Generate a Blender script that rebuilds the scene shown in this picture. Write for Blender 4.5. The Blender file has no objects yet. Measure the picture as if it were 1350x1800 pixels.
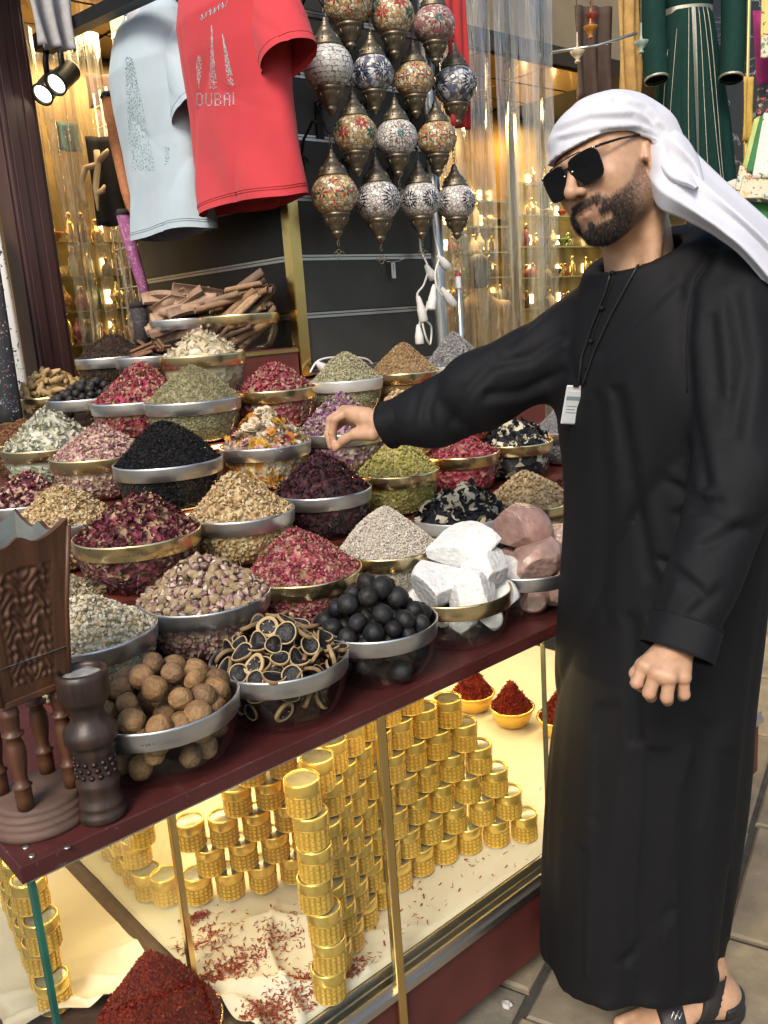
import bpy, bmesh, math, random, os
import numpy as np
from mathutils import Vector, Matrix

# ------------------------------------------------------------------ camera, sky, sun, exposure
SC = bpy.context.scene
COL = SC.collection
FPX, ICX, ICY = 1520.0, 675.0, 900.0            # focal length and centre in photograph pixels
TH, PITCH, ROLL = math.radians(49.094), math.radians(12.79), math.atan2(475, 6700.0)
CAM = np.array([0.0, 0.0, 1.45])
_f = np.array([math.cos(TH) * math.cos(PITCH), math.sin(TH) * math.cos(PITCH), -math.sin(PITCH)])
_r0 = np.array([math.sin(TH), -math.cos(TH), 0.0])
_u0 = np.cross(_r0, _f)
_R = math.cos(ROLL) * _r0 - math.sin(ROLL) * _u0
_U = math.sin(ROLL) * _r0 + math.cos(ROLL) * _u0
cam_data = bpy.data.cameras.new('camera')
cam = bpy.data.objects.new('camera', cam_data)
COL.objects.link(cam)
cam_data.sensor_fit = 'VERTICAL'
cam_data.sensor_height = 36.0
cam_data.lens = FPX / 1800.0 * 36.0
cam_data.clip_start = 0.05
cam_data.clip_end = 500.0
cam.matrix_world = Matrix(((_R[0], _U[0], -_f[0], CAM[0]), (_R[1], _U[1], -_f[1], CAM[1]), (_R[2], _U[2], -_f[2], CAM[2]), (0, 0, 0, 1)))
SC.camera = cam

SUN_EL, SUN_AZ = math.radians(43), math.radians(210)   # direction the light comes from (azimuth from +X, anticlockwise)
world = bpy.data.worlds.new('World')
SC.world = world
world.use_nodes = True
wn = world.node_tree
bg = wn.nodes['Background']
sky = wn.nodes.new('ShaderNodeTexSky')
sky.sky_type = 'NISHITA'
sky.sun_disc = False
sky.sun_elevation = SUN_EL
sky.sun_rotation = math.radians(90) - SUN_AZ
sky.dust_density = 3.0
sky.air_density = 1.3
wn.links.new(sky.outputs[0], bg.inputs[0])
bg.inputs[1].default_value = 0.095
sun_d = bpy.data.lights.new('sun', 'SUN')
sun_d.energy = 1.5
sun_d.angle = math.radians(20)
sun_d.color = (1.0, 0.91, 0.78)
sun = bpy.data.objects.new('sun', sun_d)
COL.objects.link(sun)
_sd = Vector((math.cos(SUN_EL) * math.cos(SUN_AZ), math.cos(SUN_EL) * math.sin(SUN_AZ), math.sin(SUN_EL)))
sun.rotation_euler = _sd.to_track_quat('Z', 'Y').to_euler()
SC.view_settings.view_transform = 'Standard'
SC.view_settings.look = 'None'
SC.view_settings.exposure = 0.92
SC.view_settings.gamma = 1.0
SC.view_settings.use_curve_mapping = False
SC.render.engine = 'CYCLES'
cy = SC.cycles
cy.use_denoising = True
cy.max_bounces = 8
cy.diffuse_bounces = 3
cy.glossy_bounces = 4
cy.transmission_bounces = 6
cy.transparent_max_bounces = 24
cy.caustics_reflective = False
cy.caustics_refractive = False
cy.sample_clamp_indirect = 6.0

RNG = np.random.default_rng(7)
random.seed(7)

# ------------------------------------------------------------------ where a picture point lies in the place
def ray(x, y): return _f + (x - ICX) / FPX * _R - (y - ICY) / FPX * _U
def atd(x, y, d): return CAM + ray(x, y) * d
def onz(x, y, z):
    r = ray(x, y); return CAM + r * ((z - CAM[2]) / r[2])
def onx(x, y, v):
    r = ray(x, y); return CAM + r * ((v - CAM[0]) / r[0])
def ony(x, y, v):
    r = ray(x, y); return CAM + r * ((v - CAM[1]) / r[1])
def depth(P): return float((np.asarray(P, float) - CAM) @ _f)
def proj(P):
    v = np.asarray(P, float) - CAM; w = v @ _f
    return ICX + FPX * (v @ _R) / w, ICY - FPX * (v @ _U) / w
# ------------------------------------------------------------------ mesh helpers
class MB:
    """collects shapes into one mesh"""
    def __init__(s): s.v = []; s.f = []; s.m = []; s.sm = []
    def add(s, verts, faces, mi=0, smooth=False, M=None):
        o = len(s.v)
        if M is not None: verts = [tuple(M @ Vector(p)) for p in verts]
        s.v.extend([tuple(float(c) for c in p) for p in verts])
        for f in faces: s.f.append(tuple(int(i) + o for i in f)); s.m.append(mi); s.sm.append(smooth)
        return s
    def box(s, a, b, mi=0, M=None, bev=0.0):
        (x0, y0, z0), (x1, y1, z1) = a, b
        if bev <= 0:
            v = [(x0,y0,z0),(x1,y0,z0),(x1,y1,z0),(x0,y1,z0),(x0,y0,z1),(x1,y0,z1),(x1,y1,z1),(x0,y1,z1)]
            return s.add(v, [(0,3,2,1),(4,5,6,7),(0,1,5,4),(1,2,6,5),(2,3,7,6),(3,0,4,7)], mi, False, M)
        bm = bmesh.new()
        bmesh.ops.create_cube(bm, size=1.0)
        for w in bm.verts: w.co = Vector(((x0+x1)/2 + w.co.x*(x1-x0), (y0+y1)/2 + w.co.y*(y1-y0), (z0+z1)/2 + w.co.z*(z1-z0)))
        bmesh.ops.bevel(bm, geom=list(bm.edges), offset=bev, segments=2, affect='EDGES', profile=0.5)
        bm.verts.index_update()
        s.add([tuple(w.co) for w in bm.verts], [[q.index for q in f.verts] for f in bm.faces], mi, False, M)
        bm.free(); return s
    def lathe(s, prof, n=24, mi=0, M=None, smooth=True, cap0=False, cap1=False, scale=(1, 1)):
        v = []; fs = []
        for r, z in prof:
            for k in range(n):
                a = 2*math.pi*k/n; v.append((r*math.cos(a)*scale[0], r*math.sin(a)*scale[1], z))
        for i in range(len(prof)-1):
            for k in range(n):
                k2 = (k+1) % n; fs.append((i*n+k, i*n+k2, (i+1)*n+k2, (i+1)*n+k))
        if cap0: fs.append(tuple(range(n-1, -1, -1)))
        if cap1: fs.append(tuple((len(prof)-1)*n + k for k in range(n)))
        return s.add(v, fs, mi, smooth, M)
    def tube(s, pts, r, n=8, mi=0, cap=True, closed=False):
        P = [Vector(p) for p in pts]; m = len(P)
        rr = r if hasattr(r, '__len__') else [r]*m
        v = []; fs = []; prev = None
        for i in range(m):
            if closed: t = P[(i+1) % m] - P[i-1]
            else: t = P[min(i+1, m-1)] - P[max(i-1, 0)]
            if t.length < 1e-9: t = Vector((0, 0, 1))
            t.normalize()
            if prev is None:
                a = Vector((0, 0, 1)) if abs(t.z) < .9 else Vector((1, 0, 0)); nx = t.cross(a).normalized()
            else: nx = (prev - t*prev.dot(t)).normalized()
            prev = nx; ny = t.cross(nx)
            for k in range(n):
                a = 2*math.pi*k/n; v.append(P[i] + (nx*math.cos(a) + ny*math.sin(a))*rr[i])
        for i in range(m if closed else m-1):
            j = (i+1) % m
            for k in range(n):
                k2 = (k+1) % n; fs.append((i*n+k, i*n+k2, j*n+k2, j*n+k))
        if cap and not closed: fs.append(tuple(range(n-1, -1, -1))); fs.append(tuple((m-1)*n+k for k in range(n)))
        return s.add(v, fs, mi, True)
    def grid(s, fn, nu, nv, mi=0, smooth=True, closed_u=False):
        v = [fn(i/(nu if closed_u else nu-1), j/(nv-1)) for j in range(nv) for i in range(nu)]
        fs = []
        for j in range(nv-1):
            for i in range(nu if closed_u else nu-1):
                i2 = (i+1) % nu; fs.append((j*nu+i, j*nu+i2, (j+1)*nu+i2, (j+1)*nu+i))
        return s.add(v, fs, mi, smooth)
    def mesh(s, name, mats):
        me = bpy.data.meshes.new(name)
        me.from_pydata(s.v, [], s.f)
        mats = mats if isinstance(mats, (list, tuple)) else [mats]
        for m in mats: me.materials.append(m)
        me.polygons.foreach_set('material_index', s.m)
        me.polygons.foreach_set('use_smooth', s.sm)
        me.update(); return me
    def build(s, name, mats, parent=None, loc=None, rot=None):
        return link(name, s.mesh(name, mats), parent, loc, rot)

def link(name, me, parent=None, loc=None, rot=None):
    o = bpy.data.objects.new(name, me); COL.objects.link(o)
    if parent is not None: o.parent = parent
    if loc is not None: o.location = [float(c) for c in loc]
    if rot is not None: o.rotation_euler = rot
    return o
def tag(o, label=None, cat=None, group=None, kind=None):
    if label: o['label'] = label
    if cat: o['category'] = cat
    if group: o['group'] = group
    if kind: o['kind'] = kind
    return o
def thing(name, label, cat, loc=(0, 0, 0), rot=None, group=None):
    o = link(name, None, None, loc, rot); o.empty_display_size = 0.05
    return tag(o, label, cat, group)
def copy_tree(o, parent=None):
    c = o.copy(); COL.objects.link(c); c.parent = parent
    for ch in list(o.children): copy_tree(ch, c)
    return c
def np_mesh(name, V, F, mats, smooth=False, midx=None):
    """V (n,3); F (m,k) with fixed k"""
    V = np.ascontiguousarray(V, dtype=np.float32); F = np.ascontiguousarray(F, dtype=np.int32)
    me = bpy.data.meshes.new(name)
    me.vertices.add(len(V)); me.vertices.foreach_set('co', V.ravel())
    m, k = F.shape
    me.loops.add(m*k); me.loops.foreach_set('vertex_index', F.ravel())
    me.polygons.add(m); me.polygons.foreach_set('loop_start', np.arange(0, m*k, k, dtype=np.int32))
    if midx is not None: me.polygons.foreach_set('material_index', np.asarray(midx, dtype=np.int32))
    me.polygons.foreach_set('use_smooth', np.full(m, smooth, dtype=bool))
    for mt in (mats if isinstance(mats, (list, tuple)) else [mats]): me.materials.append(mt)
    me.update(calc_edges=True); me.validate(); return me

def np_grid(fn, nu, nv):
    U_, V_ = np.meshgrid(np.linspace(0, 1, nu), np.linspace(0, 1, nv)); P = fn(U_, V_).reshape(-1, 3)
    i = (np.arange(nv-1)[:, None]*nu + np.arange(nu-1)[None]).ravel(); return P, np.stack([i, i+1, i+nu+1, i+nu], 1)

# ------------------------------------------------------------------ implicit surfaces (smooth unions turned into one continuous mesh)
def sd_sphere(P, c, r): return np.linalg.norm(P - np.asarray(c), axis=-1) - r
def sd_ell(P, c, r, B=None):
    q = P - np.asarray(c)
    if B is not None: q = q @ np.asarray(B)
    r = np.asarray(r, float)
    k0 = np.linalg.norm(q/r, axis=-1); k1 = np.linalg.norm(q/(r*r), axis=-1)
    return k0*(k0-1.0)/np.maximum(k1, 1e-9)
def sd_cap(P, a, b, r1, r2=None):
    a = np.asarray(a, float); b = np.asarray(b, float); r2 = r1 if r2 is None else r2
    ba = b - a; pa = P - a
    h = np.clip((pa @ ba)/max(ba @ ba, 1e-12), 0, 1)
    return np.linalg.norm(pa - h[..., None]*ba, axis=-1) - (r1 + (r2-r1)*h)
def smin(a, b, k):
    h = np.clip(0.5 + 0.5*(b-a)/k, 0, 1); return b*(1-h) + a*h - k*h*(1-h)
def smax(a, b, k): return -smin(-a, -b, k)
def surface_net(fn, lo, hi, step):
    lo = np.asarray(lo, float); n = np.ceil((np.asarray(hi) - lo)/step).astype(int) + 1
    ax = [lo[i] + step*np.arange(n[i]) for i in range(3)]
    # coarse pass first, then only the neighbourhood of the surface is evaluated finely
    K = 4; nb_ = -(-(n-1)//K) + 1
    cx = [lo[i] + step*K*np.arange(nb_[i]) for i in range(3)]
    PC = np.stack(np.meshgrid(*cx, indexing='ij'), -1).reshape(-1, 3)
    DC = np.concatenate([fn(PC[i:i+400000]) for i in range(0, len(PC), 400000)]).reshape(tuple(nb_))
    near = np.abs(DC) < step*K*2.2
    act = np.zeros(tuple(nb_-1), bool); 
    for dx in (0, 1):
        for dy in (0, 1):
            for dz in (0, 1): act |= near[dx:nb_[0]-1+dx, dy:nb_[1]-1+dy, dz:nb_[2]-1+dz]
    D = np.repeat(np.repeat(np.repeat(DC, K, 0), K, 1), K, 2)[:n[0], :n[1], :n[2]].astype(np.float32)
    if not D.flags.writeable: D = D.copy()
    cm = np.repeat(np.repeat(np.repeat(act, K, 0), K, 1), K, 2)
    pmk = np.zeros(tuple(c_+1 for c_ in cm.shape), bool)
    for dx in (0, 1):
        for dy in (0, 1):
            for dz in (0, 1): pmk[dx:cm.shape[0]+dx, dy:cm.shape[1]+dy, dz:cm.shape[2]+dz] |= cm
    pmk = pmk[:n[0], :n[1], :n[2]]
    ii = np.argwhere(pmk)
    for i in range(0, len(ii), 400000):
        j = ii[i:i+400000]; D[tuple(j.T)] = fn(lo + step*j)
    S = D < 0
    c = np.zeros(tuple(n-1), dtype=np.int8)
    for dx in (0, 1):
        for dy in (0, 1):
            for dz in (0, 1): c += S[dx:n[0]-1+dx, dy:n[1]-1+dy, dz:n[2]-1+dz]
    cells = np.argwhere((c > 0) & (c < 8))
    idx = -np.ones(tuple(n-1), dtype=np.int64); idx[tuple(cells.T)] = np.arange(len(cells))
    acc = np.zeros((len(cells), 3)); cnt = np.zeros(len(cells))
    corners = [(a, b, d) for a in (0, 1) for b in (0, 1) for d in (0, 1)]
    for p in corners:
        for axx in range(3):
            if p[axx] == 0:
                q = list(p); q[axx] = 1
                d0 = D[tuple((cells + p).T)]; d1 = D[tuple((cells + q).T)]
                hit = (d0 < 0) != (d1 < 0)
                t = np.where(hit, d0/np.where(hit, d0-d1, 1), 0)
                pos = np.tile(np.array(p, float), (len(cells), 1)); pos[:, axx] += t
                acc[hit] += pos[hit]; cnt[hit] += 1
    V = lo + step*(cells + acc/np.maximum(cnt, 1)[:, None])
    quads = []
    for axx in range(3):
        o1, o2 = [(1, 2), (2, 0), (0, 1)][axx]
        sl0 = [slice(None)]*3; sl1 = [slice(None)]*3
        sl0[axx] = slice(0, n[axx]-1); sl1[axx] = slice(1, n[axx])
        A = S[tuple(sl0)]; Bq = S[tuple(sl1)]
        e = np.argwhere(A != Bq)
        e = e[(e[:, o1] > 0) & (e[:, o2] > 0) & (e[:, o1] < n[o1]-1) & (e[:, o2] < n[o2]-1)]
        if len(e) == 0: continue
        flip = A[tuple(e.T)]
        d1 = np.zeros(3, int); d1[o1] = 1; d2 = np.zeros(3, int); d2[o2] = 1
        q = np.stack([idx[tuple((e-d1-d2).T)], idx[tuple((e-d2).T)], idx[tuple(e.T)], idx[tuple((e-d1).T)]], 1)
        q[~flip] = q[~flip][:, ::-1]
        quads.append(q)
    Q = np.concatenate(quads); Q = Q[(Q >= 0).all(1)]
    return V, Q
def relax(V, Q, it=2, lam=0.5):
    for _ in range(it):
        S = np.zeros_like(V); n = np.zeros(len(V))
        for a, b in ((0, 1), (1, 2), (2, 3), (3, 0)):
            np.add.at(S, Q[:, a], V[Q[:, b]]); np.add.at(n, Q[:, a], 1)
            np.add.at(S, Q[:, b], V[Q[:, a]]); np.add.at(n, Q[:, b], 1)
        V = V + lam*(S/np.maximum(n, 1)[:, None] - V)
    return V
def vnoise(P, sc, seed=0):
    """cheap smooth value noise made of rotated sines"""
    rg = np.random.default_rng(seed); out = 0
    for k in range(5):
        d = rg.normal(size=3); d /= np.linalg.norm(d)
        out = out + np.sin(P @ d*sc*(0.7+.25*k) + rg.uniform(0, 6.28) + 1.3*np.sin(P @ rg.normal(size=3)*sc*.5))
    return out/5.0

# ------------------------------------------------------------------ materials
def new_mat(name):
    m = bpy.data.materials.new(name); m.use_nodes = True
    return m, m.node_tree, m.node_tree.nodes['Principled BSDF']
def rgb(c): return (c[0], c[1], c[2], 1.0)
def ramp(nt, cols, interp='LINEAR'):
    r = nt.nodes.new('ShaderNodeValToRGB'); r.color_ramp.interpolation = interp
    els = r.color_ramp.elements
    while len(els) < len(cols): els.new(0.5)
    for i, c in enumerate(cols):
        if len(c) == 4: els[i].position = c[0]; els[i].color = (c[1], c[2], c[3], 1)
        else: els[i].position = i/max(len(cols)-(0 if interp == 'CONSTANT' else 1), 1); els[i].color = rgb(c)
    return r
def noise(nt, scale, detail=4, vec=None, rough=.55, dist=0):
    n = nt.nodes.new('ShaderNodeTexNoise'); n.inputs['Scale'].default_value = scale
    n.inputs['Detail'].default_value = detail; n.inputs['Roughness'].default_value = rough; n.inputs['Distortion'].default_value = dist
    if vec is not None: nt.links.new(vec, n.inputs['Vector'])
    return n
def objvec(nt, scale=None):
    t = nt.nodes.new('ShaderNodeTexCoord')
    if scale is None: return t.outputs['Object']
    mp = nt.nodes.new('ShaderNodeMapping'); mp.inputs['Scale'].default_value = scale
    nt.links.new(t.outputs['Object'], mp.inputs[0]); return mp.outputs[0]
def bump(nt, b, h, strength=.3, dist=.01):
    n = nt.nodes.new('ShaderNodeBump'); n.inputs['Strength'].default_value = strength; n.inputs['Distance'].default_value = dist
    nt.links.new(h, n.inputs['Height']); nt.links.new(n.outputs[0], b.inputs['Normal']); return n
def plain(name, c, rough=.5, metal=0.0, var=.25, scale=30, bmp=0.0, bscale=120, spec=None, stretch=None, bdist=.003, sheen=0, coat=0):
    m, nt, b = new_mat(name)
    v = objvec(nt, stretch)
    n = noise(nt, scale, 5, v)
    r = ramp(nt, [[.25, *[k*(1-var) for k in c]], [.75, *[min(k*(1+var), 1) for k in c]]])
    nt.links.new(n.outputs[0], r.inputs[0]); nt.links.new(r.outputs[0], b.inputs['Base Color'])
    b.inputs['Roughness'].default_value = rough; b.inputs['Metallic'].default_value = metal
    if spec is not None: b.inputs['Specular IOR Level'].default_value = spec
    if sheen: b.inputs['Sheen Weight'].default_value = sheen
    if coat: b.inputs['Coat Weight'].default_value = coat; b.inputs['Coat Roughness'].default_value = .15
    if bmp: bump(nt, b, noise(nt, bscale, 4, v).outputs[0], bmp, bdist)
    return m
def island(name, cols, rough=.75, var=.35, nscale=160, bmp=.3, sss=0, spec=.3):
    """each loose piece of the mesh takes its own colour out of cols"""
    m, nt, b = new_mat(name)
    g = nt.nodes.new('ShaderNodeNewGeometry')
    r = ramp(nt, cols, 'CONSTANT')
    nt.links.new(g.outputs['Random Per Island'], r.inputs[0])
    v = objvec(nt); n = noise(nt, nscale, 3, v)
    mx = nt.nodes.new('ShaderNodeMix'); mx.data_type = 'RGBA'; mx.blend_type = 'MULTIPLY'; mx.inputs[0].default_value = 1
    r2 = ramp(nt, [[.3, 1-var, 1-var, 1-var], [.7, 1, 1, 1]]); nt.links.new(n.outputs[0], r2.inputs[0])
    nt.links.new(r.outputs[0], mx.inputs[6]); nt.links.new(r2.outputs[0], mx.inputs[7])
    nt.links.new(mx.outputs[2], b.inputs['Base Color'])
    b.inputs['Roughness'].default_value = rough; b.inputs['Specular IOR Level'].default_value = spec
    if bmp: bump(nt, b, noise(nt, nscale*2, 3, v).outputs[0], bmp, .002)
    return m
def core_mat(name, cols, scale=110):
    """grainy filling under the loose pieces"""
    m, nt, b = new_mat(name)
    v = objvec(nt)
    vo = nt.nodes.new('ShaderNodeTexVoronoi'); vo.inputs['Scale'].default_value = scale; nt.links.new(v, vo.inputs['Vector'])
    sp = nt.nodes.new('ShaderNodeSeparateColor'); nt.links.new(vo.outputs['Color'], sp.inputs[0])
    r = ramp(nt, cols, 'CONSTANT'); nt.links.new(sp.outputs[0], r.inputs[0])
    nt.links.new(r.outputs[0], b.inputs['Base Color']); b.inputs['Roughness'].default_value = .85
    bump(nt, b, vo.outputs['Distance'], 1.0, .006)
    return m
def thin_glass(name, tint=(1, 1, 1), refl=1.0, rough=.02, base=.04):
    m, nt, b = new_mat(name); nt.nodes.remove(b)
    out = nt.nodes['Material Output']
    tr = nt.nodes.new('ShaderNodeBsdfTransparent'); tr.inputs[0].default_value = rgb(tint)
    gl = nt.nodes.new('ShaderNodeBsdfGlossy'); gl.inputs['Roughness'].default_value = rough
    fr = nt.nodes.new('ShaderNodeLayerWeight'); fr.inputs[0].default_value = .5
    pw = nt.nodes.new('ShaderNodeMath'); pw.operation = 'POWER'; pw.inputs[1].default_value = 4.0; nt.links.new(fr.outputs['Facing'], pw.inputs[0])
    ma = nt.nodes.new('ShaderNodeMath'); ma.operation = 'MULTIPLY_ADD'; ma.inputs[1].default_value = .75*refl; ma.inputs[2].default_value = base
    ma.use_clamp = True
    nt.links.new(pw.outputs[0], ma.inputs[0])
    mx = nt.nodes.new('ShaderNodeMixShader'); nt.links.new(ma.outputs[0], mx.inputs[0])
    nt.links.new(tr.outputs[0], mx.inputs[1]); nt.links.new(gl.outputs[0], mx.inputs[2]); nt.links.new(mx.outputs[0], out.inputs[0])
    return m
def emit(name, c, s):
    m, nt, b = new_mat(name)
    b.inputs['Emission Color'].default_value = rgb(c); b.inputs['Emission Strength'].default_value = s
    b.inputs['Base Color'].default_value = rgb(c); return m
def wood(name, c1, c2, rough=.5, scale=8, stretch=(1, 1, .12), bmp=.25, coat=0):
    m, nt, b = new_mat(name)
    v = objvec(nt, stretch)
    n = noise(nt, scale*6, 6, v, .6, .6)
    r = ramp(nt, [[.3, *c1], [.7, *c2]]); nt.links.new(n.outputs[0], r.inputs[0])
    nt.links.new(r.outputs[0], b.inputs['Base Color']); b.inputs['Roughness'].default_value = rough
    if coat: b.inputs['Coat Weight'].default_value = coat; b.inputs['Coat Roughness'].default_value = .2
    bump(nt, b, n.outputs[0], bmp, .003); return m
M = {}
M['gold'] = plain('gold_metal', (.86, .69, .38), .24, 1.0, .12, 14, .05, 40)
M['silver'] = plain('steel_band', (.70, .71, .71), .34, 1.0, .12, 20, .12, 60)
M['white_band'] = plain('pale_band', (.72, .72, .70), .35, .5, .08, 20)
M['glass'] = thin_glass('bowl_glass', (.93, .95, .93), 1.1, .02, .05)
M['pane'] = thin_glass('case_glass', (.97, .99, .97), .6, .005)
M['pane_edge'] = plain('glass_edge', (.02, .12, .085), .12, 0, .3, 20)
M['redboard'] = None
M['redplinth'] = plain('red_plinth', (.085, .02, .018), .5, 0, .3, 10, .15, 60)
M['alu'] = plain('aluminium', (.62, .61, .59), .32, 1.0, .1, 30, .1, 80, stretch=(.1, 1, 1))
M['goldstrip'] = plain('gold_strip', (.80, .60, .25), .22, 1.0, .1, 20)
M['cloth'] = plain('case_cloth', (.72, .66, .56), .8, 0, .06, 8, .15, 400, sheen=.2)
M['casewall'] = plain('case_lining', (.55, .53, .48), .45, 0, .06, 5)
# ------------------------------------------------------------------ ground and paving
M['mortar'] = plain('paving_joint', (.045, .042, .038), .95, 0, .4, 30)
def stone_mat():
    m, nt, b = new_mat('paving_stone')
    oi = nt.nodes.new('ShaderNodeObjectInfo')
    r = ramp(nt, [[0, .20, .165, .115], [.35, .28, .235, .165], [.7, .19, .175, .145], [1, .26, .21, .14]])
    nt.links.new(oi.outputs['Random'], r.inputs[0])
    v = objvec(nt); n = noise(nt, 9, 8, v, .65); n2 = noise(nt, 70, 5, v)
    r2 = ramp(nt, [[.3, .55, .55, .56], [.68, 1.1, 1.08, 1.03]]); nt.links.new(n.outputs[0], r2.inputs[0])
    mx = nt.nodes.new('ShaderNodeMix'); mx.data_type = 'RGBA'; mx.blend_type = 'MULTIPLY'; mx.inputs[0].default_value = 1
    nt.links.new(r.outputs[0], mx.inputs[6]); nt.links.new(r2.outputs[0], mx.inputs[7]); nt.links.new(mx.outputs[2], b.inputs['Base Color'])
    b.inputs['Roughness'].default_value = .7
    bump(nt, b, n2.outputs[0], .35, .004); return m
M['stone'] = stone_mat()
ground = MB().add([(-60, -60, -.012), (80, -60, -.012), (80, 80, -.012), (-60, 80, -.012)], [(0, 1, 2, 3)]).build('ground', M['mortar'])
tag(ground, kind='structure')
def paving():
    rg = random.Random(3); A = math.radians(18)
    ca, sa = math.cos(A), math.sin(A)
    t = -3.2; row = 0
    while t < 4.2:
        w = rg.choice([.27, .33, .40]); s = -3 + rg.uniform(0, .4)
        while s < 7.5:
            l = rg.uniform(.30, .62)
            cx, cyy = s + l/2, t + w/2
            X, Y = 1.2 + ca*cx - sa*cyy, .4 + sa*cx + ca*cyy
            if -.6 < X < 6.8 and -2.2 < Y < 1.75 and (math.hypot(X, Y) > .4):
                g = .007; hx, hy = l/2-g, w/2-g
                jit = [(rg.uniform(-.006, .006), rg.uniform(-.006, .006)) for _ in range(4)]
                c = [(-hx, -hy), (hx, -hy), (hx, hy), (-hx, hy)]; c = [(a+j[0], b+j[1]) for (a, b), j in zip(c, jit)]
                zt = rg.uniform(-.003, .003); tl = rg.uniform(-.004, .004)
                v = [(a, b, -.03) for a, b in c] + [(a, b, zt-.005+tl*a) for a, b in c] + [(a*.975, b*.965, zt+tl*a) for a, b in c]
                fs = [(0,1,5,4),(1,2,6,5),(2,3,7,6),(3,0,4,7),(4,5,9,8),(5,6,10,9),(6,7,11,10),(7,4,8,11),(8,9,10,11)]
                MB().add(v, fs).build('paving_stone', M['stone'], ground, (X, Y, 0), (0, 0, A))
            s += l
        t += w; row += 1
paving()
# crushed paper scrap on the paving
def scrap():
    p = onz(890, 1772, 0); rg = np.random.default_rng(2)
    bm = bmesh.new(); bmesh.ops.create_icosphere(bm, subdivisions=2, radius=.013)
    for v in bm.verts: v.co *= rg.uniform(.6, 1.15); v.co.z = max(v.co.z*.55, -.006)
    me = bpy.data.meshes.new('paper_scrap'); bm.to_mesh(me); bm.free(); me.materials.append(plain('scrap_paper', (.45, .44, .42), .6, 0, .2))
    tag(link('paper_scrap', me, None, (p[0], p[1], .008)), 'small crumpled pale scrap lying on the paving under the case', 'litter')
scrap()

# ------------------------------------------------------------------ lit display case under the counter
def worn_board():
    m, nt, b = new_mat('red_board')
    v = objvec(nt); n = noise(nt, 9, 7, v, .65); sc = noise(nt, 1.0, 5, objvec(nt, (14, 150, 60)), .7); sp = noise(nt, 150, 3, v, .6)
    r = ramp(nt, [[.3, .052, .011, .011], [.7, .088, .021, .020]]); nt.links.new(n.outputs[0], r.inputs[0])
    r1 = ramp(nt, [[.66, 0, 0, 0], [.72, .35, .35, .35]]); nt.links.new(sc.outputs[0], r1.inputs[0])
    r2 = ramp(nt, [[.66, 0, 0, 0], [.70, .5, .5, .5]]); nt.links.new(sp.outputs[0], r2.inputs[0])
    ad = nt.nodes.new('ShaderNodeMath'); ad.operation = 'ADD'; ad.use_clamp = True; nt.links.new(r1.outputs[0], ad.inputs[0]); nt.links.new(r2.outputs[0], ad.inputs[1])
    mx = nt.nodes.new('ShaderNodeMix'); mx.data_type = 'RGBA'; mx.inputs[7].default_value = (.20, .13, .11, 1); nt.links.new(ad.outputs[0], mx.inputs[0]); nt.links.new(r.outputs[0], mx.inputs[6]); nt.links.new(mx.outputs[2], b.inputs['Base Color'])
    rr = ramp(nt, [[.3, .28, .28, .28], [.7, .5, .5, .5]]); nt.links.new(n.outputs[0], rr.inputs[0]); nt.links.new(rr.outputs[0], b.inputs['Roughness'])
    bump(nt, b, sc.outputs[0], .12, .002); return m
M['redboard'] = worn_board()
X0, X1, Y0 = .262, 2.32, 1.05
ZB0, ZB1 = .787, .812
case = thing('display_case', 'lit glass display case with dark red counter board and red plinth', 'display case', (X0, Y0, 0))
def cpart(name, mb, mats):
    o = mb.build(name, mats, case); o.matrix_parent_inverse = Matrix.Translation((-X0, -Y0, 0)); return o
cpart('counter_board', MB().box((X0, 1.042, ZB0), (X1, 3.05, ZB1), bev=.002), M['redboard'])
cpart('plinth', MB().box((X0+.015, Y0+.012, .058), (X1-.01, 2.2, .216)), M['redplinth'])
for fx in (.42, 1.235, 2.0):
    cpart('foot', MB().box((fx-.022, 1.105, -.01), (fx+.022, 1.15, .058)), wood('foot_wood%d' % int(fx*10), (.16, .10, .06), (.28, .19, .12)))
cpart('bottom_rail', MB().box((X0+.012, Y0+.002, .2165), (X1, Y0+.034, .232)).box((X0+.012, Y0+.008, .232), (X1, Y0+.012, .2495)).box((X0+.012, Y0+.024, .232), (X1, Y0+.028, .2505)).box((X0+.012, 1.085, .2165), (X1, 1.089, .262)), M['alu'])
cpart('top_rail', MB().box((X0+.012, Y0+.004, .778), (X1, Y0+.030, .7865)), M['alu'])
cpart('case_floor', MB().box((X0+.03, Y0+.05, .240), (X1-.02, 2.15, .256)), wood('floor_wood', (.06, .03, .025), (.11, .06, .045)))
cpart('back_panel', MB().box((X0+.02, 2.16, .22), (X1-.02, 2.175, .786)), M['casewall'])
joint = plain('glass_joint', (.10, .10, .075), .2, 0, .2)
xg = [.284, .872, 1.338, 1.80, 2.30]
for i in range(4):
    yy = Y0 + (.0165 if i % 2 else .020)
    g = cpart('front_glass', MB().box((xg[i]+.002, yy, .236), (xg[i+1]-.002, yy+.004, .779)), M['pane'])
    if i: cpart('glass_edge', MB().box((xg[i]-.0012, yy-.004, .236), (xg[i]+.0012, yy+.0075, .779)), joint)
cpart('end_glass', MB().box((.2785, Y0+.03, .236), (.2825, 2.15, .779)), M['pane'])
cpart('end_glass_edge', MB().box((.277, Y0+.0125, .225), (.2835, Y0+.0285, .783)), M['pane_edge'])
cpart('gold_post', MB().box((.862, Y0+.0, .150), (.882, Y0+.012, .785), bev=.003), M['goldstrip'])
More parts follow.
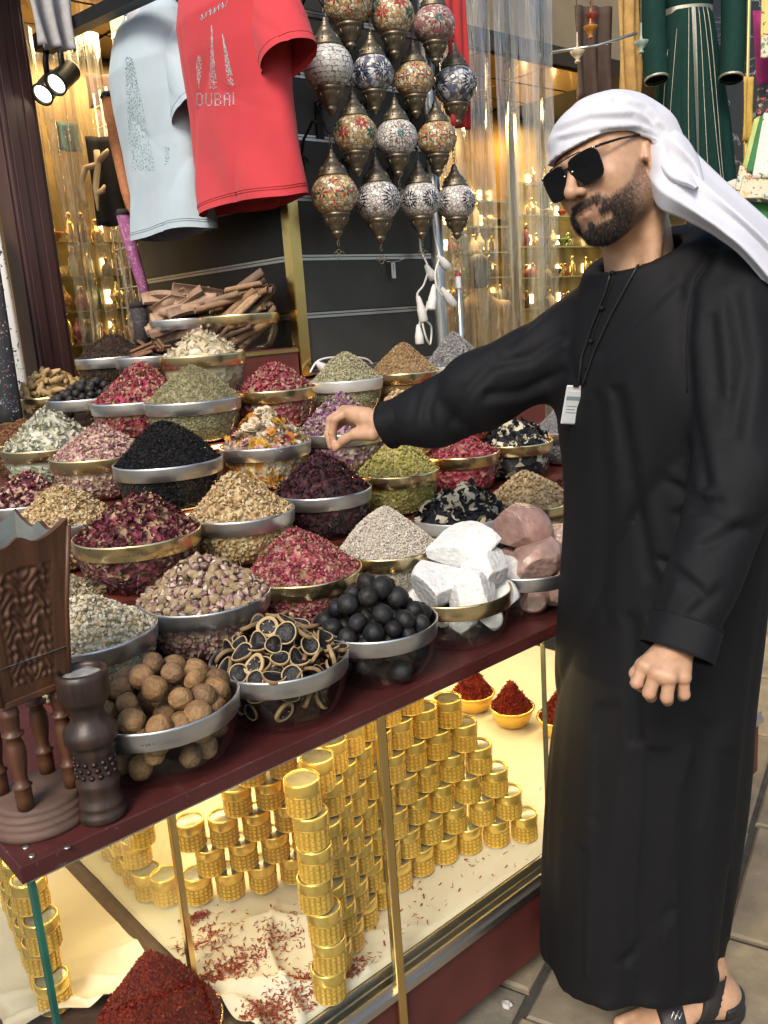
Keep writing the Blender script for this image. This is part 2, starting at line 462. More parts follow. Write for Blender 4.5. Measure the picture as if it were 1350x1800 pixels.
# glass partition inside, with a bright edge
cpart('partition', MB().box((.583, 1.31, .258), (.587, 2.10, .775)), M['pane'])
cpart('partition_edge', MB().box((.579, 1.296, .257), (.592, 1.31, .776), bev=.002), M['goldstrip'])
cpart('back_shelf', MB().box((X0+.06, 1.93, .42), (X1-.05, 2.15, .428)), M['pane'])
led_m = emit('led_warm', (1.0, .80, .46), 6.0)
for yy in (1.075, 2.11):
    cpart('led_strip', MB().box((X0+.05, yy, .772), (X1-.05, yy+.012, .7775)), led_m)
def area(name, loc, size, sizey, energy, col, target, parent=None):
    d = bpy.data.lights.new(name, 'AREA'); d.shape = 'RECTANGLE'; d.size = size; d.size_y = sizey; d.energy = energy; d.color = col
    o = bpy.data.objects.new(name, d); COL.objects.link(o); o.location = loc
    o.rotation_euler = (Vector(target)-Vector(loc)).to_track_quat('-Z', 'X').to_euler(); return o
# the lamps of the lit case
for yy, ty, e in ((1.085, 1.3, 1.3), (1.60, 1.3, 5.4), (2.0, 1.6, 6.0)):
    l = bpy.data.lights.new('case_lamp', 'AREA'); l.shape = 'RECTANGLE'; l.size = 1.95; l.size_y = .03; l.energy = e; l.color = (1.0, .70, .31)
    o = bpy.data.objects.new('case_lamp', l); COL.objects.link(o); o.location = (1.29, yy, .765)
    o.rotation_euler = (math.radians(12 if yy < 1.5 else -14), 0, 0)
    o.parent = case; o.matrix_parent_inverse = Matrix.Translation((-X0, -Y0, 0))

# ------------------------------------------------------------------ stepped stand on the counter
RISE = [1.282, 1.452, 1.622, 1.792, 1.962]
LEFT = [.462, .617, .772, .927, 1.082]
TREAD = [.872, .977, 1.076, 1.183, 1.282]
stand = thing('stepped_stand', 'dark red stepped display stand rising in tiers from the counter', 'display stand', (LEFT[0], RISE[0], ZB1))
zprev = ZB1
stepm = plain('step_board', (.13, .030, .022), .35, 0, .3, 12, .1, 80, coat=.3)
inv = Matrix.Translation((-LEFT[0], -RISE[0], -ZB1))
for k in range(5):
    xr, yb = 2.30 - .004*k, (2.085 if k == 4 else 2.09) if False else 3.0 - .004*k
    mb = MB()
    # L-shaped tier: a front run that stops before the slatwall column and a left run beside it
    mb.box((LEFT[k], RISE[k], zprev+.0005), (1.535, yb, TREAD[k])).box((1.5352, RISE[k], zprev+.0005), (xr, 2.09, TREAD[k]))
    o = mb.build('step', stepm, stand); o.matrix_parent_inverse = inv
    if k in (2, 3, 4):
        o = MB().box((LEFT[k]+.05, RISE[k]-.006, TREAD[k]-.012), (2.25, RISE[k]-.001, TREAD[k]-.005)).build('led_strip', emit('step_led%d' % k, (1.0, .62, .25), 5.0), stand); o.matrix_parent_inverse = inv
    zprev = TREAD[k]
# raised box that carries the bark bowls
rb = thing('riser_box', 'dark red box raising the two bark bowls at the back', 'box', (1.39, 2.1, TREAD[4]))
o = MB().box((-.135, 0, .0008), (.140, .43, .0945), bev=.002).build('box_body', stepm, rb)
o = MB().box((-.135, -.0035, .0815), (.140, -.0003, .0915)).build('brass_trim', M['goldstrip'], rb)
# ------------------------------------------------------------------ bowls and what fills them
LEVEL = {'A': .9125, 'B': .972, 'C': 1.077, 'D': 1.176, 'E': 1.283, 'F': 1.382, 'T': 1.477}
BH = .100
def bowl_r(z, R):
    z = np.clip(np.asarray(z, float)/BH, 0, 1); return R*.60 + R*.40*np.sqrt(np.maximum(1-(1-z)**2, 0))**.85
def make_bowl(pos, R, band, label, grp=None):
    t = thing('glass_bowl', label, 'bowl', pos, group='glass bowls on the spice stall')
    prof = [(0.001, .0012)] + [(R*.6*q, .001) for q in (.5, .95)]
    zs = [BH*(1-math.cos(a)) for a in np.linspace(.06, math.pi/2, 12)]
    prof += [(float(bowl_r(z, R)), z+.001) for z in zs]
    MB().lathe(prof, 40).build('glass', M['glass'], t)
    R2 = R + .0014
    b = [(R2-.0045, BH-.0265), (R2-.0022, BH-.0270), (R2-.0016, BH-.0262), (R2+.0004, BH-.012), (R2+.0009, BH-.001), (R2+.0009, BH+.0022), (R2+.0000, BH+.0030), (R2-.0022, BH+.0028), (R2-.0030, BH-.002)]
    MB().lathe(b, 48).build('rim_band', M[band], t)
    return t
def tmpl(kind, rg):
    if kind == 'grain':
        V = np.array([(1,0,0),(-1,0,0),(0,.42,0),(0,-.42,0),(0,0,.36),(0,0,-.36)], float)
        F = [(0,2,4),(2,1,4),(1,3,4),(3,0,4),(2,0,5),(1,2,5),(3,1,5),(0,3,5)]
    elif kind == 'needle':
        V = []; F = []
        for i, x in enumerate((-1, 0, 1)):
            r = (.06, .13, .06)[i]
            for k in range(3): V.append((x, .18*(x*x)+r*math.cos(2.09*k), r*math.sin(2.09*k)))
        for i in range(2):
            for k in range(3):
                a, b, c, d = i*3+k, i*3+(k+1) % 3, (i+1)*3+(k+1) % 3, (i+1)*3+k; F += [(a, b, c), (a, c, d)]
        V = np.array(V)
    elif kind == 'petal':
        V = []; F = []; cu = rg.uniform(.25, .8); cv = rg.uniform(-.5, .6)
        for j in range(3):
            for i in range(3):
                x, y = i-1, j-1; w = (.55, 1, .75)[i]
                V.append((x, y*w*.75, cu*y*y*w + cv*x*x + rg.uniform(-.12, .12)))
        for j in range(2):
            for i in range(2):
                a, b, c, d = j*3+i, j*3+i+1, j*3+i+4, j*3+i+3; F += [(a, b, c), (a, c, d)]
        V = np.array(V)
    elif kind == 'bud':
        prof = [(.12, -.95), (.42, -.62), (.62, -.1), (.5, .45), (.16, 1.0)]; n = 5; V = []; F = []
        for r, z in prof:
            for k in range(n): V.append((r*math.cos(6.283*k/n)*rg.uniform(.8, 1.2), r*math.sin(6.283*k/n)*rg.uniform(.8, 1.2), z))
        for i in range(len(prof)-1):
            for k in range(n):
                a, b, c, d = i*n+k, i*n+(k+1) % n, (i+1)*n+(k+1) % n, (i+1)*n+k; F += [(a, b, c), (a, c, d)]
        for k in range(1, n-1): F += [(0, k+1, k), (4*n, 4*n+k, 4*n+k+1)]
        V = np.array(V)
    elif kind == 'chunk':
        bm = bmesh.new(); bmesh.ops.create_icosphere(bm, subdivisions=1, radius=1.0); bm.verts.index_update()
        V = np.array([tuple(v.co) for v in bm.verts])*rg.uniform(.65, 1.15, (len(bm.verts), 1)); F = [[v.index for v in f.verts] for f in bm.faces]; bm.free()
    elif kind == 'curl':
        V = []; F = []; n = 5; a0 = rg.uniform(1.2, 2.6)
        for i in range(n):
            a = a0*(i/(n-1)-.5)
            for y in (-.28, .28): V.append((math.sin(a)*1.1, y*(1-.5*abs(i/(n-1)-.5)) + .1*math.cos(2*a), 1-math.cos(a)+.15*y))
        for i in range(n-1): F += [(2*i, 2*i+1, 2*i+3), (2*i, 2*i+3, 2*i+2)]
        V = np.array(V)
    elif kind == 'rosette':
        V = [(0, 0, .1)]; F = []; n = 7
        for k in range(n):
            a = 6.283*k/n + rg.uniform(-.15, .15); r = rg.uniform(.8, 1.1); h = rg.uniform(.1, .55)
            b = len(V); V += [(.55*r*math.cos(a-.38), .55*r*math.sin(a-.38), .2), (r*math.cos(a), r*math.sin(a), h), (.55*r*math.cos(a+.38), .55*r*math.sin(a+.38), .2)]
            F += [(0, b, b+1), (0, b+1, b+2)]
        V = np.array(V)
    elif kind == 'leaf':
        V = np.array([(-1, 0, 0), (-.3, .30, .1), (-.3, -.30, .1), (.35, .26, .02), (.35, -.26, .02), (1, 0, -.15), (0, 0, -.08)], float)
        F = [(0, 6, 1), (0, 2, 6), (1, 6, 3), (2, 4, 6), (3, 6, 5), (6, 4, 5)]
    return V, np.array(F)
def rand_rot(n, rg):
    q = rg.normal(size=(n, 4)); q /= np.linalg.norm(q, axis=1)[:, None]
    w, x, y, z = q.T
    return np.stack([np.stack([1-2*(y*y+z*z), 2*(x*y-z*w), 2*(x*z+y*w)], -1), np.stack([2*(x*y+z*w), 1-2*(x*x+z*z), 2*(y*z-x*w)], -1), np.stack([2*(x*z-y*w), 2*(y*z+x*w), 1-2*(x*x+y*y)], -1)], -2)
def flat_rot(nrm, rg, wob=.5):
    """rotations whose z axis is near the given normals"""
    n = nrm + rg.normal(size=nrm.shape)*wob; n /= np.linalg.norm(n, axis=1)[:, None]
    a = rg.normal(size=n.shape); x = a - n*(a*n).sum(1)[:, None]; x /= np.linalg.norm(x, axis=1)[:, None]
    return np.stack([x, np.cross(n, x), n], -1)
def scatter(kinds, P, Rm, S, rg):
    """one triangle mesh of many loose pieces"""
    VV = []; FF = []; o = 0
    nt_ = 6; ts = [tmpl(k, rg) for k in kinds for _ in range(nt_)]
    w = rg.integers(0, len(ts), len(P))
    for i, (V, F) in enumerate(ts):
        s = np.nonzero(w == i)[0]
        if not len(s): continue
        q = np.einsum('nij,kj->nki', Rm[s], V)*S[s][:, None, None] + P[s][:, None, :]
        VV.append(q.reshape(-1, 3)); FF.append((F[None] + (np.arange(len(s))*len(V))[:, None, None]).reshape(-1, 3) + o); o += len(s)*len(V)
    return np.concatenate(VV), np.concatenate(FF)
def prof_m(q): return .72*(1-np.sqrt(q*q+.012)) + .28*(1-q*q) + .035
def mound_points(n, R, hm, rg, lumps=None):
    r = R*np.sqrt(rg.uniform(0, 1, n)); a = rg.uniform(0, 6.283, n); q = r/R
    z = BH - .006 + hm*prof_m(q)
    dz = hm*(-.72*q/np.sqrt(q*q+.012) - .56*q)/R
    nr = np.stack([-dz*np.cos(a), -dz*np.sin(a), np.ones(n)], 1); nr /= np.linalg.norm(nr, axis=1)[:, None]
    return np.stack([r*np.cos(a), r*np.sin(a), z], 1), nr
def glass_points(n, R, rg, inset):
    z = BH*(rg.uniform(.05, .95, n)); a = rg.uniform(0, 6.283, n); r = bowl_r(z, R) - inset
    nr = np.stack([np.cos(a), np.sin(a), -.4*np.ones(n)], 1); nr /= np.linalg.norm(nr, axis=1)[:, None]
    return np.stack([r*np.cos(a), r*np.sin(a), z+.002], 1), nr
def core_mesh(name, R, hm, mat_, drop=.004, inset=.007):
    pr = [(.002, .004)] + [(float(bowl_r(z, R))-inset, z+.004) for z in np.linspace(.001, BH-.008, 7)]
    pr += [((R-inset)*q, BH-.006-drop+hm*float(prof_m(np.array(q)))) for q in (.97, .85, .7, .55, .4, .25, .12, .02)]
    return MB().lathe(pr, 32)
MOUNDS = {}
def heap(pos, R, hm, kinds, size, cols, label, cat='spice', n=None, flat=None, rough=.75, seed=0, side=.6, name='spice_heap', coat=None, lift=.3):
    rg = np.random.default_rng(seed + 11); size = size*.84
    Rm_ = R - .004
    area_ = math.pi*R*R*math.sqrt(1+(hm/R)**2)
    thin = 5.0 if kinds[0] == 'needle' else 2.2 if kinds[0] == 'grain' else 1.0
    n = n or int(min(9000, area_/(size*size)*1.25*thin))
    P, N = mound_points(n, Rm_, hm, rg)
    # uneven heaping: the peak sits off centre and the slope sags on one side
    sh = rg.uniform(-.016, .016, 2)*min(R/.11, 1.2); qq = np.clip(np.hypot(P[:, 0], P[:, 1])/R, 0, 1); sag = rg.uniform(0, 6.283); sa_ = .12*hm*rg.uniform(.3, 1)
    P[:, 2] -= sa_*np.clip(np.cos(np.arctan2(P[:, 1], P[:, 0])-sag), 0, 1)*np.sin(np.pi*qq)
    P[:, :2] += sh*((1-qq)**1.2)[:, None]
    lump = .10*vnoise(P + seed*.37, 38, seed)*hm*np.clip(1.1-np.hypot(P[:, 0], P[:, 1])/R, .15, 1)
    P[:, 2] += lump + rg.uniform(-.4, 1.0, n)*size*lift
    m2 = int(n*side); P2, N2 = glass_points(m2, R, rg, size*.55+.002)
    Pa = np.concatenate([P, P2]); Na = np.concatenate([N, N2])
    S = size*rg.uniform(.6, 1.25, len(Pa))*.62
    S = S*np.where(rg.uniform(size=len(Pa)) < .06, .6, 1)
    Rm = rand_rot(len(Pa), rg) if flat is None else flat_rot(Na, rg, flat)
    V, F = scatter(kinds, Pa, Rm, S, rg)
    pm = island(name + '_pieces', cols, rough)
    cm = core_mat(name + '_filling', cols, (.7 if thin == 1 else 1.8)/size)
    core = core_mesh('core', R, hm, cm, .006)
    for i_, (x_, y_, z_) in enumerate(core.v):
        if z_ > BH-.012:
            q_ = min(math.hypot(x_, y_)/R, 1); k_ = (1-q_)**1.2; core.v[i_] = (x_+sh[0]*k_, y_+sh[1]*k_, z_ - sa_*max(math.cos(math.atan2(y_, x_)-sag), 0)*math.sin(math.pi*q_))
    me1 = np_mesh(name, V, F, [pm])
    o = link(name, me1, None, pos); tag(o, label, cat, kind='stuff')
    c = core.build('filling', cm, o); tag(c, kind='stuff')
    return o
def poisson(n, rmin, R, hm, rg, tries=4000):
    pts = []
    for _ in range(tries):
        P, N = mound_points(1, R, hm, rg); p = P[0]
        if all((p[0]-q[0])**2+(p[1]-q[1])**2+(p[2]-q[2])**2 > rmin*rmin for q, _ in pts): pts.append((p, N[0]))
        if len(pts) >= n: break
    return pts
def poisson_glass(n, rmin, R, inset, rg, tries=2500):
    pts = []
    for _ in range(tries):
        P, N = glass_points(1, R, rg, inset); p = P[0]
        if p[2] < inset*.8: continue
        if all(np.sum((p-q)**2) > rmin*rmin for q, _ in pts): pts.append((p, N[0]))
        if len(pts) >= n: break
    return pts

RED3 = [(.30, .035, .06), (.42, .08, .10), (.20, .025, .05), (.50, .25, .20), (.36, .05, .09), (.25, .15, .08)]
PINKB = [(.56, .36, .31), (.62, .44, .36), (.48, .27, .27), (.42, .20, .24), (.66, .52, .40), (.36, .23, .15)]
TAN = [(.58, .41, .21), (.66, .50, .28), (.49, .33, .15), (.72, .58, .37), (.40, .27, .12), (.56, .43, .25)]
DPET = [(.09, .013, .022), (.15, .020, .038), (.05, .009, .015), (.24, .05, .075), (.42, .27, .16), (.10, .025, .03), (.30, .19, .11), (.06, .015, .02)]
HIB = [(.030, .010, .014), (.05, .013, .02), (.02, .008, .012), (.09, .02, .03), (.04, .012, .015)]
BLK = [(.010, .010, .012), (.016, .015, .017), (.007, .007, .008), (.022, .020, .022)]
LIMEY = [(.46, .40, .10), (.52, .46, .15), (.40, .34, .08), (.58, .53, .24), (.36, .31, .10)]
SES = [(.74, .67, .56), (.80, .74, .65), (.68, .60, .49), (.76, .70, .61), (.60, .52, .42)]
RESIN = [(.70, .60, .40), (.76, .69, .53), (.60, .49, .28), (.72, .65, .48), (.66, .56, .37), (.78, .73, .62)]
BW = [(.012, .013, .018), (.016, .016, .022), (.01, .01, .014), (.02, .02, .028), (.62, .58, .44), (.014, .014, .018), (.55, .50, .36)]
PALE = [(.50, .50, .38), (.60, .58, .48), (.42, .44, .32), (.66, .62, .52), (.36, .36, .24)]
ROSEM = [(.36, .33, .18), (.44, .40, .24), (.30, .28, .14), (.50, .45, .28), (.27, .24, .12)]
FENN = [(.42, .40, .24), (.50, .47, .31), (.36, .33, .18), (.56, .52, .36), (.30, .27, .15)]
CUM = [(.38, .24, .11), (.46, .30, .15), (.30, .18, .08), (.52, .36, .20)]
LAV = [(.34, .33, .32), (.44, .43, .42), (.26, .25, .25), (.50, .48, .46), (.22, .21, .22)]
PURP = [(.28, .12, .24), (.38, .22, .32), (.50, .42, .38), (.22, .08, .18), (.44, .34, .26), (.20, .15, .10)]
CRIM = [(.34, .03, .06), (.44, .06, .10), (.26, .02, .05), (.40, .14, .12), (.48, .22, .20)]
SEED = [(.20, .08, .03), (.28, .12, .05), (.14, .05, .02), (.34, .17, .08)]
CLOVE = [(.045, .026, .020), (.065, .036, .026), (.03, .018, .014), (.085, .05, .034)]
MUSH = [(.60, .50, .34), (.68, .59, .44), (.50, .40, .25), (.56, .50, .36), (.40, .34, .20)]
RORG = [(.34, .06, .03), (.42, .10, .04), (.26, .04, .025), (.46, .16, .07)]
GREY = [(.26, .26, .28), (.36, .36, .38), (.18, .18, .20), (.45, .45, .46)]
# level, left, right, rim centre y, top y, band, kinds, size, colours, flat, heap label, bowl tail
BOWLS = [
 ('B', 20, 272, 1110, 1038, 'silver', ['chunk', 'petal'], .0085, RESIN, None, 'heap of pale yellowish white frankincense resin lumps', 'holding pale resin lumps behind the carved wooden burner'),
 ('B', 245, 473, 1047, 968, 'silver', None, .016, PINKB, None, None, 'full of large pale pink rosebuds'),
 ('B', 430, 635, 1003, 924, 'gold', ['petal', 'curl', 'bud'], .0070, RED3 + [(.50, .30, .22), (.40, .10, .12)], None, 'heap of bright red and pink rose petals above the black limes', 'full of bright red rose petals'),
 ('B', 593, 771, 962, 880, 'gold', ['grain'], .0062, SES, None, 'smooth cone of tiny cream white seeds', 'holding a cone of tiny cream white seeds'),
 ('B', 725, 893, 905, 842, 'white_band', ['petal', 'curl'], .020, BW, .7, 'heap of black and cream dried flowers above the white rocks', 'full of black and cream dried flowers above the white rocks'),
 ('B', 850, 1013, 880, 826, 'gold', ['bud', 'chunk'], .0085, TAN, None, 'heap of tan dried blossoms beside the robed man', 'full of tan blossoms nearest the robed man'),
 ('B', 965, 1110, 860, 800, 'silver', ['petal', 'curl'], .010, DPET, None, 'dark purple petals half hidden behind the black robe', 'of dark purple petals half hidden behind the black robe'),
 ('C', 20, 205, 912, 848, 'silver', ['bud', 'petal'], .0085, TAN, None, 'heap of tan dried blossoms behind the carved wooden burner', 'full of tan blossoms behind the carved wooden burner'),
 ('C', 133, 350, 937, 857, 'gold', ['petal', 'petal', 'curl'], .0105, DPET, .9, 'heap of dark purple red rose petals', 'full of dark purple red rose petals'),
 ('C', 333, 516, 900, 826, 'silver', ['bud', 'petal'], .0085, TAN, None, 'heap of tan dried blossoms between dark petals and hibiscus', 'full of tan blossoms between dark petals and hibiscus'),
 ('C', 483, 652, 862, 786, 'silver', ['curl', 'petal'], .0105, HIB, None, 'heap of dark hibiscus flowers under the reaching hand', 'full of dark hibiscus under the reaching hand'),
 ('C', 622, 771, 828, 765, 'gold', ['chunk', 'curl'], .0068, LIMEY, None, 'heap of yellow green dried herb under the sleeve cuff', 'full of yellow green herb under the sleeve cuff'),
 ('C', 745, 876, 797, 758, 'gold', ['bud', 'petal'], .0105, CRIM, None, 'heap of crimson rosebuds below the outstretched sleeve', 'full of crimson rosebuds below the outstretched sleeve'),
 ('C', 838, 970, 777, 727, 'gold', ['petal', 'curl'], .019, BW, .7, 'heap of black and white dried flowers below the upper arm', 'full of black and white flowers below the upper arm'),
 ('C', 940, 1070, 755, 690, 'silver', ['grain'], .006, GREY, None, 'heap of grey seeds just left of the black robe', 'full of grey seeds just left of the black robe'),
 ('D', 3, 180, 797, 728, 'gold', ['leaf', 'petal'], .014, PALE, .8, 'heap of pale greenish white leaves at the left edge', 'full of pale greenish leaves at the left edge'),
 ('D', 92, 265, 802, 745, 'gold', ['petal', 'bud'], .0092, PINKB, None, 'heap of small pale pink rosebuds left of the black heap', 'full of small pink rosebuds left of the black heap'),
 ('D', 203, 390, 817, 742, 'silver', ['needle', 'curl'], .0085, BLK, None, 'tall heap of black shredded tea', 'holding a tall heap of black shredded tea'),
 ('D', 388, 545, 782, 715, 'silver', None, .03, None, None, None, 'full of mixed yellow, white and pink dried flowers'),
 ('D', 523, 680, 765, 698, 'silver', ['bud', 'petal'], .0115, PURP, None, 'heap of purple and cream rosebuds behind the reaching hand', 'full of purple rosebuds behind the reaching hand'),
 ('D', 640, 778, 742, 684, 'gold', ['bud', 'petal'], .010, TAN, None, 'heap of pale tan blossoms behind the wrist', 'full of pale tan blossoms behind the wrist'),
 ('D', 752, 878, 716, 645, 'gold', ['petal', 'chunk'], .0175, RORG, None, 'heap of red orange dried pieces behind the forearm', 'full of red orange pieces behind the forearm'),
 ('E', 25, 165, 700, 645, 'gold', None, .02, None, None, None, 'full of yellowish turmeric roots beside the brown post'),
 ('E', 88, 230, 708, 668, 'silver', None, .02, None, None, None, 'full of small black nuts at the left'),
 ('E', 163, 325, 710, 642, 'silver', ['petal', 'bud'], .0105, RED3 + [(.5, .3, .2)], None, 'heap of dark pink rosebuds left of the rosemary', 'full of dark pink rosebuds left of the rosemary'),
 ('E', 257, 422, 710, 644, 'silver', ['needle'], .0115, ROSEM, None, 'cone of greyish green rosemary needles', 'holding a cone of rosemary needles'),
 ('E', 413, 555, 688, 636, 'gold', ['bud', 'petal'], .0095, RED3 + [(.45, .28, .2)], None, 'heap of red rosebuds in front of the red box', 'full of red rosebuds in front of the red box'),
 ('E', 545, 672, 670, 615, 'white_band', ['grain'], .0088, FENN, None, 'cone of pale green fennel seeds', 'holding a cone of pale green fennel seeds'),
 ('E', 648, 772, 657, 600, 'gold', ['grain'], .0082, CUM, None, 'cone of brown cumin seeds', 'holding a cone of brown cumin seeds'),
 ('E', 745, 858, 640, 580, 'white_band', ['needle', 'grain'], .0095, LAV, None, 'heap of grey lavender beside the metal pole', 'full of grey lavender beside the metal pole'),
 ('F', 136, 262, 632, 587, 'silver', ['grain', 'needle'], .009, CLOVE, None, 'heap of dark brown cloves beside the strip curtain', 'full of dark cloves beside the strip curtain'),
 ('F', 205, 330, 631, 600, 'silver', None, .02, None, None, None, 'full of thin cinnamon quills'),
 ('F', 282, 430, 628, 577, 'gold', ['curl', 'leaf'], .0165, MUSH, None, 'heap of whitish dried root slices', 'full of whitish dried root slices'),
 ('T', 265, 392, 566, 530, 'silver', None, .02, None, None, None, 'full of thick pale bark pieces'),
 ('T', 352, 490, 556, 515, 'gold', None, .02, None, None, None, 'full of rolled cassia bark on the red box'),
 ('A', 200, 425, 1240, 1150, 'silver', None, .02, None, None, None, 'full of brown dried limes at the counter edge'),
 ('A', 395, 620, 1180, 1085, 'silver', None, .02, None, None, None, 'full of sliced black limes at the counter edge'),
 ('A', 588, 778, 1110, 1015, 'silver', None, .02, None, None, None, 'full of whole black limes at the counter edge'),
 ('A', 745, 910, 1052, 935, 'gold', None, .02, None, None, None, 'full of white alum rocks at the counter edge'),
 ('A', 885, 1045, 1016, 900, 'silver', None, .02, None, None, None, 'full of pinkish salt rocks beside the black robe'),
]
EXTRA = [  # further bowls seen between the others at the left, by their place on the tiers
 ('C', (.69, 2.10), .105, 'silver', ['petal', 'bud'], .012, DPET + PINKB[:3], 'heap of mixed pink and purple petals at the left edge', 'full of mixed pink and purple petals at the left edge', .075),
 ('D', (.83, 2.47), .10, 'gold', ['grain'], .008, SEED, 'heap of reddish brown seeds at the left edge', 'full of reddish brown seeds at the left edge', .07),
 ('B', (.545, 1.60), .10, 'silver', ['needle', 'curl'], .010, MUSH, 'pale straw coloured dried herb behind the resin', 'full of straw coloured herb behind the resin', .065),
]
BPOS = []
inkm = plain('ink_marks', (.02, .018, .015), .6, 0, .2)
def band_marks(t, R, seed, n=9, span=.34, a_off=0.0):
    """small worn handwriting on the rim band, on the side towards the street"""
    rg = random.Random(seed); a0 = math.atan2(-.76, -.65) + a_off; mb = MB()
    for k in range(n):
        a = a0 + (k/(n-1)-.5)*span; pts = []
        for j in range(4):
            aa = a + rg.uniform(-.012, .016)*(j-1); z = BH-.013+rg.uniform(-.0035, .0035); r = R+.0012
            pts.append((r*math.cos(aa), r*math.sin(aa), z))
        mb.tube(pts, .00055, 4)
    o = mb.build('ink_marks', inkm, [c for c in t.children if c.name.startswith('rim_band')][0]); o['kind'] = 'stuff'
for i, (lv, xl, xr, yc, yt, band, kinds, size, cols, flat, lab, tail) in enumerate(BOWLS):
    xm = (xl+xr)/2
    if lv in 'DEFT':
        run = {'D': (1.695, .835), 'E': (1.872, .99), 'F': (1.985, 1.145), 'T': (2.205 if xl > 300 else 2.40, 9)}[lv]
        P = onx(xm, yc, run[1]) if xr < {'D': 300, 'E': 340, 'F': 332, 'T': 0}[lv] else ony(xm, yc, run[0])
    else: P = onz(xm, yc, LEVEL[lv])
    d = depth(P)
    R = min((xr-xl)*d/FPX/2, .122)
    if lv == 'A':
        P = np.array({200: (.522, 1.150, 0), 395: (.738, 1.142, 0), 588: (.948, 1.142, 0), 745: (1.163, 1.150, 0), 885: (1.378, 1.145, 0)}[xl]); R = {200: .119}.get(xl, .113)
    base = (P[0], P[1], LEVEL[lv]-BH+.0008)
    hm = max((yc-yt)*d/FPX*1.03, .02)
    bt = make_bowl(base, R, band, ('gold rimmed' if band == 'gold' else 'steel rimmed' if band == 'silver' else 'pale rimmed') + ' glass bowl ' + tail)
    if (lv, xl) in (('C', 133), ('B', 430), ('A', 200)): band_marks(bt, R, xl, 9 if lv == 'C' else 5, .34 if lv == 'C' else .16, .12)
    BPOS.append((lv, base, R, hm, BH, tail))
    if kinds: heap(base, R+.001, hm, kinds, size, cols, lab, seed=i, flat=flat)
for i, (lv, (x, y), R, band, kinds, size, cols, lab, tail, hm) in enumerate(EXTRA):
    base = (x, y, LEVEL[lv]-BH+.0008)
    make_bowl(base, R, band, ('gold' if band == 'gold' else 'steel') + ' rimmed glass bowl ' + tail)
    heap(base, R, hm, kinds, size, cols, lab, seed=70+i)
if os.environ.get('DBG'):
    for b, e in zip(BPOS, BOWLS): print('BOWL', b[0], np.round(b[1], 3), round(b[2], 3), round(b[3], 3), e[-1])
# ------------------------------------------------------------------ whole pieces lying in bowls, each one a thing
def getb(sub):
    global BH
    for b in BPOS:
        if sub in b[5]: BH = b[4]; return b
def rnd_mat(name, cols, rough=.7, var=.4, nscale=60, bmp=.5, bdist=.004, sss=0.0, spec=.35):
    """colour differs from object to object and mottles over each one"""
    m, nt, b = new_mat(name)
    oi = nt.nodes.new('ShaderNodeObjectInfo'); r = ramp(nt, cols); nt.links.new(oi.outputs['Random'], r.inputs[0])
    v = objvec(nt); n = noise(nt, nscale, 5, v, .6)
    r2 = ramp(nt, [[.3, 1-var, 1-var, 1-var], [.68, 1.05, 1.05, 1.05]]); nt.links.new(n.outputs[0], r2.inputs[0])
    mx = nt.nodes.new('ShaderNodeMix'); mx.data_type = 'RGBA'; mx.blend_type = 'MULTIPLY'; mx.inputs[0].default_value = 1
    nt.links.new(r.outputs[0], mx.inputs[6]); nt.links.new(r2.outputs[0], mx.inputs[7]); nt.links.new(mx.outputs[2], b.inputs['Base Color'])
    b.inputs['Roughness'].default_value = rough; b.inputs['Specular IOR Level'].default_value = spec
    if sss: b.inputs['Subsurface Weight'].default_value = sss; b.inputs['Subsurface Radius'].default_value = (.02, .015, .012); b.inputs['Subsurface Scale'].default_value = .5
    bump(nt, b, noise(nt, nscale*2.2, 4, v).outputs[0], bmp, bdist); return m
def lump_mesh(name, r, mat_, rg, amp=.06, sc=5, squash=1.0, ridges=0, sub=3):
    bm = bmesh.new(); bmesh.ops.create_icosphere(bm, subdivisions=sub, radius=1.0)
    P = np.array([tuple(v.co) for v in bm.verts]); nz = vnoise(P, sc, int(rg.integers(1e6)))
    a = np.arctan2(P[:, 1], P[:, 0]); rid = ridges*np.cos(a*8 + 2*P[:, 2])*(1-P[:, 2]**2)
    k = r*(1+amp*nz+rid - .12*np.exp(-((1-P[:, 2])/.03)))
    for v, kk in zip(bm.verts, k): v.co = Vector(v.co)*float(kk); v.co.z *= squash
    me = bpy.data.meshes.new(name); bm.to_mesh(me); bm.free(); me.materials.append(mat_)
    me.polygons.foreach_set('use_smooth', [True]*len(me.polygons)); return me
def inner(b, col, name='inner_fill', drop=.022, parentless=False):
    """the dark packed rest of the filling under the top layer"""
    pass
def strew(b, meshes, r, name, label, cat, grp, n_top, n_side, rg, sp=1.75, flat=None, lift=0.0, hm=None, layers=(0,), sides=True):
    lv, pos, R, hm0, _, _ = b
    hm = hm or hm0
    pts = []
    for L in layers:
        for p, n in poisson(n_top, r*sp, R-r*1.0-L*.3, max(hm-r*.8-L, .012), rg): pts.append((p - np.array([0, 0, L]) + n*lift, n))
    if sides: pts += [(p, n) for p, n in poisson_glass(n_side, r*1.8, R, r*1.38+.004, rg) if p[2] > r*1.15]
    for p, n in pts:
        me = meshes[int(rg.integers(len(meshes)))]
        o = link(name, me, None, (pos[0]+p[0], pos[1]+p[1], pos[2]+max(p[2], r*.8)))
        if flat is None: o.rotation_euler = (rg.uniform(0, 6.28), rg.uniform(0, 6.28), rg.uniform(0, 6.28))
        else:
            Rm = flat_rot(n[None], rg, flat)[0]; o.rotation_euler = Matrix([list(q) for q in Rm]).to_euler()
        k = rg.uniform(.78, 1.12); o.scale = (k, k, k)
        tag(o, label, cat, grp)
rg = np.random.default_rng(21)
limem = rnd_mat('dried_lime', [(.30, .165, .070), (.40, .235, .105), (.21, .12, .06), (.36, .22, .115)], .6, .5, 55, .8, .006)
